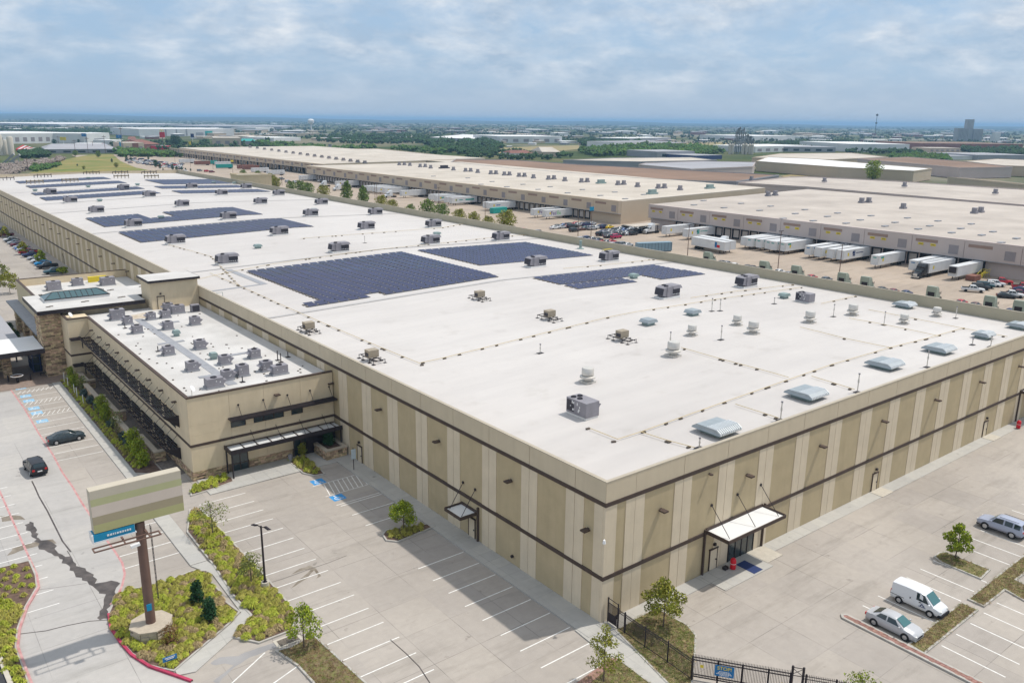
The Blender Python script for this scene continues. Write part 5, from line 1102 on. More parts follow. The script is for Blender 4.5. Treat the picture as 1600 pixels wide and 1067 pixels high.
clumps([(-23.8, 104.5), (-23.8, 59), (-22.7, 58), (-22.7, 104.5)], 0.7, 8, 'low yellow green clump edging the bed along the annex', 'edging clumps along the annex', [Yw, Ol, Yw], 0.8, marg=0.05)
def turf(poly, n, mats_, label, h=0.12, seed=1):
    r = random.Random(seed); xs = [p[0] for p in poly]; ys = [p[1] for p in poly]; mb = MB(); k = 0
    while k < n:
        p = (r.uniform(min(xs), max(xs)), r.uniform(min(ys), max(ys)))
        if not inside(p, poly): continue
        clump_mb(mb, p[0], p[1], 0.1, r.uniform(.16, .34), h*r.uniform(.6, 1.5), 9, r, r.choice((0, 0, 1, 2))); k += 1
    stuff('turf', mb, [X[m] for m in mats_], label, 'grass')
turf(GR1, 1500, ['turf_green', 'turf_brown', Tn], 'dry patchy turf along the fence', seed=1)
turf(GR2, 500, ['turf_green', 'turf_brown', Tn], 'dry patchy turf below the small pavement', seed=2)
turf(BED7, 900, ['turf_brown', 'turf_green', 'turf_brown'], 'dry turf in the bed beside the storm drain', seed=3)
turf(PL1, 700, ['turf_brown', Tn, 'turf_green'], 'straw coloured turf in front of the silver sedan', seed=4); turf(PL2, 1600, ['turf_brown', Tn, 'turf_green'], 'straw coloured turf between the right hand parking rows', seed=5); turf(PL3, 260, ['turf_green', 'turf_brown', Tn], 'straw turf in the tree island', seed=6)

def leaves(mb, c, rad, n, size, r, squash=0.8, mi=0):
    for i in range(n):
        while True:
            d = Vector((r.uniform(-1, 1), r.uniform(-1, 1), r.uniform(-1, 1)))
            if d.length <= 1: break
        p = Vector(c)+Vector((d.x*rad, d.y*rad, d.z*rad*squash))
        nrm = Vector((r.uniform(-1, 1), r.uniform(-1, 1), r.uniform(-.2, 1))).normalized(); a = nrm.orthogonal().normalized(); b = nrm.cross(a); t = r.uniform(0, PI); u = a*math.cos(t)+b*math.sin(t); v = nrm.cross(u); s = size*r.uniform(.6, 1.3)
        mb.add([p-u*s, p+v*s*0.5, p+u*s, p-v*s*0.5], [(0, 1, 2, 3)], mi)
def make_tree(label, loc, h, rad, clear, n, size, m, group=None, name='tree', seed=1, nb=9, blob=0.42, cat='tree', squash=0.8, trunk_r=0.07):
    r = random.Random(seed); t = thing(name, label, cat, (loc[0], loc[1], loc[2] if len(loc) > 2 else 0.1), 0, group)
    tk = MB(); cr = MB(); top = Vector((r.uniform(-.1, .1)*rad, r.uniform(-.1, .1)*rad, h*0.9)); mid = Vector((r.uniform(-.06, .06), r.uniform(-.06, .06), h*0.45))
    tk.cyl((0, 0, -.1), mid, trunk_r, trunk_r*0.7, 7); tk.cyl(mid, top, trunk_r*0.7, trunk_r*0.2, 6); per = n//(nb+1)
    for i in range(nb):
        z0 = clear+(h*0.82-clear)*(i/nb); f = min(1, max(0, (z0-mid.z)/(top.z-mid.z))); s0 = mid.lerp(top, f) if z0 > mid.z else Vector((0, 0, 0)).lerp(mid, z0/mid.z)
        an_ = i*2.4+r.uniform(-.4, .4); k = math.sin(PI*min(1, (0.25+0.75*(i/nb))))**0.6; ln = rad*r.uniform(.55, .95)*max(.35, k)
        e = s0+Vector((math.cos(an_)*ln, math.sin(an_)*ln, ln*r.uniform(.35, .8))); tk.cyl(s0, e, trunk_r*0.32, trunk_r*0.08, 5)
        leaves(cr, e-Vector((0, 0, .05*h)), rad*blob*r.uniform(.8, 1.2), per, size, r, squash); 
    leaves(cr, top, rad*blob*0.9, per, size, r, squash)
    part('trunk', tk, X['bark'], t); part('crown', cr, X[m], t); return t
make_tree('young leafy tree on the grass beside the metal fence', G(1036, 981), 4.9, 1.7, 1.3, 2600, 0.13, 'leaf_olive', seed=1, nb=13)
make_tree('thin sparse sapling at the bottom edge beside the pavement', G(943, 1066), 5.3, 1.15, 1.2, 1500, 0.1, 'leaf_olive', seed=2, nb=14)
make_tree('small bright yellow green tree in the island by the long wall', G(631, 829), 3.6, 1.35, 0.9, 2400, 0.12, 'leaf_bright', seed=3, nb=12)
make_tree('spindly half bare tree in the long grass bed, far one', G(333, 838), 4.3, 1.6, 1.3, 700, 0.1, 'leaf_pale', seed=4, nb=15, blob=.4)
make_tree('spindly half bare tree in the long grass bed, next to the lamp post', G(393, 916), 3.6, 1.2, 1.0, 900, 0.1, 'leaf_pale', seed=5, nb=13)
make_tree('wispy green tree by the storm drain at the tip of the dry bed', G(475, 1012), 4.2, 1.5, 1.0, 1500, 0.12, 'leaf_bright', seed=6, nb=12)
make_tree('young bright green tree in the right hand parking island', G(1492, 874), 4.2, 1.15, 1.0, 2300, 0.13, 'leaf_bright', seed=7, nb=12)
make_tree('sparse yellowish tree at the bottom right behind the gate', G(1345, 1098), 2.7, 1.3, 0.5, 650, 0.10, 'leaf_bright', seed=8, nb=10)
def shrub(label, loc, h, rad, n, size, m, seed=1, name='shrub', cone=False):
    r = random.Random(seed); t = thing(name, label, 'shrub', (loc[0], loc[1], loc[2] if len(loc) > 2 and loc[2] > 0 else 0.1)); cr = MB(); tk = MB(); tk.cyl((0, 0, 0), (0, 0, h*.6), .06, .03, 6)
    for i in range(14):
        z = h*(0.15+0.75*i/14); k = rad*((1.0-0.8*i/14) if cone else math.sin(PI*(0.2+0.7*i/14)))*0.7; a = i*2.4
        leaves(cr, (math.cos(a)*k*.6, math.sin(a)*k*.6, z), rad*.5, n//14, size, r)
    part('stem', tk, X['bark'], t); part('foliage', cr, X[m], t)
shrub('dark green pointed evergreen in the sign pole bed, far one', G(309, 945), 2.5, .85, 1500, .11, 'leaf_dark', 1, 'evergreen_shrub', True)
shrub('dark green pointed evergreen in the sign pole bed, near one', G(328, 971), 2.3, .9, 1500, .11, 'leaf_dark', 2, 'evergreen_shrub', True)
shrub('rust coloured half dead bush beside the stone plinth', G(267, 1008), 1.9, 1.0, 600, .08, 'leaf_red', 3)
shrub('dark leafy shrub growing in the stone planter', (-1.8, 49.8, 1.1), 1.9, .95, 1300, .11, 'leaf_dark', 4)
shrub('bright shrub in the small bed before the canopy', G(473, 713), 1.9, .7, 700, .1, 'leaf_olive', 5)
for i, (y, h, m, n, rr) in enumerate([(103.5, 2.6, 'leaf_bright', 1200, 1.2), (100, 2.2, 'leaf_bright', 900, 1.0), (96.5, 2.6, 'leaf_pale', 500, 1.1), (93.5, 1.2, 'leaf_blue', 500, .8), (89, 1.4, 'leaf_blue', 500, .8), (85.5, 1.3, 'leaf_blue', 500, .8), (83, 3.2, 'leaf_bright', 1300, 1.3), (79.5, 2.8, 'leaf_bright', 1100, 1.1), (76.5, 1.2, 'leaf_blue', 400, .8), (73.5, 3.4, 'leaf_pale', 350, 1.3), (70.5, 1.2, 'leaf_blue', 450, .8), (67.8, 1.3, 'leaf_blue', 450, .8), (65, 3.6, 'leaf_bright', 1400, 1.3), (62, 3.2, 'leaf_bright', 1300, 1.3), (59.6, 2.2, 'leaf_bright', 900, 1.0)]):
    nm = {'leaf_bright': 'bright green shrub', 'leaf_pale': 'bare twiggy shrub', 'leaf_blue': 'low blue green shrub'}[m]
    shrub('%s along the annex wall, %s from the entrance' % (nm, ORD[i]), (-22.3+random.Random(i).uniform(-.3, .3), y), h, rr, n, .13, m, 10+i)
for i, (a, b) in enumerate([(537, 608), (541, 621), (623, 0), (0, 0)][:2]): pass
for i, (px_, py_) in enumerate([(101, 598), (107, 606), (117, 617), (121, 622), (131, 634)]):
    q = G(px_, py_); t = thing('marker_post', 'thin white marker post in the bed along the annex, %s from the entrance' % ORD[i], 'post', (q.x, q.y, 0.1), 0, 'thin white marker posts'); mb = MB(); mb.cyl((0, 0, 0), (0, 0, 1.7), .05, n=6); part('post', mb, X['dish'], t)
for i, (a, b, h) in enumerate([(16, 459, 5.5), (2, 443, 6.5)]):
    make_tree('small roadside tree at the left edge, %s' % ('near one' if i == 0 else 'far one'), G(a, b), h, 2.2, 1.4, 1200, .22, 'leaf_olive' if i == 0 else 'leaf_pale', seed=30+i, nb=11)
mb = MB(); mb.prism([(-33, 119), (-25.4, 143), (-25.4, 176), (-30, 190), (-45, 190), (-45, 150)], -.1, .08); struct('lawn', mb, X['lawn'])
mb = MB(); mb.prism([(-24.9, 122), (-24.3, 122), (-24.3, 150), (-24.9, 150)], -.1, .09); struct('lawn', mb, X['lawn'])
for i, y in enumerate((125, 131, 140, 148)): shrub('dark hedge shrub beside the low canopy piers, %s from the front' % ORD[i], (-25.3, y), 1.6, 1.0, 500, .16, 'leaf_dark', 50+i)

# ------------------------------------------------------------------ pole sign
b0 = G(238, 990); SP = thing('pole_sign', 'tall pole sign with a plain striped tan and olive board on a thick brown pole', 'sign', (b0.x, b0.y, 0))
mb = MB(); mb.cyl((0, 0, .2), (0, 0, 10.6), .40, .38, 20); part('pole', mb, X['wood'], SP, smooth=True)
mb = MB(); mb.lathe([(1.62, 0), (1.62, 1.05), (.4, 1.06)], 8); part('plinth_core', mb, X['mortar'], SP)
mb = MB()
for k in range(8):
    a0, a1 = 2*PI*k/8, 2*PI*(k+1)/8; pa = Vector((1.62*math.cos(a0), 1.62*math.sin(a0), 0)); pb = Vector((1.62*math.cos(a1), 1.62*math.sin(a1), 0)); u = (pb-pa); n_ = Vector((u.y, -u.x, 0)).normalized(); stones(mb, pa, u.normalized(), n_, u.length, 1.04, 100+k)
part('plinth_stone', mb, X['stone_cap'], SP, stuff=True)
mb = MB(); mb.prism([(1.78*math.cos(2*PI*k/8), 1.78*math.sin(2*PI*k/8)) for k in range(8)], 1.061, 1.2); part('plinth_cap', mb, X['stone_cap'], SP)
mb = MB(); mb.box(-3.5, -.45, 10.75, 3.5, .45, 14.4); part('board', mb, X['sign_band'][0], SP)
z = 14.38
for i, h in enumerate((.7, .6, .9, .7, .7)):
    mb = MB(); mb.box(-3.49, -.48, z-h, 3.49, -.451, z); part('sign_band', mb, X['sign_band'][i], SP); z -= h+.002
mb = MB(); mb.box(-3.6, -.5, 10.05, -.5, .5, 10.69); part('blue_cabinet', mb, X['sign_blue'], SP)
mb = MB(); mb.box(-3.7, -.53, 9.95, -.4, .53, 10.049); mb.box(-3.72, -.53, 10.05, -3.601, .53, 10.69); part('cabinet_frame', mb, X['dish'], SP)
mb = MB(); r = random.Random(2); x = -2.6
while x < -.9:
    w_ = r.uniform(.08, .16); mb.box(x, -.53, 10.3, x+w_, -.501, 10.45); x += w_+.06
part('lettering', mb, X['dish'], SP)
mb = MB()
for y in (-1.05, -1.75): mb.box(-3.9, y, 9.75, 1.2, y+.1, 9.85)
for x in (-3.9, -1.6, .3, 1.1): mb.box(x, -1.65, 9.75, x+.1, -1.06, 9.85)
mb.box(-1.65, -1.0, 9.86, -1.5, -.5, 9.96); mb.box(0.2, -1.0, 9.86, .35, -.3, 9.96); part('catwalk', mb, X['wood'], SP)
mb = MB(); mb.obox((-.9, -1.9, 9.45), (1, 0, .1), .7, .3, .22); part('flood_lamp', mb, X['dish'], SP)
mb = MB()
for s in (0, .34): mb.box(.75, -.3+s, 3.2, .79, -.26+s, 10.1)
k = 3.3
while k < 10: mb.box(.755, -.26, k, .785, .04, k+.04); k += .38
part('ladder', mb, X['dark_metal'], SP)
mb = MB(); mb.box(-.3, -.5, 2.55, .1, -.42, 3.15); part('notice', mb, X['sign_blue'], SP)
# small signs, lamp post
q = G(267, 1042); t = thing('ground_sign', 'tiny blue sign with white writing at the tip of the sign pole bed', 'sign', (q.x, q.y, .1)); mb = MB(); mb.box(-.55, -.03, .55, .55, .03, .95); part('panel', mb, X['blue_sign'], t)
mb = MB(); mb.box(-.3, -.045, .7, .3, -.031, .76); mb.box(-.4, -.045, .82, .4, -.031, .88); part('lettering', mb, X['dish'], t); mb = MB(); mb.box(-.4, -.02, 0, -.36, .02, .55); mb.box(.36, -.02, 0, .4, .02, .55); part('stake', mb, X['dark_metal'], t)
q = G(553, 735); t = thing('parking_sign', 'white and blue parking sign on a thin post beside the annex canopy', 'sign', (q.x, q.y, 0)); mb = MB(); mb.cyl((0, 0, 0), (0, 0, 3.1), .05, n=6); part('post', mb, X['dark_metal'], t)
mb = MB(); mb.box(-.32, -.08, 1.6, .32, -.051, 2.9); part('panel', mb, mat('pale_blue_sign', (.50, .58, .62), .5, .1, 2), t)
q = G(415, 921); t = thing('lamp_post', 'black twin headed parking lamp post on a round concrete base', 'street lamp', (q.x, q.y, .1)); mb = MB(); mb.cyl((0, 0, 0), (0, 0, .75), .36, .36, 16); part('base', mb, X['padlight'], t)
mb = MB(); mb.cyl((0, 0, .75), (0, 0, 6.5), .11, .085, 10); mb.box(-.18, -.18, .751, .18, .18, .8); part('pole', mb, X['dark_metal'], t)
for s in (-1, 1):
    mb = MB(); mb.cyl((0, 0, 6.35), (s*.2, -s*.45, 6.5), .045, n=6); mb.add([(s*.12, -s*.3, 6.42), (s*.42, -s*.42, 6.42), (s*.62, -s*1.0, 6.36), (s*.25, -s*.95, 6.36), (s*.2, -s*.36, 6.56), (s*.36, -s*.42, 6.56), (s*.5, -s*.92, 6.46), (s*.3, -s*.9, 6.46)], [(0, 1, 2, 3), (4, 5, 6, 7), (0, 1, 5, 4), (1, 2, 6, 5), (2, 3, 7, 6), (3, 0, 4, 7)]); part('lamp_head', mb, X['dark_metal'], t)
# storm drain
q = G(450, 1000); t = thing('storm_drain', 'concrete storm drain with metal grate beside the long bed', 'drain', (q.x, q.y, 0)); mb = MB(); mb.box(-1.1, -.65, 0, 1.1, .65, .03); part('slab', mb, X['padlight'], t)
mb = MB()
for k in range(6): mb.box(-.85, -.45+k*.15, .031, .85, -.38+k*.15, .07)
part('grate', mb, X['block'], t)
# bins, doormat
for i, (x, y) in enumerate(((17.0, -1.2), (83.2, -1.6))):
    t = thing('rubbish_bin', ['red domed rubbish bin beside the glazed entrance', 'red domed rubbish bin at the far end of the front wall'][i], 'bin', (x, y, .07), 0, 'red domed bins'); t.scale = (.72, .72, .75); mb = MB(); mb.lathe([(.36, 0), (.40, .05), (.40, .95), (.36, 1.0)], 18); part('body', mb, X['red'], t, smooth=True)
    mb = MB(); mb.lathe([(.41, 1.0), (.41, 1.12), (.36, 1.4), (.2, 1.55), (0, 1.58)], 18); part('dome_lid', mb, X['red'], t, smooth=True); mb = MB(); mb.lathe([(.415, .78), (.415, .84), (.3, .84)], 18); part('hoop', mb, X['dish'], t)
mb = MB(); mb.box(17.9, -3.1, .061, 19.3, -.9, .085); solid('doormat', mb, X['navy'], 'dark doormat before the glazed entrance', 'mat')
mb = MB(); mb.box(16.1, -1.0, .06, 16.6, -.6, .35); solid('ash_box', mb, X['dark_metal'], 'small dark box beside the red bin', 'box')
mb = MB(); mb.lathe([(.3, .06), (.3, .9), (.22, .95)], 10, 0, (-7, 50.2, .05)); solid('rubbish_bin', mb, X['grey_metal'], 'grey bin under the annex front canopy', 'bin')

# ------------------------------------------------------------------ fence and gate
fc = thing('metal_fence', 'black picket fence with posts along the patchy grass', 'fence', (0, 0, 0)); P = [Vector((.62, -1.5, .1)), Vector((.5, -4.8, .1)), Vector((.5, -7.3, .1)), Vector((.35, -10, .1))]
def pickets(mb, a, b, z0, z1, gap=.125):
    n = max(1, int((b-a).length/gap))
    for k in range(n):
        p = a+(b-a)*((k+.5)/n); mb.box(p.x-.014, p.y-.014, p.z+z0, p.x+.014, p.y+.014, p.z+z1)
def rails(mb, a, b, zs, w_=.045):
    for z in zs: mb.obox(((a.x+b.x)/2, (a.y+b.y)/2, a.z+z), b-a, (b-a).length, w_, w_)
for i in range(3):
    mb = MB(); rails(mb, P[i], P[i+1], (.12, 1.62, 1.82)); part('rail', mb, X['dark_metal'], fc)
    mb = MB(); pickets(mb, P[i], P[i+1], .08, 1.95); part('picket', mb, X['dark_metal'], fc, stuff=True)
for p in P+[Vector((.62, -2.3, .1))]: mb = MB(); mb.box(p.x-.05, p.y-.05, p.z-.1, p.x+.05, p.y+.05, p.z+2.05); part('post', mb, X['dark_metal'], fc)
g1 = thing('pedestrian_gate', 'black mesh pedestrian gate at the warehouse corner', 'gate', (0, 0, 0)); a, b = Vector((.7, -.15, .1)), Vector((.64, -1.42, .1))
for p in (a, b): mb = MB(); mb.box(p.x-.045, p.y-.045, 0, p.x+.045, p.y+.045, 2.5); part('post', mb, X['dark_metal'], g1)
mb = MB(); rails(mb, a, b, (.1, 1.9, 2.3)); part('rail', mb, X['dark_metal'], g1); mb = MB(); pickets(mb, a, b, .1, 1.9, .09); part('picket', mb, X['dark_metal'], g1, stuff=True); mb = MB(); mb.box(.55, -1.3, .95, .75, -1.18, 1.3); part('lock_box', mb, X['dark_metal'], g1)
mb = MB(); mb.box(.635, -1.3, .2, .655, -.3, 1.1); part('kick_panel', mb, X['dark_metal'], g1)
A_, B_ = Vector((.6, -9.75, 0)), Vector((5.0, -15.7, 0)); sg = thing('sliding_gate', 'long black picket sliding gate carrying a blue warning sign', 'gate', (0, 0, 0)); u = (B_-A_).normalized(); nrm = Vector((u.y, -u.x, 0))
if nrm.dot(CAM-A_) < 0: nrm = -nrm
mb = MB(); rails(mb, A_, B_, (.25, .45, 1.75, 2.0), .07); part('rail', mb, X['dark_metal'], sg); mb = MB(); pickets(mb, A_, B_, .25, 2.3, .115); part('picket', mb, X['dark_metal'], sg, stuff=True)
for f in (0, .27, .52, .78, 1): p = A_+(B_-A_)*f; mb = MB(); mb.box(p.x-.05, p.y-.05, .02, p.x+.05, p.y+.05, 2.1); part('post', mb, X['dark_metal'], sg)
def sign_board(parent, c, wid, hgt, mname, texts, nm='warning_sign'):
    M_ = Matrix((u, Vector((0, 0, 1)), nrm)).transposed().to_4x4(); M_.translation = c
    mb = MB(); mb.box(-wid/2, -hgt/2, -.015, wid/2, hgt/2, .015); o = part(nm, mb, X[mname], parent); o.matrix_local = M_; s_ = o
    for txt, size, x, y, m in texts:
        cu_ = bpy.data.curves.new('lettering', 'FONT'); cu_.body = txt; cu_.size = size; cu_.align_x = 'CENTER'; cu_.extrude = .002; cu_.offset = .006
        to = bpy.data.objects.new('lettering', cu_); COL.objects.link(to); dg = bpy.context.evaluated_depsgraph_get(); me = bpy.data.meshes.new_from_object(to.evaluated_get(dg)); bpy.data.objects.remove(to); me.materials.clear(); me.materials.append(X[m])
        k = obj('lettering', me, s_, (x, y, .02))
    return s_
# gate axis must read left to right from the camera side
if RT.dot(u) < 0: u = -u
c = A_+(B_-A_)*.335+nrm*.08+Vector((0, 0, 1.25)); s_ = sign_board(sg, c, 1.5, .98, 'blue_sign', [('STOP!', .42, 0, .1, 'yellow')])
mb = MB(); r = random.Random(5)
for j, (w_, y) in enumerate(((.8, -.06), (1.0, -.17), (1.2, -.27), (.7, -.37))):
    x = -w_/2
    while x < w_/2: l = r.uniform(.06, .16); mb.box(x, y-.028, .016, min(x+l, w_/2), y+.028, .02); x += l+.03
o = part('small_print', mb, X['dish'], s_)
for f, zz in ((.1, 1.35), (.93, 1.0)):
    c = A_+(B_-A_)*f+nrm*.07+Vector((0, 0, zz)); sign_board(sg, c, .27, .24, 'yellow', [], 'caution_plate')
fr = thing('gate_frame', 'black guide frame with cross bracing at the end of the sliding gate', 'gate', (0, 0, 0)); C_ = B_+(B_-A_).normalized()*.9
for p in (B_+(B_-A_).normalized()*.1, C_): mb = MB(); mb.box(p.x-.07, p.y-.07, 0, p.x+.07, p.y+.07, 2.75); part('post', mb, X['dark_metal'], fr)
mb = MB(); rails(mb, B_, C_, (.6, 1.9, 2.6)); p, q = B_+Vector((0, 0, 1.95)), C_+Vector((0, 0, 2.6)); mb.cyl(p, q, .025, n=5); mb.cyl(B_+Vector((0, 0, 2.6)), C_+Vector((0, 0, 1.95)), .025, n=5); part('brace', mb, X['dark_metal'], fr)
f2 = thing('metal_fence', 'black picket fence continuing right of the gate frame', 'fence', (0, 0, 0)); D_ = C_+(B_-A_).normalized()*7
mb = MB(); rails(mb, C_, D_, (.12, 1.75, 2.0)); part('rail', mb, X['dark_metal'], f2); mb = MB(); pickets(mb, C_, D_, .1, 2.2); part('picket', mb, X['dark_metal'], f2, stuff=True)
for k in range(4): p = C_+(D_-C_)*((k+.1)/3.2); mb = MB(); mb.box(p.x-.05, p.y-.05, 0, p.x+.05, p.y+.05, 2.2); part('post', mb, X['dark_metal'], f2)
# ------------------------------------------------------------------ vehicles
# stations along the car: x, sill, belt height, half width, roof height, roof half width
SPEC = {
 'sedan': dict(W=1.82, st=[(-2.30, .45, .70, .62, .74, .50), (-2.22, .28, .93, .80, .97, .66), (-1.75, .22, 1.0, .88, 1.04, .74), (-1.0, .2, .98, .90, 1.42, .61), (-.3, .2, .96, .91, 1.49, .63), (.35, .2, .95, .91, 1.45, .61), (1.2, .2, .94, .90, .99, .74), (1.8, .22, .86, .88, .92, .70), (2.15, .26, .72, .80, .79, .60), (2.32, .36, .56, .62, .62, .5)], rear=(2, 3), front=(6, 5), wheels=(-1.38, 1.42, .33)),
 'suv': dict(W=1.9, st=[(-2.36, .52, 1.0, .84, 1.06, .72), (-2.28, .42, 1.13, .93, 1.17, .80), (-2.1, .38, 1.14, .95, 1.74, .71), (-1.0, .36, 1.14, .95, 1.82, .74), (0, .36, 1.13, .95, 1.82, .74), (.45, .36, 1.12, .95, 1.75, .72), (1.1, .36, 1.12, .94, 1.17, .82), (1.9, .38, 1.03, .92, 1.08, .78), (2.25, .42, .92, .84, .98, .70), (2.38, .5, .75, .72, .8, .6)], rear=(1, 2), front=(6, 5), wheels=(-1.35, 1.38, .39)),
 'van': dict(W=1.78, st=[(-2.32, .4, 1.0, .82, 1.1, .78), (-2.29, .28, 1.05, .87, 1.12, .80), (-2.24, .28, 1.05, .87, 1.86, .78), (-1.0, .26, 1.05, .88, 1.95, .79), (.35, .26, 1.05, .88, 1.94, .78), (.75, .26, 1.05, .88, 1.84, .73), (1.6, .27, 1.02, .86, 1.08, .78), (2.1, .3, .86, .80, .95, .66), (2.3, .4, .6, .68, .68, .5)], rear=(1, 2), front=(6, 5), wheels=(-1.45, 1.42, .32)),
 'pickup': dict(W=1.98, st=[(-2.82, .5, 1.1, .92, 1.14, .86), (-2.78, .44, 1.15, .97, 1.18, .90), (-1.02, .42, 1.15, .98, 1.18, .90), (-.75, .42, 1.15, .98, 1.82, .71), (0, .42, 1.15, .98, 1.88, .73), (.55, .42, 1.14, .98, 1.82, .71), (1.3, .42, 1.14, .97, 1.19, .84), (2.3, .44, 1.05, .95, 1.11, .80), (2.68, .48, .92, .88, 1.0, .74), (2.82, .55, .8, .78, .84, .66)], rear=(2, 3), front=(6, 5), wheels=(-1.75, 1.85, .40)),
}
def _ring(S):
    x, zb, bt, w_, zr, wr = S
    return [(w_*.84, zb), (w_, zb+.16), (w_*1.02, zb+(bt-zb)*.6), (w_*.96, bt), (wr, zr-.06), (wr*.72, zr), (wr*.3, zr+.018)]
def car_geo(k, mb):
    S = SPEC[k]; st = S['st']; vs = []; n = 14
    for q in st:
        R_ = _ring(q); vs += [(q[0], y, z) for y, z in R_]+[(q[0], -y, z) for y, z in R_[::-1]]
    fs = [(i*n+j, (i+1)*n+j, (i+1)*n+(j+1) % n, i*n+(j+1) % n) for i in range(len(st)-1) for j in range(n)]
    fs += [tuple(range(n)), tuple((len(st)-1)*n+j for j in range(n-1, -1, -1))]
    mb.add(vs, fs)
def pane(a, b, c, d, u0, u1, v0, v1, off=.012):
    a, b, c, d = Vector(a), Vector(b), Vector(c), Vector(d)
    def P(u, v): return (a*(1-u)+b*u)*(1-v)+(d*(1-u)+c*u)*v
    q = [P(u0, v0), P(u1, v0), P(u1, v1), P(u0, v1)]; nr = (q[2]-q[0]).cross(q[3]-q[1]).normalized(); mb = MB(); mb.add([p+nr*off for p in q], [(0, 1, 2, 3)]); return mb
def car_windows(k):
    """[(name, mesh builder)]"""
    S = SPEC[k]; st = S['st']; out = []
    def pt(i, j, s): y, z = _ring(st[i])[j]; return (st[i][0], s*y, z)
    fi, fr = S['front']; ri, rr = S['rear']
    def wp(i, s): x, zb, bt, w_, zr, wr = st[i]; return (x, s*wr*.9, zr+.012)
    out.append(('windscreen', pane(wp(fi, -1), wp(fi, 1), wp(fr, 1), wp(fr, -1), .03, .97, .05, .96, .025)))
    if k != 'van': out.append(('rear_window', pane(wp(ri, 1), wp(ri, -1), wp(rr, -1), wp(rr, 1), .05, .95, .10, .95, .025)))
    for s in (-1, 1):
        if k == 'van': segs = [(.76, 1.0)]
        elif k == 'suv': segs = [(0.02, .27), (.31, .64), (.68, 1.0)]
        else: segs = [(.0, .47), (.52, 1.0)]
        xa, xb = st[rr][0], st[fr][0]; xf = st[fi][0]; xr = st[ri][0]
        for n_, (u0, u1) in enumerate(segs):
            def low(u): x = xa+(xb-xa)*u; return x
            x0, x1 = low(u0), low(u1); lastone = n_ == len(segs)-1; b0 = x0 if (n_ or k != 'sedan') else x0-(x0-xr)*.45; b1 = x1+(xf-x1)*.62 if lastone else x1
            def side(x, j):
                for i in range(len(st)-1):
                    if st[i][0] <= x <= st[i+1][0]:
                        f = (x-st[i][0])/(st[i+1][0]-st[i][0]); A_, B_ = pt(i, j, s), pt(i+1, j, s); return Vector(A_).lerp(Vector(B_), f)
            p0, p1, p2, p3 = side(b0, 3), side(b1, 3), side(x1, 4), side(x0, 4)
            if b1 > x1: p1 = side(b1, 3)
            c_ = pane(p0, p1, p2, p3, .03, .97, .1, .93, .02) if s < 0 else pane(p1, p0, p3, p2, .03, .97, .1, .93, .02)
            out.append(('side_window', c_))
    return out
def car(label, k, col, loc, rz, glassm='glass', extras=None, rimm='rim'):
    S = SPEC[k]; t = thing('parked_'+('car' if k in ('sedan',) else k), label, {'sedan': 'car', 'suv': 'suv', 'van': 'van', 'pickup': 'pickup truck'}[k], (loc[0], loc[1], .01), rz)
    b = MB(); car_geo(k, b); pm = paint(col); part('body', b, pm, t, smooth=True); B = T = None
    for nm, w_ in car_windows(k): part(nm, w_, X[glassm if nm == 'windscreen' else 'glass'], t)
    r_ = S['wheels'][2]; W = S['W']/2
    for x in S['wheels'][:2]:
        for s in (-1, 1):
            m_ = MB(); m_.cyl((x, s*(W-.2), r_), (x, s*(W+.015), r_), r_, r_, 18); wh_ = part('wheel', m_, X['tyre'], t); m_ = MB(); m_.cyl((x, s*(W+.0), r_), (x, s*(W+.025), r_), r_*.66, r_*.6, 12); part('rim', m_, X[rimm], wh_)
            m_ = MB()
            for q in range(5): m_.obox((x+r_*.3*math.cos(q*1.257), s*(W+.028), r_+r_*.3*math.sin(q*1.257)-.02), (math.cos(q*1.257), 0, math.sin(q*1.257)), r_*.5, .01, .035)
            part('spoke', m_, X['alu'], wh_)
            m_ = MB(); m_.cyl((x, s*(W-.25), r_+.02), (x, s*(W+.008), r_+.02), r_*1.14, r_*1.14, 18); part('wheel_arch', m_, X['black'], t)
    xe = S['st'][-1][0]; xb = S['st'][0][0]; zt = S['st'][-2][2]; zb_ = S['st'][1][2]
    for s in (-1, 1):
        m_ = MB(); m_.obox((xe-.18, s*W*.68, zt-.16), (1, -s*.5, 0), .36, .2, .13); part('headlight', m_, X['white_lamp'], t)
        m_ = MB(); m_.box(xb-.02, s*W*.72-.14, zb_-.28, xb+.12, s*W*.72+.14, zb_-.06) if k != 'van' else m_.box(xb-.02, s*W*.86-.07, .75, xb+.1, s*W*.86+.07, 1.1); part('taillight', m_, X['red_lamp'], t)
        m_ = MB(); xm = S['st'][S['front'][0]][0]-.3; m_.obox((xm, s*(W+.06), S['st'][S['front'][0]][2]+.02), (0, 1, 0), .2, .12, .14); part('mirror', m_, pm, t)
    m_ = MB(); m_.box(xe-.06, -W*.42, .42, xe+.02, W*.42, .56); part('grille', m_, X['black'], t)
    m_ = MB(); m_.box(xb-.03, -.26, zb_-.42, xb+.02, .26, zb_-.28); part('number_plate', m_, X['dish'], t)
    m_ = MB(); m_.box(xe-.3, -W*.8, .26, xe-.02, W*.8, .38); part('front_bumper', m_, X['black'] if k in ('van', 'suv') else pm, t); m_ = MB(); m_.box(xb+.02, -W*.8, .3, xb+.3, W*.8, .42); part('rear_bumper', m_, X['black'] if k in ('van', 'suv') else pm, t)
    if extras: extras(t, S, B, T)
    return t
car('silver four door sedan in the right hand lot beside the brick median', 'sedan', (.46, .47, .49), (20.05, -16.15), -PI/2, 'glass_teal')
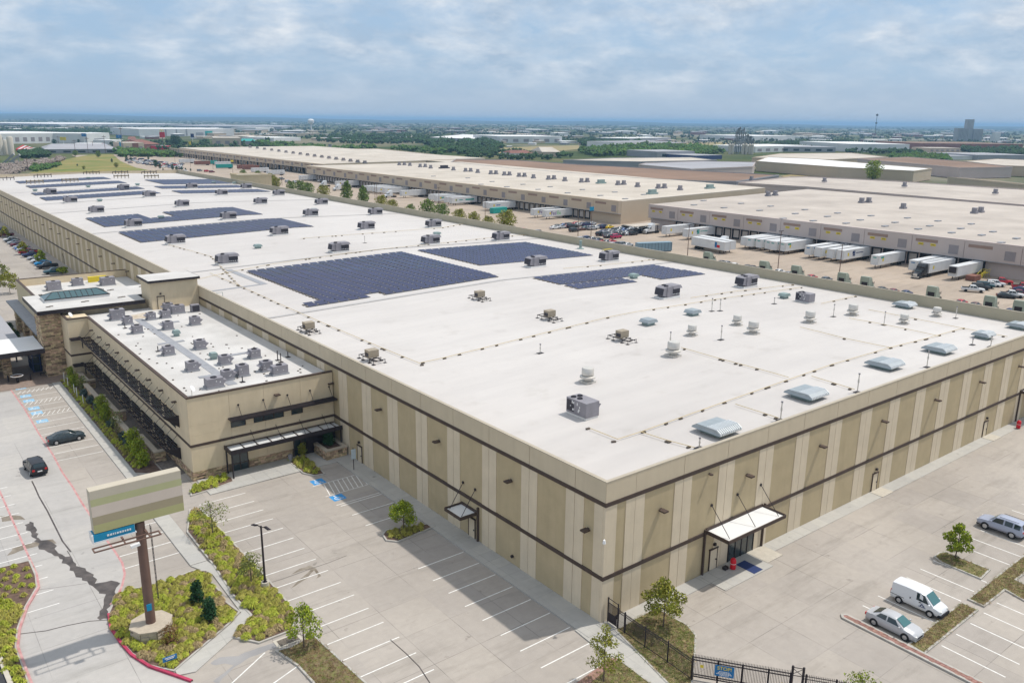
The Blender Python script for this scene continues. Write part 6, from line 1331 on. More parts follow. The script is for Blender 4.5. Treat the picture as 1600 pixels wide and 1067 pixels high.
def van_x(t, S, B, T):
    m_ = MB(); m_.box(-2.36, -.905, .72, -1.0, -.89, .76); part('side_trim', m_, X['black'], t)
    m_ = MB(); m_.add([(.95, -.912, .72), (1.12, -.912, .98), (1.2, -.912, .98), (1.08, -.912, .72)], [(0, 1, 2, 3)]); m_.add([(1.25, -.912, .72), (1.16, -.912, .9), (1.24, -.912, .9), (1.45, -.912, .72)], [(0, 1, 2, 3)]); m_.box(.85, -.913, .64, 1.5, -.911, .69); m_.v = [(x-.5, y, z) for x, y, z in m_.v]; part('door_emblem', m_, X['navy'], t)
    m_ = MB(); m_.box(.35, -.925, 1.0, .55, -.9, 1.06); m_.box(-.5, -.925, 1.0, -.42, -.9, 1.14); part('handle', m_, X['black'], t)
    m_ = MB(); m_.box(2.05, -.8, .27, 2.40, .8, .52); part('black_bumper', m_, X['black'], t)
car('white panel van with dark door emblem parked in the right hand lot', 'van', (.70, .72, .75), (25.3, -15.75), -PI/2, 'glass_teal', van_x)
def suv_x(t, S, B, T):
    for s in (-.62, .62):
        m_ = MB(); m_.cyl((-1.8, s, 1.87), (.2, s, 1.87), .025, n=5); part('roof_rail', m_, X['black'], t)
    m_ = MB(); m_.box(-2.3, -.965, .48, 2.2, -.94, .56); m_.box(-2.3, .94, .48, 2.2, .965, .56); part('side_trim', m_, X['grey_metal'], t)
car('pale blue grey suv at the right edge of the lot', 'suv', (.37, .41, .52), (47.15, -14.0), PI/2, 'glass_teal', suv_x)
car('dark blue grey sedan parked in the stalls before the annex', 'sedan', (.035, .05, .06), (-28.5, 74.9), 0.03, 'glass')
car('black suv driving away up the left drive', 'suv', (.012, .012, .016), (-33.6, 66.2), PI/2+.08)
# simple small cars for the lots far off
_cm = {}
def small_car(k, col):
    if (k, col) not in _cm:
        b = MB(); car_geo(k, b)
        for nm, p_ in car_windows(k): b.add(p_.v, p_.f, 1)
        r_ = SPEC[k]['wheels'][2]; W = SPEC[k]['W']/2
        for x in SPEC[k]['wheels'][:2]:
            for s in (-1, 1): b.cyl((x, s*(W-.2), r_), (x, s*(W+.02), r_), r_, r_, 8, 2)
        b.box(SPEC[k]['st'][0][0]-.02, -W*.8, .75, SPEC[k]['st'][0][0]+.1, -W*.5, .95, 3); b.box(SPEC[k]['st'][0][0]-.02, W*.5, .75, SPEC[k]['st'][0][0]+.1, W*.8, .95, 3)
        if k == 'pickup': b.box(-2.7, -.8, 1.1, -1.0, .8, 1.23, 2)
        me = b.mesh('parked_car', [paint(col), X['glass'], X['tyre'], X['red_lamp']], True); _cm[k, col] = me
    return _cm[k, col]
CC = {'white': (.66, .67, .68), 'silver': (.40, .42, .45), 'grey': (.17, .18, .20), 'black': (.012, .012, .016), 'dark': (.03, .034, .04), 'navy': (.02, .035, .12), 'blue': (.03, .12, .38), 'red': (.42, .02, .03), 'dark red': (.16, .02, .035), 'teal': (.03, .12, .15), 'yellow': (.62, .45, .02), 'brown': (.14, .07, .06), 'sky blue': (.01, .24, .52), 'magenta red': (.45, .02, .10), 'dark teal': (.02, .075, .10)}
CAT = {'sedan': 'car', 'suv': 'suv', 'pickup': 'pickup truck', 'van': 'van'}
def lot_car(c, k, loc, rz, lab, group):
    o = obj('parked_'+{'sedan': 'car', 'suv': 'suv', 'pickup': 'pickup', 'van': 'van'}[k], small_car(k, CC[c]), None, (loc[0], loc[1], .0), rz); return tag(o, lab, CAT[k], group)
# row along the long wall
row = [(83.5, 425, 'dark teal', 'pickup'), (71, 416.5, 'black', 'pickup'), (62, 411.5, 'sky blue', 'sedan'), (54, 407.5, 'white', 'sedan'), (50, 403, 'silver', 'sedan'), (47, 398.5, 'navy', 'pickup'), (43, 394, 'red', 'pickup'), (36, 389.5, 'silver', 'sedan'), (32, 387.5, 'blue', 'sedan'), (27, 385.5, 'silver', 'sedan'), (21, 382, 'dark red', 'sedan'), (20, 378.5, 'silver', 'sedan'), (17, 375.5, 'dark', 'sedan'), (9, 374, 'white', 'sedan'), (9, 367, 'dark red', 'pickup'), (2, 360, 'navy', 'suv'), (-2, 357, 'white', 'sedan')]
for i, (a, b, c, k) in enumerate(row):
    q = G(a, b+3); lot_car(c, k, (-5.4, q.y), PI+rnd.uniform(-.03, .03), '%s %s in the row along the long wall, %s from the near end' % (c, CAT[k], ORD[i]), 'vehicles along the long wall')
for i, (a, b, c) in enumerate([(37, 398, 'leaf_olive'), (65, 412, 'leaf_bright'), (8, 372, 'leaf_olive'), (97, 430, 'leaf_bright')]):
    make_tree('small yellowish tree among the cars along the long wall, %s' % ORD[i], G(a, b), 4.2 if i < 3 else 2.0, 1.5, .8, 700, .24, c, seed=60+i, nb=9)
# the truck yard: cars, px centre of roof, colour
YARD = {'left row before the middle warehouse': [(866, 353, 'white', 'sedan'), (877, 352, 'silver', 'sedan'), (886, 351, 'dark red', 'sedan'), (894, 350, 'dark', 'suv'), (904, 348.5, 'silver', 'sedan'), (911, 347.5, 'navy', 'sedan'), (900, 347, 'red', 'sedan'), (918, 347.5, 'navy', 'suv'), (872, 350.8, 'dark', 'sedan'), (881, 349.6, 'blue', 'sedan'), (890, 348.4, 'dark', 'suv'), (898, 350.5, 'dark', 'sedan'), (925, 346.8, 'silver', 'sedan')],
 'second row before the middle warehouse': [(897, 356, 'dark', 'suv'), (908, 355, 'brown', 'sedan'), (914, 354, 'teal', 'sedan'), (920, 353.5, 'silver', 'sedan'), (926, 353, 'silver', 'suv'), (932, 352.5, 'white', 'sedan'), (938, 351.5, 'blue', 'sedan'), (944, 351, 'navy', 'suv'), (952, 352, 'yellow', 'sedan')],
 'large cluster in the middle of the truck yard': [(939, 362, 'black', 'suv'), (947, 362, 'grey', 'suv'), (951, 366.5, 'dark', 'sedan'), (963, 366, 'magenta red', 'suv'), (958, 360, 'grey', 'sedan'), (967, 358.5, 'silver', 'sedan'), (973, 363, 'dark', 'sedan'), (975, 357, 'blue', 'sedan'), (981, 362.5, 'silver', 'sedan'), (985, 356, 'silver', 'sedan'), (989, 361, 'dark', 'suv'), (995, 359.5, 'dark', 'sedan'), (991, 353.5, 'silver', 'sedan'), (1001, 358, 'navy', 'sedan'), (1007, 356.5, 'silver', 'suv'), (1014, 355.5, 'silver', 'sedan'), (979, 352, 'black', 'suv'), (944, 359, 'navy', 'sedan'), (953, 358.5, 'silver', 'sedan'), (963, 356, 'grey', 'suv'), (970, 354.8, 'silver', 'sedan'), (979, 360.3, 'silver', 'sedan'), (985, 359, 'grey', 'sedan'), (993, 356.7, 'dark', 'sedan'), (998, 355, 'silver', 'sedan'), (1004, 353.5, 'dark', 'suv'), (1010, 352.8, 'white', 'sedan'), (968, 361, 'dark', 'sedan'), (957, 363.5, 'grey', 'sedan')],
 'row behind the back parapet near the blue trailer': [(900, 371, 'dark', 'sedan'), (909, 370.5, 'silver', 'suv'), (918, 369, 'navy', 'suv'), (926, 370.5, 'silver', 'sedan'), (892, 370, 'dark', 'sedan'), (884, 368.5, 'white', 'sedan'), (934, 371.5, 'dark', 'sedan')],
 'middle row behind the back parapet': [(928, 376, 'dark', 'sedan'), (940, 376.5, 'red', 'pickup'), (949, 375, 'grey', 'sedan'), (955, 374.5, 'red', 'sedan'), (959, 379, 'silver', 'suv'), (966, 378.5, 'dark', 'suv'), (973, 378, 'grey', 'suv'), (934, 374.5, 'navy', 'sedan'), (945, 378.5, 'dark red', 'sedan'), (952, 378.2, 'dark', 'sedan'), (981, 379.5, 'silver', 'sedan')],
 'row just left of the blue trailer': [(974, 384, 'white', 'suv'), (987, 385.5, 'teal', 'sedan'), (997, 385, 'dark', 'suv'), (1005, 384.5, 'silver', 'sedan'), (1018, 384, 'white', 'pickup'), (1029, 384.5, 'dark', 'sedan')],
 'short row at the left end of the back parapet': [(803, 354, 'navy', 'sedan'), (817, 357, 'red', 'pickup'), (830, 359.5, 'dark', 'suv'), (842, 359.5, 'grey', 'suv')],
 'group by the yellow dock stairs': [(1521, 447, 'white', 'pickup'), (1533, 443.5, 'dark', 'suv'), (1540, 441, 'dark teal', 'suv'), (1550, 440.5, 'white', 'sedan'), (1557, 438.5, 'white', 'suv'), (1566, 435, 'red', 'pickup')],
 'group at the right edge of the truck yard': [(1573, 458, 'dark', 'sedan'), (1582, 455, 'white', 'pickup'), (1593, 454, 'dark red', 'pickup'), (1598, 448.5, 'navy', 'sedan'), (1600, 443, 'red', 'pickup')],
 'line half hidden behind the back parapet': [(1128, 407.5, 'dark', 'sedan'), (1136, 408.5, 'grey', 'sedan'), (1148, 411.5, 'white', 'sedan'), (1168, 414.5, 'dark', 'sedan'), (1176, 415.5, 'black', 'sedan'), (1189, 417.5, 'dark', 'sedan'), (1218, 421.5, 'white', 'sedan'), (1232, 425, 'grey', 'sedan'), (1268, 430, 'red', 'sedan'), (1291, 433, 'grey', 'sedan'), (1378, 449, 'dark', 'sedan'), (1396, 452, 'dark red', 'sedan'), (1416, 454.5, 'navy', 'sedan'), (1502, 469, 'red', 'sedan'), (1524, 473, 'brown', 'sedan'), (1579, 483, 'navy', 'sedan')]}
for gname, lst in YARD.items():
    for i, (a, b, c, k) in enumerate(lst):
        q = G(a, b+.5, 1.2 if k == 'sedan' else 1.5); rz = (-.02 if 'half hidden' not in gname else .02)+rnd.uniform(-.05, .05)
        if 'stairs' in gname or 'right edge' in gname: rz = -PI/2+.5+rnd.uniform(-.05, .05)
        lot_car(c, k, (q.x, q.y), rz, '%s %s, %s in the %s' % (c, CAT[k], ORD[i], gname), 'vehicles in the truck yard')
# semi trailers
def make_trailer(refr=False, n=0):
    t = thing('semi_trailer', 'white trailer', 'trailer', (0, 0, 0)); b = MB(); b.box(0, -1.3, 1.15, 16, 1.3, 4.1); part('cargo_box', b, X['white_paint'], t)
    b = MB()
    for y in (-1.315, 1.3): b.box(0, y, 4.0, 16, y+.015, 4.1); b.box(0, y, 1.15, 16, y+.015, 1.3)
    for x in (-.012, ): b.box(x, -1.3, 1.15, x+.011, -1.2, 4.1); b.box(x, 1.2, 1.15, x+.011, 1.3, 4.1); b.box(x, -1.2, 4.0, x+.011, 1.2, 4.1)
    part('edge_rail', b, X['alu'], t)
    for y in (-.9, .9): b = MB(); b.box(2.3, y-.08, .05, 2.5, y+.08, 1.149); b.box(2.15, y-.15, 0, 2.65, y+.15, .05); part('landing_leg', b, X['dark_metal'], t)
    for x in (12.6, 13.9):
        for y in (-1.25, .85): b = MB(); b.cyl((x, y, .5), (x, y+.4, .5), .5, .5, 12); part('wheel', b, X['tyre'], t)
    b = MB(); b.box(11.8, -.6, .7, 14.6, .6, 1.149); part('axle_frame', b, X['dark_metal'], t)
    if refr:
        b = MB(); b.box(-.45, -.95, 2.2, -.02, .95, 3.9); part('cooling_unit', b, X['dark_metal'], t)
    return t
def side_text(t, txt, x, z, size, m, y=-1.318, front=False):
    cu_ = bpy.data.curves.new('lettering', 'FONT'); cu_.body = txt; cu_.size = size; cu_.offset = .012; to = bpy.data.objects.new('lettering', cu_); COL.objects.link(to); dg = bpy.context.evaluated_depsgraph_get(); me = bpy.data.meshes.new_from_object(to.evaluated_get(dg)); bpy.data.objects.remove(to); me.materials.clear(); me.materials.append(X[m] if isinstance(m, str) else m)
    o = obj('lettering', me, t, (x, y, z)); o.rotation_euler = (PI/2, 0, 0); return o
X['purple'] = mat('purple_print', (.10, .03, .22), .6, 0, 1); X['print_green'] = mat('green_print', (.05, .42, .10), .6, 0, 1)
tr0 = make_trailer(); trr = make_trailer(True); used0 = [False, False]
def place_trailer(a, b, lab, refr=False, yz=None, rz=0.0, nose=None):
    q = G(a, b, 1.15); src = trr if refr else tr0; i = 1 if refr else 0
    o = src if not used0[i] else dup(src, (0, 0, 0)); used0[i] = True
    o.location = (nose if nose is not None else q.x, q.y if yz is None else yz, 0); o.rotation_euler = (0, 0, rz); o['label'] = lab; o['group'] = 'white semi trailers in the truck yard'; return o
CT = [(1040, 365.5, 'leftmost at the right warehouse dock, yellow mark'), (1059, 371.5, 'second at the right warehouse, with round dark logo'), (1158, 384, 'left end of the tight group of six, behind the white tractor'), (1169, 385.5, 'second of the tight group of six at the dock'), (1182, 387.5, 'third of the tight group of six at the dock'), (1197.5, 389.5, 'fourth of the tight group of six at the dock'), (1205, 391, 'fifth of the tight group of six at the dock'), (1218, 393, 'right end of the tight group of six'),
      (1261, 398.5, 'first of the group of four at the right warehouse'), (1278, 401, 'second of the group of four at the right warehouse'), (1296, 403.5, 'third of the group of four at the right warehouse'), (1313, 405.5, 'fourth of the group of four, with a dark logo'), (1369, 413.5, 'standing alone between two groups at the right warehouse'), (1429.6, 421.5, 'left one of the last group by the yellow stairs'), (1450, 423.5, 'second of the last group by the yellow stairs'), (1492, 431, 'rightmost at the dock beside the yellow stairs')]
for i, (a, b, lab) in enumerate(CT):
    q = G(a, b, 1.15); o = place_trailer(a, b, 'white semi trailer docked, '+lab, refr=(i == 15), nose=197.2+(.6 if i % 3 else 0))
    if i == 0: c = MB(); c.flat([(.6, 0), (0, .6), (.3, 0)], 0); k = MB(); k.box(2.2, -1.32, 2.2, 3.0, -1.316, 3.2); part('yellow_mark', k, X['yellow'], o)
    if i in (1, 11):
        k = MB(); k.add([(5.2, -1.32, 2.0), (6.6, -1.32, 2.0), (6.6, -1.32, 2.5), (5.2, -1.32, 2.5)], [(0, 1, 2, 3)]); k.add([(5.2, -1.32, 2.6), (6.6, -1.32, 2.6), (6.6, -1.32, 3.1), (5.2, -1.32, 3.1)], [(0, 1, 2, 3)]); k.add([(5.0, -1.32, 2.7), (5.5, -1.32, 2.7), (5.5, -1.32, 3.4), (5.0, -1.32, 3.4)], [(0, 1, 2, 3)]); k.add([(5.2, -1.32, 3.2), (6.6, -1.32, 3.2), (6.6, -1.32, 3.6), (5.2, -1.32, 3.6)], [(0, 1, 2, 3)]); k.box(7.2, -1.32, 2.75, 11.4, -1.316, 3.0); part('logo', k, X['teal'] if i == 1 else X['navy'], o)
    elif i in (3, 4, 5, 6, 7, 8, 12, 13):
        k = MB(); k.box(1.2, -1.32, 3.2, 3.0, -1.316, 3.7); k.box(-.016, -.5, 3.3, -.012, .6, 3.6); part('logo', k, X['teal'] if i not in (8, 13) else X['blue_sign'], o)
BT = [(693, 318.5, 'with green lettering at the middle warehouse'), (684, 317, 'just left of the green lettered one at the middle warehouse'), (748.6, 327.5, 'right beside the green container'), (745, 326, 'behind the one beside the green container'), (815, 338, 'with purple and green lettering, left one of a pair'), (831, 340.5, 'with purple and green lettering, right one of a pair'), (668, 315, 'with a green mark, left of the pair at the middle warehouse'), (665, 313, 'tucked behind the green marked one'),
      (547, 299, 'orange fronted, leftmost of the long docked row'), (557, 298.5, 'second of the long docked row at the middle warehouse'), (565, 299, 'third of the long docked row at the middle warehouse'), (573, 300, 'fourth of the long docked row at the middle warehouse'), (580, 301, 'fifth of the long docked row at the middle warehouse'), (589, 302.5, 'sixth of the long docked row at the middle warehouse'), (613, 307, 'pulled by a white tractor at the middle warehouse'), (524, 291, 'with dark lettering behind a white tractor, far left')]
for i, (a, b, lab) in enumerate(BT):
    o = place_trailer(a, b, 'white semi trailer docked, '+lab, nose=195.2+(.7 if i % 2 else 0))
    if i in (4, 5): side_text(o, 'Fed', 3.0, 1.9, 2.3, 'purple'); side_text(o, 'Ex', 6.7, 1.9, 2.3, 'print_green')
    if i == 15: side_text(o, 'FedEx', 2.2, 1.9, 2.2, 'purple')
    if i == 0: k = MB(); k.box(8.5, -1.32, 2.4, 14, -1.316, 3.1); k.box(4.5, -1.32, 2.5, 6.8, -1.316, 2.9); k.box(2.6, -1.32, 2.3, 3.2, -1.316, 3.1); part('logo', k, X['teal'], o)
    if i == 6: k = MB(); k.box(3.0, -1.32, 2.6, 6, -1.316, 3.2); part('logo', k, X['teal'], o)
    if i == 2: k = MB(); k.box(4, -1.32, 2.6, 6.5, -1.316, 3.0); part('logo', k, X['blue_sign'], o)
# parked across: two white trailers with a flag, the blue one
qa = G(1083, 377); qb = G(1136, 396)
for i, (dx, lab) in enumerate(((0, 'white semi trailer standing free in the yard with a red white and blue flag emblem'), (4.2, 'white semi trailer standing free just behind the flag emblem one'))):
    o = place_trailer(1136, 394, lab, rz=PI/2-.17); q = G(1130, 396.5, 0); o.location = (q.x+dx*1.0, q.y-1.5+dx*.2, 0)
    o.rotation_euler = (0, 0, PI/2-.12)
    if i == 0:
        for (x0, x1, z0, z1, m) in ((3.6, 4.6, 1.9, 3.7, 'blue_sign'), (4.61, 6.2, 2.9, 3.4, 'dish'), (2.2, 3.59, 1.9, 2.8, 'red')): k = MB(); k.box(x0, 1.316, z0, x1, 1.32, z1); part('flag_emblem', k, X[m], o)
def boxtrailer(lab, a, b, L_, m, rz, cat='trailer', h=2.9, z0=1.1, nm='flatbed_trailer'):
    q = G(a, b, z0); t = thing(nm, lab, cat, (q.x, q.y, 0), rz); k = MB(); k.box(0, -1.25, z0, L_, 1.25, z0+h); part('load', k, X[m], t)
    if z0 > .5:
        for x in (L_-3, L_-1.7):
            for y in (-1.2, .8): k = MB(); k.cyl((x, y, .5), (x, y+.4, .5), .5, n=10); part('wheel', k, X['tyre'], t)
        k = MB(); k.box(0, -.6, .7, L_, .6, z0-.01); part('frame', k, X['dark_metal'], t)
    k = MB(); n = int(L_/1.2)
    for i in range(n): k.box(.3+i*1.2, -1.28, z0+.2, .38+i*1.2, -1.251, z0+h-.1); k.box(.3+i*1.2, 1.251, z0+.2, .38+i*1.2, 1.28, z0+h-.1)
    part('rib', k, X['dark_metal'] if z0 > .5 else X[m], t); return t
X['steel_blue'] = mat('steel_blue', (.20, .30, .37), .5, .08, .5)
boxtrailer('steel blue trailer with a dark red front half hidden by the back parapet', 1047, 391, 12.5, 'steel_blue', PI-.35, z0=1.1)
boxtrailer('dark green cargo container beside a docked white trailer', 768, 333.5, 9, 'teal', 0.1, 'container', 2.5, .15, 'cargo_container')
boxtrailer('low red skip beside the white pickup', 1515, 438.5, 4, 'dark_metal' if False else 'brick_wall', 0.0, 'skip', 1.4, .1, 'skip')
# tractor units
def make_tractor(col, lab, roof_m=None):
    t = thing('truck_tractor', lab, 'truck', (0, 0, 0)); pm = paint(col) if not isinstance(col, str) else X[col]
    b = MB(); b.box(-2.1, -1.2, .9, -.1, 1.2, 3.3); b.add([(-2.1, -1.2, 3.301), (-.1, -1.2, 3.301), (-.1, 1.2, 3.301), (-2.1, 1.2, 3.301), (-2.1, -1.1, 4.0), (-.9, -1.1, 3.95), (-.9, 1.1, 3.95), (-2.1, 1.1, 4.0)], [(0, 1, 5, 4), (1, 2, 6, 5), (2, 3, 7, 6), (3, 0, 4, 7), (4, 5, 6, 7)]); part('sleeper_cab', b, pm, t)
    b = MB(); b.add([(-.099, -1.15, .9), (1.1, -1.1, .9), (1.1, 1.1, .9), (-.099, 1.15, .9), (-.099, -1.15, 2.9), (.5, -1.05, 2.75), (.5, 1.05, 2.75), (-.099, 1.15, 2.9), (1.1, -1.1, 1.9), (1.1, 1.1, 1.9)], [(0, 1, 8, 5, 4), (3, 7, 6, 9, 2), (5, 8, 9, 6), (4, 5, 6, 7), (1, 2, 9, 8)]); part('cab', b, pm, t)
    b = MB(); b.add([(.58, -.98, 2.62), (1.08, -1.02, 1.96), (1.08, 1.02, 1.96), (.58, .98, 2.62)], [(0, 1, 2, 3)]); b.add([(.0, -1.16, 2.0), (.85, -1.12, 2.0), (.4, -1.1, 2.65), (.0, -1.155, 2.7)], [(0, 1, 2, 3)]); b.add([(.0, 1.16, 2.0), (.85, 1.12, 2.0), (.4, 1.1, 2.65), (.0, 1.155, 2.7)], [(3, 2, 1, 0)]); part('windscreen', b, X['glass'], t)
    b = MB(); b.add([(1.101, -1.0, .7), (2.6, -.85, .7), (2.6, .85, .7), (1.101, 1.0, .7), (1.101, -1.0, 1.9), (2.5, -.7, 1.55), (2.5, .7, 1.55), (1.101, 1.0, 1.9)], [(0, 1, 5, 4), (1, 2, 6, 5), (2, 3, 7, 6), (4, 5, 6, 7)]); part('hood', b, pm, t)
    b = MB(); b.box(2.55, -.6, .8, 2.65, .6, 1.5); b.box(2.4, -1.15, .4, 2.75, 1.15, .69); part('grille', b, X['alu'], t)
    for x in (1.9, -2.9, -4.1):
        for y in (-1.25, .85): b = MB(); b.cyl((x, y, .5), (x, y+.4, .5), .5, n=12); part('wheel', b, X['tyre'], t)
    b = MB(); b.box(-4.8, -.5, .6, 1.0, .5, .89); part('frame', b, X['dark_metal'], t)
    for s in (-1, 1): b = MB(); b.box(.75, s*1.35-.06, 1.9, .9, s*1.35+.06, 2.5); b.box(.8, min(s*1.1, s*1.35), 2.1, .85, max(s*1.1, s*1.35), 2.15); part('mirror', b, X['black'], t)
    b = MB(); b.box(-2.12, -.8, 1.6, -2.101, .8, 2.6); b.box(-2.13, -.5, 2.0, -2.121, .5, 2.3); part('rear_panel', b, X['dark_metal'], t)
    return t
X['sage'] = mat('sage_green_cab', (.30, .35, .29), .5, .06, .4)
tg = None
for i, (a, b) in enumerate([(1110, 393), (1198, 407), (1248, 414), (1321, 425), (1357, 431), (1461, 446), (1551, 461), (1597, 468)]):
    q = G(a, b, 4.0); lab = 'sage grey truck tractor seen from behind over the back parapet, %s from the left' % ORD[i]
    if tg is None: tg = make_tractor('sage', lab); o = tg
    else: o = dup(tg, (0, 0, 0))
    o.location = (q.x, q.y, 0); o.rotation_euler = (0, 0, .12); o['label'] = lab; o['group'] = 'sage truck tractors behind the parapet'
twt = make_tractor((.66, .68, .70), 'white truck tractor in front of the tight group of six trailers'); q = G(1149, 384, 0); twt.location = (193.5, 139.0, 0); twt.rotation_euler = (0, 0, PI)
for (a, b, x, lab) in ((601, 307, 190.5, 'white truck tractor coupled to a docked trailer at the middle warehouse'), (519, 289.5, 193, 'white truck tractor at the far left of the middle warehouse'), (529, 296, 187, 'white truck tractor beside the long docked row'), (1032, 360, 200, 'white truck tractor at the left end of the right warehouse dock')):
    q = G(a, b, .8); o = dup(twt, (x, q.y, 0), PI, lab); o['group'] = 'white truck tractors'
tb = make_tractor((.018, .02, .025), 'black truck tractor coupled to a white trailer by the yellow stairs'); q = G(1459, 436); tb.location = (193.5, 68.2, 0); tb.rotation_euler = (0, 0, PI)
place_trailer(1470, 428, 'white semi trailer coupled to the black tractor at the dock', yz=68.2, nose=196.2)
# dock stairs
q = G(1540, 430); t = thing('dock_stairs', 'yellow dock stairs between a docked trailer and the parked pickups', 'stairs', (209.5, 57.5, 0))
for k in range(6): b = MB(); b.box(-3+k*.5, -.6, k*.22, -2.5+k*.5, .6, k*.22+.06); part('step', b, X['yellow'], t)
b = MB()
for y in (-.6, .55):
    b.cyl((-3, y, 1), (0, y, 2.3), .05, n=6); b.cyl((0, y, 2.3), (3, y, 2.3), .05, n=6)
    for x in (-3, -1.5, 0, 1.5, 3): b.cyl((x, y, 0), (x, y, 1+max(0, min(1, (x+3)/3))*1.3), .05, n=6)
part('rail', b, X['yellow'], t); b = MB(); b.box(0, -.6, 1.3, 3, .6, 1.36); part('platform', b, X['yellow'], t)
# yard lamp posts
for i, (a, b, h, c) in enumerate([(1074, 402, 10.5, 0), (1215, 424, 12, 0), (1310, 440, 10.5, 0), (923, 377, 11, 1), (903, 369, 7, 0), (589, 312, 9, 0), (586, 311, 8, 0), (686, 327, 10.5, 0), (758, 351, 10, 0), (515, 300, 9, 0), (441, 290, 8, 0), (333, 265, 9, 0), (298, 262, 9, 0), (364, 272, 9, 2), (274, 258, 9, 0)]):
    q = G(a, b); t = thing('lamp_post', 'tall dark lamp post in the truck yard, %s in order from the right hand cluster' % ORD[i], 'street lamp', (q.x, q.y, 0), 0, 'lamp posts in the truck yard'); k = MB(); k.cyl((0, 0, 0), (0, 0, h), .13, .09, 8); part('pole', k, X['wood'], t)
    k = MB(); k.box(-1.0, -.18, h, 1.0, .18, h+.15); part('lamp_head', k, X['dark_metal'], t)
    if c: k = MB(); k.box(-1.0, -.1, h+.2, 1.0, .1, h+1.6); part('panel', k, X['sign_blue'] if c == 1 else X['yellow'], t)
# ------------------------------------------------------------------ neighbouring dock warehouses
def dock_house(label, P_, top, wallx, y0, y1, pitch, H_, wm, docks, doors_at, signs, roofm, base_x, louv=True, seed=1):
    """dock front along x=wallx from y0 (near) up to y1, upper wall overhanging a recessed dock line"""
    t = thing('dock_warehouse', label, 'warehouse', (0, 0, 0))
    mb = MB(); mb.prism(P_, 0, H_-.25); part('wall', mb, X[wm], t)
    mb = MB(); mb.prism(P_, H_-.249, H_, 0); part('roof', mb, X[roofm], t)
    n = int(round((y1-y0)/pitch)); pw = (y1-y0)/n
    r = random.Random(seed)
    for k in range(n):
        ya = y0+k*pw; mb = MB(); mb.box(wallx, ya+.06, 4.5, base_x-.01, ya+pw-.06, H_+.12); o = part('wall_panel', mb, X[wm], t)
        mb = MB(); mb.box(wallx-.06, ya+pw*.5, H_-1.9, wallx-.001, ya+pw*.93, H_-1.0); part('brown_stripe', mb, X['stripe_brown'], o)
        if louv: mb = MB(); mb.box(wallx-.07, ya+pw*.1, 5.2, wallx-.001, ya+pw*.28, 7.9); part('louver', mb, X['louver'], o)
        if signs and r.random() < .9:
            for f in (.58, .82): mb = MB(); mb.box(wallx-.09, ya+pw*f-.8, 6.85, wallx-.001, ya+pw*f+.8, 7.55); mb.box(wallx-.095, ya+pw*f-.5, 7.1, wallx-.091, ya+pw*f+.5, 7.28, 1); part('yellow_sign', mb, [X['yellow'], X['dark_metal']], o)
    mb = MB(); mb.box(wallx-.02, y0, 4.3, base_x-.02, y1, 4.49); part('fascia', mb, X['grey_wall'], t)
    for y in docks:
        mb = MB(); mb.box(base_x-.3, y-1.75, .9, base_x-.005, y-1.25, 4.25); mb.box(base_x-.3, y+1.25, .9, base_x-.005, y+1.75, 4.25); mb.box(base_x-.3, y-1.25, 3.7, base_x-.005, y+1.25, 4.25); mb.box(base_x-.32, y-1.8, .3, base_x-.005, y+1.8, .88); d = part('dock_seal', mb, X['black'], t)
        mb = MB(); mb.box(base_x-.12, y-1.24, .9, base_x-.006, y+1.24, 3.69); part('dock_door', mb, X['door_beige'] if doors_at(y) else X['black'], d)
        mb = MB(); mb.box(base_x-.5, y+1.85, 0, base_x-.1, y+2.1, 4.25); part('buttress', mb, X[wm], d)
    return t
QB = [(211, 208.2), (334, 222), (348, 520), (222, 521)]
dB = dock_house('long beige dock warehouse in the middle with a row of roof fans', [(212.6, 208.2), (334, 222), (345, 521), (212.6, 521)], 9.8, 211, 208.2, 521, 15.6, 9.85, 'tan_wall', [229+3.95*k for k in range(72)], lambda y: True, False, 'tan_roof', 212.6)
QC = [(214.6, 38), (344, 38), (347, 205), (214.6, 192.6)]
dC = dock_house('beige dock warehouse on the right with yellow dock signs', QC, 9.6, 213, 33.4, 192.8, 15.9, 9.75, 'pink_wall', [61+4.0*k for k in range(27)]+[177], lambda y: (y > 140 and y < 165) or int(y) % 3 == 0, True, 'worn_roof', 214.6, seed=2)
dA = dock_house('far beige dock warehouse on the left with colourful trailers in front', [(241.5, 560), (420, 590), (420, 960), (252, 950)], 9, 240, 552, 945, 19, 8.6, 'tan_wall', [570+8*k for k in range(45)], lambda y: int(y) % 3 > 0, False, 'tan_roof', 241.6, seed=3)
# dark gable ends, canopy roof by the middle warehouse
q = G(1003, 352, 3); mb = MB(); mb.box(-7, -3, 3.0, 7, 3, 3.25); t = thing('open_canopy', 'low open canopy roof between the two dock warehouses', 'canopy', (q.x, q.y, 0)); part('roof', mb, X['tan_roof'], t)
for x, y in ((-6.5, -2.5), (6.5, -2.5), (-6.5, 2.5), (6.5, 2.5)): mb = MB(); mb.box(x-.1, y-.1, 0, x+.1, y+.1, 2.99); part('post', mb, X['dark_metal'], t)
for i, (a, b, m) in enumerate([(350, 262.5, 'teal'), (292, 254, 'white_paint'), (316, 257, 'brick_wall'), (383, 263.5, 'brick_wall'), (391, 264.5, 'brick_wall'), (405, 268.5, 'white_paint'), (429, 272.5, 'white_paint'), (348, 258, 'white_paint'), (480, 281, 'white_paint'), (327, 256.5, 'teal')]):
    boxtrailer('%s trailer in front of the far left dock warehouse, %s listed' % ({'teal': 'green', 'white_paint': 'white', 'brick_wall': 'red'}[m], ORD[i]), a-12, b, 14, m, 0.0, z0=1.0, nm='semi_trailer')
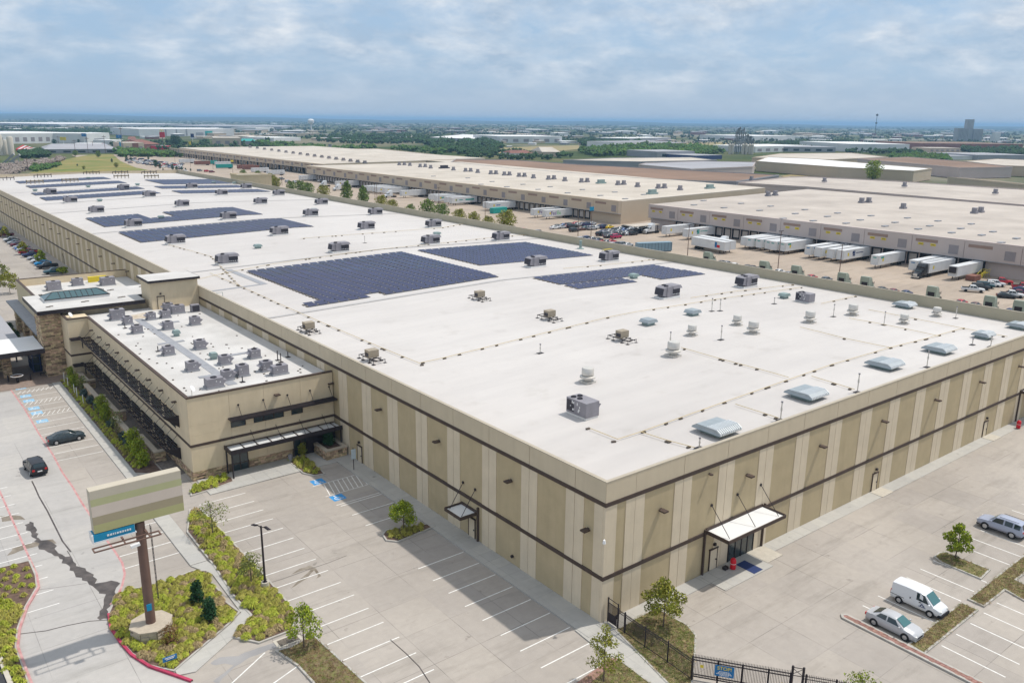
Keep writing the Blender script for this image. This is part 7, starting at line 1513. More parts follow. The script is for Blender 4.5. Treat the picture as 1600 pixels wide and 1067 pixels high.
# roof equipment of the neighbours
def roof_box(lab, a, b, z, sx, sy, sz, m, grp):
    q = G(a, b, z); mb = MB(); mb.box(-sx/2, -sy/2, 0, sx/2, sy/2, sz*.35); mb.box(-sx*.35, -sy*.35, sz*.351, sx*.35, sy*.35, sz); return solid('roof_fan', mb, X[m], lab, 'roof fan', (q.x, q.y, z), 0, grp)
fans_b = [(624, 258.5), (632, 258.5), (640.5, 259.5), (656.5, 261.5), (664.5, 261.5), (673, 263.5), (708.5, 266.5), (727.5, 268.5), (735.5, 268.5), (746.5, 270.5), (767, 272.5), (775, 272.5), (788, 274.5), (796, 274.5), (811, 276.5), (819.5, 276.5), (833.5, 279), (857, 281), (865.5, 280.5), (882.5, 283.5), (908.5, 285.5), (917.5, 285), (965.5, 289.5), (974.5, 289), (996, 292.5), (1028.5, 295), (1038, 294.5), (1062.5, 297.5)]
for i, (a, b) in enumerate(fans_b): roof_box('dark square fan on the middle warehouse roof, %s from the left' % ORD[i], a, b, 9.85, 2.2, 2.2, 2.4, 'grey_metal', 'dark fans on the middle warehouse roof')
for i, (a, b) in enumerate([(1346, 317.5), (1357, 317), (1411, 326.5), (1522, 334), (1532, 332.5), (1200, 307), (1211, 306)]): roof_box('dark square fan on the right warehouse roof, %s listed' % ORD[i], a, b, 9.7, 2.2, 2.2, 2.3, 'grey_metal', 'dark fans on the right warehouse roof')
for i, (a, b) in enumerate([(1288, 284.5), (1413, 292), (1555, 303), (1174, 282)]): roof_box('dark square fan on the strip roof behind the right warehouse, %s' % ORD[i], a, b, 10, 2.2, 2.2, 2.4, 'grey_metal', 'dark fans on the strip roof')
for i, (a, b, s) in enumerate([(1019, 303.5, 6), (1109, 295, 6), (694, 263.5, 8), (939, 287, 6)]): roof_box('long grey cooling unit on the middle warehouse roof, %s' % ORD[i], a, b, 9.85, s, 2.4, 2.2, 'galv_green' if i != 2 else 'grey_dark', 'long units on the middle warehouse roof')
for i in range(17): roof_box('small grey fan on the far left warehouse roof, %s from the left' % ORD[i], 391+i*11.2, 231+i*1.55, 9, 3, 3, 2.2, 'louver', 'fans on the far left warehouse roof')
sk_ = MB(); r = random.Random(8); sm = MB(); sm.box(-1.3, -.7, 0, 1.3, .7, .35); SKM = sm.mesh('skylight_dome', X['pad'])
k = 0; dome = []
for zq, lst in ((9.86, [(680+i*46+j*24, 283+i*4.3+j*9.5) for i in range(9) for j in range(3) if 283+i*4.3+j*9.5 > 268]), (9.76, [(1050+i*52+j*34, 318+i*4.6+j*11) for i in range(10) for j in range(4)])):
    for a, b in lst:
        q = G(a+r.uniform(-5, 5), b-8+r.uniform(-1, 1), zq)
        if inside((q.x, q.y), QB if zq > 9.8 else QC): o = obj('skylight_dome', SKM, None, (q.x, q.y, zq-.02)); tag(o, 'low skylight dome on the %s dock warehouse roof' % ('middle' if zq > 9.8 else 'right'), 'skylight', 'low skylight domes on the dock warehouses'); dome.append((a, 'middle' if zq > 9.8 else 'right', o))

rank(dome, '%s low skylight dome from the left on the %s dock warehouse roof')
# ------------------------------------------------------------------ buildings farther off
def fb(label, a, b, hpx, depth, wm, rm, name='far_building', cat='building', wins=0, bands=None, z=0.0, ridge=0, par=.6):
    """a,b = foot of the facade (left,right) in the photograph, hpx = height of its left end in pixels"""
    A_, B_ = G(*a, z), G(*b, z); d = (A_-CAM); dist = d.dot(FW); H_ = hpx/FPX*dist*1.03
    u = (B_-A_); n = Vector((-u.y, u.x, 0)).normalized()
    if n.dot(A_-CAM) < 0: n = -n
    Wd = u.length; u = u.normalized(); t = thing(name, label, cat, (A_.x, A_.y, z), math.atan2(u.y, u.x)); s = 1 if Vector((-u.y, u.x, 0)).dot(n) > 0 else -1
    Pq = [(0, 0), (Wd, 0), (Wd, s*depth), (0, s*depth)]; mb = MB(); mb.prism(Pq, -.3, H_); part('wall', mb, X[wm], t)
    mb = MB()
    if ridge:
        y0, y1 = sorted((0, s*depth)); ym = (y0+y1)/2; e = -.5
        mb.add([(e, y0+e, H_+.002), (Wd-e, y0+e, H_+.002), (Wd-e, y1-e, H_+.002), (e, y1-e, H_+.002), (Wd*.12, ym, H_+ridge), (Wd*.88, ym, H_+ridge)], [(0, 1, 5, 4), (1, 2, 5), (2, 3, 4, 5), (3, 0, 4)])
    else:
        mb.prism(Pq, H_+.002, H_+.25)
    part('roof', mb, X[rm], t)
    f = -s
    def fbox(x0, z0, x1, z1, m, nm, dp=.12):
        mb = MB(); ya, yb = sorted((f*.001, f*dp)); mb.box(x0, ya, z0, x1, yb, z1); part(nm, mb, X[m], t)
    for k in range(wins): fbox(Wd*(k+.25)/wins, H_*.18, Wd*(k+.75)/wins, H_*.62, 'louver' if wm != 'grey_wall' else 'glass', 'dock_bay')
    for x0, z0, x1, z1, m in (bands or []): fbox(Wd*x0, H_*z0, Wd*x1, H_*z1, m, 'wall_feature', .3)
    return t
# strip warehouse behind the right one, brown gravel roof, and others of the estate
def roof_house(label, roofpx, z, H_, wm, rm, name='warehouse'):
    P_ = roofpx if roofpx is globals().get('JT') else [(q.x, q.y) for q in (G(a, b, z) for a, b in roofpx)]; t = thing(name, label, 'warehouse', (0, 0, 0)); mb = MB(); mb.prism(P_, z-H_, z-.3); part('wall', mb, X[wm], t)
    mb = MB(); mb.prism(P_, z-.299, z); part('roof', mb, X[rm], t)
    mb = MB(); mb.kerb(P_, .5, z-.4, z+.5); part('parapet', mb, X[wm], t); return t
roof_house('flat beige roofed strip warehouse behind the right dock warehouse', [(1154, 286.5), (1262, 293.2), (1640, 325), (1700, 308), (1600, 297), (1400, 284), (1262, 277), (1234, 277.5)], 9.5, 9.5, 'pink_wall', 'worn_roof')
roof_house('brown gravel roofed warehouse behind the middle dock warehouse', [(705, 254), (800, 264), (1000, 279.5), (1099, 284), (1150, 284.5), (1217, 274.5), (1100, 268), (900, 257.5), (800, 250.5), (712, 249.5)], 9.5, 9.5, 'grey_roof', 'brown_roof')
roof_house('beige low warehouse behind the far left dock warehouse', [(533, 233.5), (580, 243), (700, 255), (760, 252), (660, 240), (590, 233)], 8, 8, 'tan_wall', 'tan_roof')
roof_house('white roofed narrow warehouse beyond the brown gravel roof', [(880, 251), (1000, 253.5), (1120, 251), (1080, 246.5), (960, 247.5)], 8.5, 8.5, 'grey_wall', 'tan_roof')
roof_house('grey walled warehouse with a pale sloping roof line beyond the brown roof', [(998, 258), (1080, 265), (1176, 261), (1180, 254), (1100, 252.5), (1010, 255.5)], 8.5, 8.5, 'pink_wall', 'grey_roof')
roof_house('wide white roofed warehouse on the right beyond the single tree', [(1182, 252.5), (1310, 262), (1428, 268), (1456, 264), (1380, 258), (1270, 248.5), (1200, 246)], 8.5, 8.5, 'tan_wall', 'white_roof')
roof_house('brown flat roofed warehouse at the far right', [(1340, 249), (1440, 257.5), (1500, 263), (1582, 262), (1520, 254), (1420, 246)], 8.5, 8.5, 'pink_wall', 'brown_roof')
roof_house('tan flat roofed warehouse at the right edge', [(1500, 253), (1570, 259.5), (1640, 262), (1640, 252), (1560, 249)], 8.5, 8.5, 'tan_wall', 'tan_roof')
roof_house('pale roofed shed row left of the wide white roof', [(1175, 247), (1300, 250), (1388, 246), (1330, 239.5), (1220, 240.5)], 8, 8, 'tan_wall', 'tan_roof')
roof_house('tan walled block just behind the far right corner of the long roof', [(372, 274.5), (424, 273.8), (402, 271.8), (360, 272.2)], 10.5, 10.5, 'annex_wall', 'tan_roof', 'building')
_ja, _jc, _jd = G(1481, 277.8, 10), G(1522, 280.5, 10), G(1640, 292, 10); _je = _ja+_jd-_jc; JT = [(_ja.x, _ja.y), (_jc.x, _jc.y), (_jd.x, _jd.y), (_je.x, _je.y)]
t = roof_house('cream building with red letters at the right edge', JT, 10, 10, 'tan_wall', 'white_roof', 'office_building')
q = G(1484, 283.5, 7.5); cu_ = bpy.data.curves.new('lettering', 'FONT'); cu_.body = 'JTG'; cu_.size = 4.6; cu_.offset = .08; to = bpy.data.objects.new('lettering', cu_); COL.objects.link(to); dg = bpy.context.evaluated_depsgraph_get(); me = bpy.data.meshes.new_from_object(to.evaluated_get(dg)); bpy.data.objects.remove(to); me.materials.clear(); me.materials.append(X['red'])
A_, B_ = _ja, _jc; uu = (B_-A_).normalized(); nn = Vector((uu.y, -uu.x, 0)); nn = nn if nn.dot(CAM-A_) > 0 else -nn
M_ = Matrix((uu, Vector((0, 0, 1)), nn)).transposed().to_4x4(); M_.translation = A_+uu*2.0+nn*.8+Vector((0, 0, -4.6)); o = obj('lettering', me, t); o.matrix_local = M_
fb('long white warehouse with blue grey dock bays at the far left', (-30, 225.5), (137, 222.5), 15, 160, 'white_wall', 'white_roof', wins=14)
fb('white warehouse end block beside the tall blue pole sign', (137, 224), (172, 222), 14, 120, 'white_wall', 'white_roof', bands=[(.3, .1, .75, .45, 'grey_wall')])
fb('low pale metal shed in front of the red striped store', (70, 240), (184, 239), 6, 90, 'grey_wall', 'grey_roof', ridge=5, wins=5)
fb('long red and white low store behind the metal shed', (117, 229), (158, 229), 4, 30, 'red', 'white_roof')
fb('tan hotel block with a dark red centre', (194.5, 237.5), (226, 237), 13, 40, 'tan_wall', 'tan_roof', wins=3, bands=[(.42, 0, .72, .97, 'brick_wall')])
fb('white distribution warehouse with dark vertical bands and a teal corner', (218, 213), (366, 212.5), 10.5, 220, 'white_wall', 'white_roof', bands=[(.26, .05, .275, .95, 'grey_wall'), (.37, .05, .385, .95, 'grey_wall'), (.475, .05, .49, .95, 'grey_wall'), (.68, 0, .76, .72, 'teal'), (.58, .1, .66, .5, 'grey_wall')])
fb('very long low white roof near the horizon on the left', (92, 198), (300, 197.5), 3.5, 700, 'grey_wall', 'white_roof')
fb('very long low grey roof near the horizon beside the white one', (270, 200.5), (440, 202), 3.5, 600, 'grey_wall', 'grey_roof')
fb('tan flat roofed store with dark doors on the left', (334, 227.5), (377, 227.5), 11, 80, 'tan_wall', 'tan_roof', wins=3)
fb('brick red hip roofed building beside the round tree', (226, 232.5), (250, 231.5), 6, 50, 'brick_wall', 'brick_wall', ridge=6)
fb('small bright red building behind the car park', (255, 233.5), (267, 233), 5, 20, 'red', 'grey_roof')
fb('red roofed restaurant with pale walls left of the hotel', (200, 222), (213, 222), 4, 30, 'white_wall', 'brick_wall', ridge=4)
fb('white shop with coloured front left of the hotel', (176, 226), (193, 225), 6, 30, 'white_wall', 'white_roof', bands=[(.1, .2, .5, .6, 'red')])
fb('teal roofed shop in the middle distance on the left', (378, 226), (400, 226), 5, 60, 'grey_wall', 'teal', ridge=3)
fb('white flat building in the middle distance', (400, 205.5), (428, 205), 5.5, 90, 'white_wall', 'white_roof')
fb('pale low store with white roof in the middle distance', (428, 221), (470, 220), 5, 80, 'white_wall', 'white_roof')
fb('tan long store in the middle distance', (440, 213), (478, 213), 4, 120, 'tan_wall', 'grey_roof')
fb('white sloped roof warehouse in the centre distance', (672, 219), (735, 221.5), 4, 160, 'grey_wall', 'white_roof', ridge=6)
fb('white warehouse right of centre in the distance', (781, 224), (878, 224), 10, 150, 'white_wall', 'white_roof', wins=6)
fb('row of white storage tanks and boxes in the centre distance', (959, 231), (1049, 229), 8, 60, 'white_wall', 'grey_roof', wins=5)
fb('grey flat roofed office behind the white storage row', (980, 223), (1048, 221), 6, 80, 'grey_wall', 'white_roof')
fb('grey flat building with square windows in front of the tree belt', (1027, 247), (1085, 246), 9, 60, 'grey_wall', 'grey_roof', wins=2)
fb('navy blue walled shed beside the grey flat building', (1086, 249.5), (1128, 248.5), 5.5, 60, 'navy', 'grey_roof')
fb('tan hip roofed building in the centre distance', (847, 245), (875, 245), 7, 50, 'tan_wall', 'tan_roof', ridge=5)
fb('low white building with an orange roof in the centre distance', (798, 246), (832, 246), 6, 40, 'white_wall', 'brick_wall', ridge=3)
fb('brick building near the grain mill', (1118, 236), (1136, 235.5), 6, 40, 'brick_wall', 'grey_roof')
fb('white long warehouse right of the grain mill', (1178, 220), (1242, 219), 6.5, 160, 'white_wall', 'white_roof')
fb('pale warehouse row to the right of the grain mill', (1180, 238.5), (1266, 236), 8.5, 80, 'white_wall', 'white_roof', wins=7)
fb('grey shed row on the right in the distance', (1200, 237), (1305, 238), 7, 70, 'grey_wall', 'grey_roof', wins=6)
fb('big white hangar like warehouse on the right in the distance', (1326, 237.5), (1420, 238), 11.5, 160, 'white_wall', 'white_roof')
fb('brown red long building at the right in the distance', (1441, 234), (1597, 235), 9, 150, 'brick_wall', 'brown_roof')
fb('tan arcade building before the brown red one', (1452, 238), (1500, 238), 6, 40, 'tan_wall', 'tan_roof', wins=6)
fb('grey roofed low building at the right edge of the tree row', (1480, 249.5), (1526, 249.5), 5, 60, 'white_wall', 'grey_roof')
fb('lilac grey flat building at the right edge', (1527, 250), (1610, 250), 7, 80, 'grey_wall', 'grey_roof')
# water tower, mast, grain elevator, mill, silos
def at_h(a, b, top): q = G(a, b); d = (q-CAM).dot(FW); return q, (b-top)/FPX*d*1.03
q, h = at_h(486.5, 204, 187); t = thing('water_tower', 'white water tower on the horizon left of centre', 'water tower', q); mb = MB(); mb.cyl((0, 0, 0), (0, 0, h*.7), h*.07, h*.06, 10); part('stem', mb, X['white_wall'], t); mb = MB(); mb.lathe([(h*.07, h*.5), (h*.26, h*.66), (h*.28, h*.85), (h*.18, h*.97), (0, h)], 16); part('tank', mb, X['white_wall'], t, smooth=True)
q, h = at_h(1366, 220, 180); t = thing('radio_mast', 'thin lattice radio mast rising above the horizon', 'mast', q); mb = MB()
for k in range(3): mb.cyl((1.2*math.cos(k*2.1), 1.2*math.sin(k*2.1), 0), (.6*math.cos(k*2.1), .6*math.sin(k*2.1), h), .28, .2, 5)
for k in range(24): z = h*k/24; s = 1.2-.6*k/24; mb.cyl((s, 0, z), (s*math.cos(2.1), s*math.sin(2.1), z+h/24), .14, n=4); mb.cyl((s*math.cos(2.1), s*math.sin(2.1), z), (s*math.cos(4.2), s*math.sin(4.2), z+h/24), .14, n=4)
part('lattice', mb, X['dark_metal'], t); mb = MB(); mb.box(-2, -2, h*.9, 2, 2, h*.96); mb.box(-2, -2, h*.62, 2, 2, h*.66); part('antenna', mb, X['dark_metal'], t)
q, h = at_h(1513, 221, 189); t = thing('grain_elevator', 'tall concrete grain elevator with a central tower on the right horizon', 'grain elevator', q, YAW-PI/2); k = h/32
mb = MB(); mb.box(-18*k, 0, 0, -2*k, 12*k, 19*k); part('silo_block', mb, X['silo_grey'], t); mb = MB(); mb.box(6*k, 0, 0, 20*k, 12*k, 18*k); part('silo_block', mb, X['silo_grey'], t); mb = MB(); mb.box(-3.8*k, 2*k, 0, 5.9*k, 11*k, 32*k); part('head_house', mb, X['silo_grey'], t)
mb = MB()
for i in range(8): x = (-17+i*2.1 if i < 8 else 0)*k; mb.cyl((x, -.3*k, 0), (x, -.3*k, 18.8*k), 1.05*k, n=8)
for i in range(7): x = (7+i*2.0)*k; mb.cyl((x, -.3*k, 0), (x, -.3*k, 17.8*k), 1.0*k, n=8)
part('silo_front', mb, X['silo_grey'], t)
q, h = at_h(1555, 222, 208); mb = MB(); mb.box(-.3*h, -.3*h, 0, .3*h, .3*h, h); mb.box(.31*h, -.3*h, 0, .6*h, .3*h, h*.7); solid('silo_tower', mb, X['white_wall'], 'white silo tower right of the grain elevator', 'silo', q, YAW)
q, h = at_h(1155, 241, 201); t = thing('grain_mill', 'cluster of grey mill towers, legs and sloping spouts in the distance', 'mill', q, YAW-PI/2); k = h/40; r = random.Random(3)
for x, hh, w_ in ((-10, 20, 2.2), (-6.5, 34, 1.2), (-4.2, 38, 1.3), (-1.5, 40, 1.5), (1.5, 37, 1.2), (4.6, 39, 1.4), (7.5, 33, 1.2), (11, 29, 2.6), (15.5, 27, 3.2), (19.5, 21, 2.4)):
    mb = MB(); mb.box((x-w_/2)*k, 0, 0, (x+w_/2)*k, w_*k, hh*k*.9); mb.box((x-w_*.9)*k, -.4*k, hh*k*.901, (x+w_*.9)*k, w_*1.4*k, hh*k*.95); mb.box((x-w_*.3)*k, 0, hh*k*.951, (x+w_*.5)*k, w_*k, hh*k); part('leg_tower', mb, X['mill'], t)
mb = MB()
for i in range(34): x = r.uniform(-8, 9); mb.cyl((x*k, -.8*k, r.uniform(20, 38)*k), ((x+r.choice((-1, 1))*r.uniform(3, 11))*k, -1*k, r.uniform(6, 18)*k), .26*k, n=4)
for z in (14, 20, 26, 31): mb.box(-8*k, 1.0*k, z*k, 9*k, 1.5*k, (z+.6)*k)
part('spout', mb, X['silo_grey'], t)
for x in (-16, -12, 4, 9, 14, 18): mb = MB(); mb.lathe([(2.2*k, 0), (2.2*k, 14*k), (0, 16*k)], 10, 0, (x*k, -4*k, 0)); part('silo', mb, X['silo'], t)
for i, (a, b, tp, w_) in enumerate([(2, 243, 212, 9), (10.5, 242, 220, 7), (18.5, 243, 215, 9)]):
    q, h = at_h(a, b, tp); d = (q-CAM).dot(FW); rr = w_/2/FPX*d; mb = MB(); mb.lathe([(rr, 0), (rr, h*.93), (rr*.6, h), (0, h*1.01)], 16); solid('cement_silo', mb, X['silo'], 'pale cement silo at the far left edge, %s from the left' % ORD[i], 'silo', q, 0, 'pale cement silos', True)
for i, (a, b, tx, ty) in enumerate([(5, 257, 24, 241), (12, 258, 33, 242)]):
    A_ = G(a, b); d = (A_-CAM).dot(FW); B_ = G(tx, b); B_ = A_+RT*((tx-a)/FPX*d); B_.z = (b-ty)/FPX*d; t = thing('conveyor', 'sloping conveyor at the cement plant, %s one' % ('left' if i == 0 else 'right'), 'conveyor', A_)
    mb = MB(); mb.cyl((0, 0, .6), B_-A_, 1.3, n=4); part('belt', mb, X['silo_grey'], t); e = B_-A_; mb = MB()
    for f in (.5, .85): mb.box(e.x*f-.3, e.y*f-.3, 0, e.x*f+.3, e.y*f+.3, e.z*f)
    part('support', mb, X['silo_grey'], t)
q = G(35, 236); t = thing('striped_tent', 'red and white striped tent roof beside the silos', 'tent', (q.x, q.y, 0), YAW-PI/2); d = (q-CAM).dot(FW); sx = 10/FPX*d; hh = 8/FPX*d
for i in range(6):
    x0 = -sx+i*sx/3; mb = MB(); mb.add([(x0, 0, hh*.35), (x0+sx/3, 0, hh*.35), (x0+sx/3-sx*.15, 18, hh*(1-.1*i)), (x0-sx*.15, 18, hh*(1-.1*i))], [(0, 1, 2, 3)]); mb.add([(x0, 0, 0), (x0+sx/3, 0, 0), (x0+sx/3, 0, hh*.35), (x0, 0, hh*.35)], [(0, 1, 2, 3)]); part('stripe', mb, X['red' if i % 2 == 0 else 'dish'], t)
# tall pole signs in the shopping strip
for a, b, tp, w_, hp, m, lab in [(132.5, 225, 209.5, 7, 5, 'blue_sign', 'tall pole sign with a blue board left of the hotel'), (99.5, 226, 215, 9, 5, 'yellow', 'yellow board on posts before the long white warehouse'), (255, 228, 208, 8, 8, 'red', 'tall pole sign with a red board below yellow arches'), (302, 231, 210.5, 5, 5.5, 'navy', 'tall pole sign with a navy board'), (297, 229, 222, 3, 6, 'yellow', 'small yellow pole figure before the far warehouse'), (187, 224, 212, 9, 5, 'blue_sign', 'blue board on a pole beside a tall mast'), (189, 238, 223, 2, 14, 'sign_blue', 'narrow blue pole sign left of the hotel'), (516, 237, 226, 5, 10, 'grey_wall', 'grey square tower behind the far left warehouse')]:
    q, h = at_h(a, b, tp); d = (q-CAM).dot(FW); W_ = w_/FPX*d; Hs = hp/FPX*d; t = thing('pole_sign' if 'tower' not in lab else 'tower', lab, 'sign' if 'tower' not in lab else 'tower', q, YAW-PI/2)
    mb = MB(); mb.cyl((0, 0, 0), (0, 0, h), W_*.06, n=6); part('pole', mb, X['dish'] if m != 'red' else X['wood'], t); mb = MB(); mb.box(-W_/2, -.5, h-Hs, W_/2, .5, h); part('board', mb, X[m], t)
    if m == 'red':
        mb = MB()
        for s in (-1, 1):
            for i in range(6): a0, a1 = PI*i/6, PI*(i+1)/6; mb.cyl((s*W_*.2+W_*.17*math.cos(a0), -.7, h+Hs*.5*math.sin(a0)), (s*W_*.2+W_*.17*math.cos(a1), -.7, h+Hs*.5*math.sin(a1)), W_*.045, n=5)
        part('arches', mb, X['yellow'], t)
for i, (a, b, tp) in enumerate([(192, 238, 200), (165, 240, 213), (138, 240, 216), (118, 240, 220), (44, 267, 248), (93, 236, 214), (146, 238, 222)]):
    q, h = at_h(a, b, tp); mb = MB(); mb.cyl((0, 0, 0), (0, 0, h), .28, .2, 6); mb.box(-2, -.15, h*.9, 2, .15, h*.93); solid('utility_pole', mb, X['wood'], 'dark wooden utility pole on the left, %s listed' % ORD[i], 'utility pole', q, 0, 'utility poles on the left')

# ------------------------------------------------------------------ trees of the middle distance
TM = {}
for m in ('leaf_green', 'leaf_olive', 'leaf_dark', 'leaf_bright'):
    for v in range(2):
        r = random.Random(v+len(m)); cr = MB(); tk = MB(); tk.cyl((0, 0, 0), (0, 0, 3), .3, .15, 6)
        for i in range(16):
            z = 1.6+6.0*(i/16); k = (math.sin(PI*(.12+.8*i/16))**.7)*2.7*(1 if v == 0 else (1.1-.75*i/16)); a = i*2.4; leaves(cr, (math.cos(a)*k*.6, math.sin(a)*k*.6, z), k*.55+.3, 95, .30, r)
        for i in range(5): a = i*1.3; tk.cyl((0, 0, 2.4), (math.cos(a)*1.7, math.sin(a)*1.7, 5), .12, .04, 5)
        TM[m, v] = (tk.mesh('trunk', X['bark']), cr.mesh('crown', X[m]))
def mtree(lab, loc, s, m, v, group, sx=None):
    t = thing('broadleaf_tree' if v == 0 else 'conical_tree', lab, 'tree', loc, rnd.uniform(0, 6), group); t.scale = ((sx or s), (sx or s), s); obj('trunk', TM[m, v][0], t); obj('crown', TM[m, v][1], t)
MT = [(505.6, 305, 13, 'leaf_olive', 0), (542, 309, 22, 'leaf_green', 1), (568, 315, 21, 'leaf_green', 1), (595.6, 320, 12, 'leaf_olive', 0), (613, 324, 10, 'leaf_olive', 0), (641, 329, 8, 'leaf_green', 0), (668, 334, 18, 'leaf_green', 0), (690, 337.5, 16, 'leaf_green', 0), (717, 342.5, 13, 'leaf_olive', 0), (740, 346, 12, 'leaf_olive', 0), (763, 350, 10, 'leaf_olive', 0), (791, 355, 22, 'leaf_olive', 0), (489, 277.5, 13, 'leaf_green', 0), (424, 286, 12, 'leaf_olive', 0), (431, 289, 10, 'leaf_olive', 0), (455, 294, 9, 'leaf_green', 0), (470, 297, 12, 'leaf_green', 0), (482, 300, 12, 'leaf_green', 0), (380, 273, 6, 'leaf_green', 0), (403, 273, 5, 'leaf_green', 0), (1363, 284, 27, 'leaf_bright', 0), (1463, 275, 6, 'leaf_dark', 0)]
for i, (a, b, hp, m, v) in enumerate(MT):
    q = G(a, b, 2.0 if a < 1000 and i not in (12,) else 0); d = (q-CAM).dot(FW); h = hp/FPX*d*1.25+(3.2 if a < 1000 and i != 12 else 0)
    mtree(('large single round tree behind the right warehouses' if a > 1300 else 'green tree by the dock warehouse wall' if i == 12 else '%s tree showing above the back parapet, %s from the left end' % ({'leaf_olive': 'olive', 'leaf_green': 'green', 'leaf_dark': 'dark', 'leaf_bright': 'bright'}[m], ORD[i])) if i != 21 else 'small dark tree beside the cream building with red letters', (q.x, q.y, -1 if a < 1000 and i != 12 else 0), h/8.2, m, v, 'trees behind the warehouse' if a < 1000 else 'trees among the right warehouses', h/8.2*(1.15 if v == 0 else .9))
# solitary trees of the left middle distance
LT = [(275, 232, 20, 'leaf_dark', 1.3), (85, 226, 8, 'leaf_dark', 1.4), (123, 224, 6, 'leaf_dark', 1), (118, 244, 9, 'leaf_green', 1.2), (154, 246, 10, 'leaf_green', 1.1), (182, 262, 8, 'leaf_olive', 1.3), (131, 265, 6, 'leaf_olive', 1.2), (121, 260, 4, 'leaf_dark', .8), (175, 254, 6, 'leaf_dark', .8), (244, 262, 12, 'leaf_dark', .9), (250, 264, 8, 'leaf_dark', .8), (198, 252, 8, 'leaf_dark', .8), (205, 252, 6, 'leaf_dark', .8), (232, 250, 6, 'leaf_dark', .8), (270, 266, 9, 'leaf_dark', .8), (276, 268, 8, 'leaf_dark', .8), (284, 266, 6, 'leaf_dark', .7), (290, 267, 5, 'leaf_dark', .7), (255, 268, 5, 'leaf_dark', .7), (298, 268, 5, 'leaf_dark', .7), (310, 238, 6, 'leaf_dark', 1.3), (56, 262, 8, 'leaf_green', 1.8)]
for i, (a, b, hp, m, w_) in enumerate(LT):
    q = G(a, b); d = (q-CAM).dot(FW); h = hp/FPX*d*1.05; mtree('%s tree on the left beyond the warehouse end, %s listed' % ({'leaf_olive': 'yellowish', 'leaf_green': 'green', 'leaf_dark': 'dark'}[m], ORD[i]), (q.x, q.y, -.2), h/8.2, m, 0, 'trees beyond the warehouse end', h/8.2*w_)
def clump_field(mb, poly, n, hpx, r, wf=1.2, mi=0, sub=7):
    xs = [p[0] for p in poly]; ys = [p[1] for p in poly]; k = 0
    while k < n:
        a, b = r.uniform(min(xs), max(xs)), r.uniform(min(ys), max(ys))
        if not inside((a, b), poly): continue
        k += 1; q = G(a, b, -.3); d = (q-CAM).dot(FW); h = r.uniform(*hpx)/FPX*d
        for j in range(sub):
            t1, t2 = r.uniform(0, 6.28), r.random()**.5; c = Vector((q.x+math.cos(t1)*h*wf*.5*t2, q.y+math.sin(t1)*h*wf*.5*t2, h*r.uniform(.35, .72))); s = h*r.uniform(.2, .36)
            P_ = [c+Vector((0, 0, s)), c-Vector((0, 0, s))]; ring = [c+Vector((math.cos(i*1.257+t1)*s*r.uniform(.8, 1.3), math.sin(i*1.257+t1)*s*r.uniform(.8, 1.3), s*r.uniform(-.3, .3))) for i in range(5)]
            mb.add(P_+ring, [(0, 2+i, 2+(i+1) % 5) for i in range(5)]+[(1, 2+(i+1) % 5, 2+i) for i in range(5)], mi)
        mb.add([(q.x-h*wf*.3, q.y, -.3), (q.x+h*wf*.3, q.y, -.3), (q.x, q.y+h*wf*.3, h*.55)], [(0, 1, 2)], mi)
def wood(label, poly, n, hpx, m, seed, wf=1.2, name='woodland', sub=7):
    mb = MB(); clump_field(mb, poly, n, hpx, random.Random(seed), wf, 0, sub); stuff(name, mb, X[m], label, 'trees')
for nm, c in (('wood_dark', (.03, .068, .018)), ('wood_green', (.062, .12, .022)), ('wood_blue', (.03, .06, .03))): X[nm] = mat(nm, c, .9, .3, .05, coords='pos', island=.35)
wood('green bushes along the far edge of the meadow', [(180, 238), (200, 238), (262, 243), (282, 240), (282, 247), (240, 246), (185, 246)], 150, (5, 11), 'wood_green', 1)
wood('dark trees in front of the pale metal shed', [(32, 243), (75, 240), (75, 247), (35, 249)], 60, (6, 11), 'wood_dark', 2)
wood('bare greyish brush on the slope at the far left', [(0, 262), (30, 256), (80, 251), (104, 247), (98, 254), (50, 264), (12, 277), (0, 285)], 300, (3, 7), 'brush', 3, 1.4, 'bare_brush', 9)
wood('green scrub at the foot of the brown brush', [(45, 266), (60, 260), (100, 258), (80, 265), (55, 270)], 60, (4, 7), 'wood_green', 4, 1.3)
wood('tree belt behind the long white warehouse', [(0, 206), (170, 205), (200, 208), (216, 210), (170, 211), (0, 208)], 260, (4, 6.5), 'wood_dark', 5)
wood('trees among the shops on the left', [(170, 228), (330, 222), (420, 222), (420, 234), (280, 236), (190, 232)], 130, (4, 9), 'wood_dark', 6)
wood('green tree clumps behind the far left warehouse', [(395, 225), (520, 232), (640, 232), (700, 236), (690, 243), (600, 233), (500, 240), (440, 236)], 230, (4, 9), 'wood_green', 7)
wood('wooded belt in the middle distance left of centre', [(490, 216), (620, 212), (700, 216), (690, 224), (600, 226), (500, 223)], 380, (4, 7), 'wood_dark', 8)
wood('woods right of the centre warehouses', [(650, 224), (760, 222), (790, 230), (760, 242), (700, 240)], 260, (5, 10), 'wood_dark', 9)
wood('green tree belt behind the brown gravel roof', [(900, 238), (1000, 231), (1110, 235), (1130, 240), (1100, 245), (1000, 243), (930, 246)], 430, (6, 12), 'wood_green', 10)
wood('dark wood behind the white storage row', [(905, 222), (1000, 219), (1000, 226), (955, 230), (908, 229)], 200, (5, 8), 'wood_dark', 11)
wood('tree belt right of the grain mill', [(1180, 228), (1330, 222), (1330, 232), (1270, 238), (1200, 233)], 260, (4, 8), 'wood_dark', 12)
wood('dense hedge of trees at the right behind the brown roof', [(1388, 252), (1400, 248), (1478, 252), (1481, 258), (1440, 257)], 160, (9, 14), 'wood_green', 13)
wood('trees along the front of the big white hangar', [(1322, 238), (1440, 239), (1440, 242), (1322, 241)], 60, (5, 9), 'wood_dark', 14)
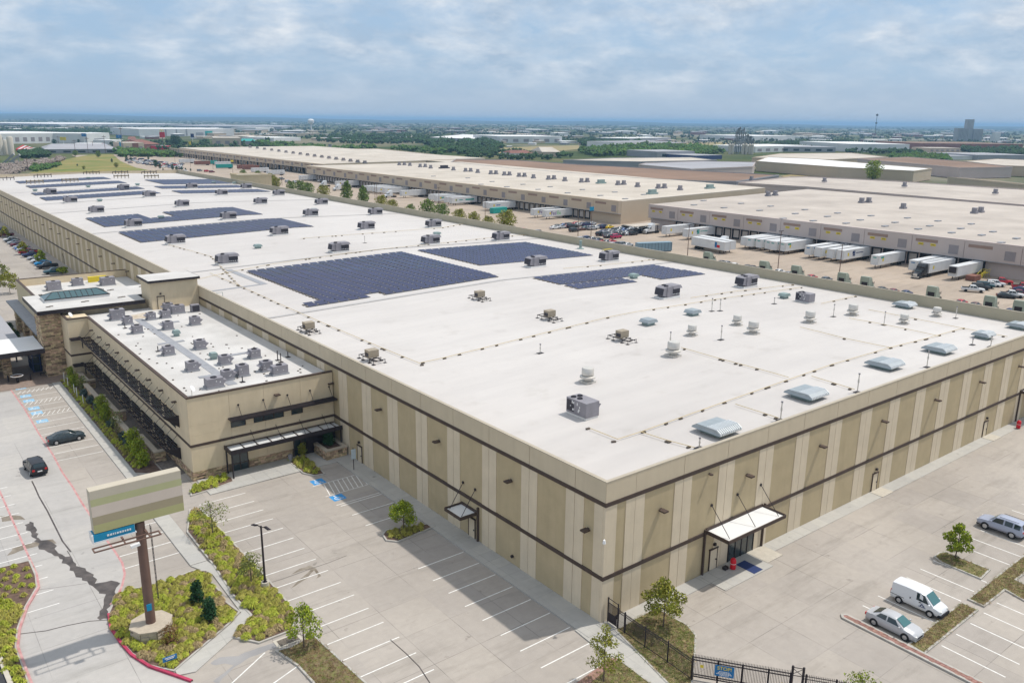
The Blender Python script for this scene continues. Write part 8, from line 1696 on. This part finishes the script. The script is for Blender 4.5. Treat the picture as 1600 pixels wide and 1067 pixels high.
wood('woods at the right edge before the brown red building', [(1500, 236), (1610, 238), (1610, 246), (1530, 245)], 150, (6, 11), 'wood_dark', 15)
wood('dark trees along the centre field', [(700, 240), (760, 236), (850, 240), (900, 246), (860, 250), (740, 250)], 130, (5, 9), 'wood_dark', 16)
wood('scattered far trees across the plain', [(0, 199), (500, 203), (1000, 207), (1600, 211), (1600, 232), (1000, 226), (500, 218), (0, 204)], 1500, (2.5, 5), 'wood_blue', 17, 1.6, sub=5)
wood('distant wooded plain below the horizon', [(0, 186), (400, 191), (800, 196), (1200, 199), (1600, 201), (1600, 212), (1000, 208), (500, 203), (0, 198)], 2600, (1.2, 2.6), 'wood_blue', 18, 2.8, sub=4)
# fields
for i, poly in enumerate([[(800, 230), (905, 227), (905, 233), (860, 237), (800, 236)], [(700, 232), (800, 230), (850, 236), (760, 242)], [(1000, 226), (1135, 222), (1135, 227), (1010, 230)], [(1220, 275), (1262, 268), (1300, 276), (1240, 282)], [(1330, 222), (1480, 222), (1500, 232), (1330, 233)]]):
    mb = MB(); mb.flat(gp(poly), -.2+.01*i); struct('dry_field', mb, X['dryfield'])
# far houses and sheds scattered over the plain
r = random.Random(21); HM = {}
for wm, rm in (('white_wall', 'white_roof'), ('tan_wall', 'grey_roof'), ('grey_wall', 'white_roof'), ('brick_wall', 'grey_roof'), ('tan_wall', 'tan_roof')):
    a = MB(); a.box(-.5, -.5, 0, .5, .5, .8); c = MB(); c.box(-.52, -.52, .801, .52, .52, .86); c.add([(-.52, -.52, .861), (.52, -.52, .861), (.52, .52, .861), (-.52, .52, .861), (-.4, 0, 1.0), (.4, 0, 1.0)], [(0, 1, 5, 4), (1, 2, 5), (2, 3, 4, 5), (3, 0, 4)]); HM[wm, rm] = (a.mesh('wall', X[wm]), c.mesh('roof', X[rm]))
keys = list(HM); CN = {'white_wall': 'white', 'tan_wall': 'tan', 'grey_wall': 'grey', 'brick_wall': 'brick red'}
town = []
for i in range(290):
    a = r.uniform(-20, 1620); lo = 194+a*.0085; b = lo+(r.uniform(-4, 4) if i >= 190 else 4+abs(r.gauss(0, 1))*14)
    if b > 242 or (a < 700 and b > 222+a*.012) or (b > 236 and a > 900): continue
    q = G(a, b); d = (q-CAM).dot(FW); k = keys[r.randrange(len(keys))]; w_ = r.uniform(8, 34)*(1 if i < 190 else .6)/FPX*d; dp = min(w_*r.uniform(.4, 1.2), 160); h = r.uniform(2, 4.2)*(1 if i < 190 else .45)/FPX*d
    t = thing('far_building', '%s low %s in the distant town, %s' % (CN[k[0]], 'building' if k[0] != 'brick_wall' else 'house', 'at the left' if a < 530 else 'in the centre' if a < 1060 else 'at the right'), 'building', (q.x, q.y, -.3), rnd.choice((YAW, .06, .06, .4))-PI/2, 'low buildings of the distant town'); t.scale = (w_, dp, h/.85); obj('wall', HM[k][0], t); obj('roof', HM[k][1], t); town.append((a, CN[k[0]], t))
rank(town, '%s %s low building counted from the left in the distant town')
# cars in the far car park
fcp = []
for i in range(84):
    a = 194+r.uniform(0, 92); b = 246+r.uniform(0, 9)+(a-194)*.12; q = G(a, b); c = r.choice(['white', 'silver', 'dark', 'grey', 'black', 'white', 'red', 'navy'])
    o = lot_car(c, 'sedan', (q.x, q.y), r.choice((.4, .5, -2.7)), '', 'cars in the far car park'); fcp.append((a, c, o))
rank(fcp, '%s %s car from the left in the far car park beyond the warehouse end')
for i, (a, b, c) in enumerate([(312, 266, 'grey'), (323, 267, 'red'), (331, 268, 'dark red'), (290, 267, 'white'), (450, 283, 'silver'), (462, 284, 'silver'), (501, 282, 'white'), (440, 279, 'grey')]):
    q = G(a, b, 1); lot_car(c, 'suv', (q.x, q.y), .4, '%s vehicle parked before the far left warehouse, %s from the left' % (c, ORD[i]), 'vehicles before the far left warehouse')
# hills on the horizon
mb = MB(); r = random.Random(5); vs = []; fs = []; n = 90; far_a, far_b = YAW-.75, YAW+.75
for j, (dd, hs) in enumerate(((9000, 0), (12500, .55), (16500, 1), (22000, .2))):
    for i in range(n+1):
        an_ = far_a+(far_b-far_a)*i/n; e = 14+18*(.5+.5*math.sin(i*.17+1.1))+9*math.sin(i*.53)+r.uniform(-2, 2)+(18 if i > n*.6 else 0)
        vs.append((CAM.x+dd*math.cos(an_), CAM.y+dd*math.sin(an_), -.4+max(0, e)*hs*1.15))
for j in range(3):
    for i in range(n): fs.append((j*(n+1)+i, j*(n+1)+i+1, (j+1)*(n+1)+i+1, (j+1)*(n+1)+i))
mb.add(vs, [f[::-1] for f in fs]); struct('hills', mb, mat('wooded_hills', (.03, .05, .025), .95, .3, .002, coords='pos', detail=9))
# ------------------------------------------------------------------ air
hz = MB(); hz.box(-31000, -3000, -1.4, 31000, 40000, 84)
hm = bpy.data.materials.new('haze_air'); hm.use_nodes = True; nt = hm.node_tree
for n_ in list(nt.nodes):
    if n_.type != 'OUTPUT_MATERIAL': nt.nodes.remove(n_)
vol = nt.nodes.new('ShaderNodeVolumePrincipled'); vol.inputs['Color'].default_value = (.40, .68, 1.0, 1); vol.inputs['Density'].default_value = 0.00011; vol.inputs['Anisotropy'].default_value = 0.0
nt.links.new(vol.outputs[0], [n_ for n_ in nt.nodes if n_.type == 'OUTPUT_MATERIAL'][0].inputs['Volume'])
HZ = hz.mesh('haze', hm); o = obj('haze', HZ); o['kind'] = 'stuff'; o['label'] = 'thin blue haze over the distant plain'; o['category'] = 'haze'
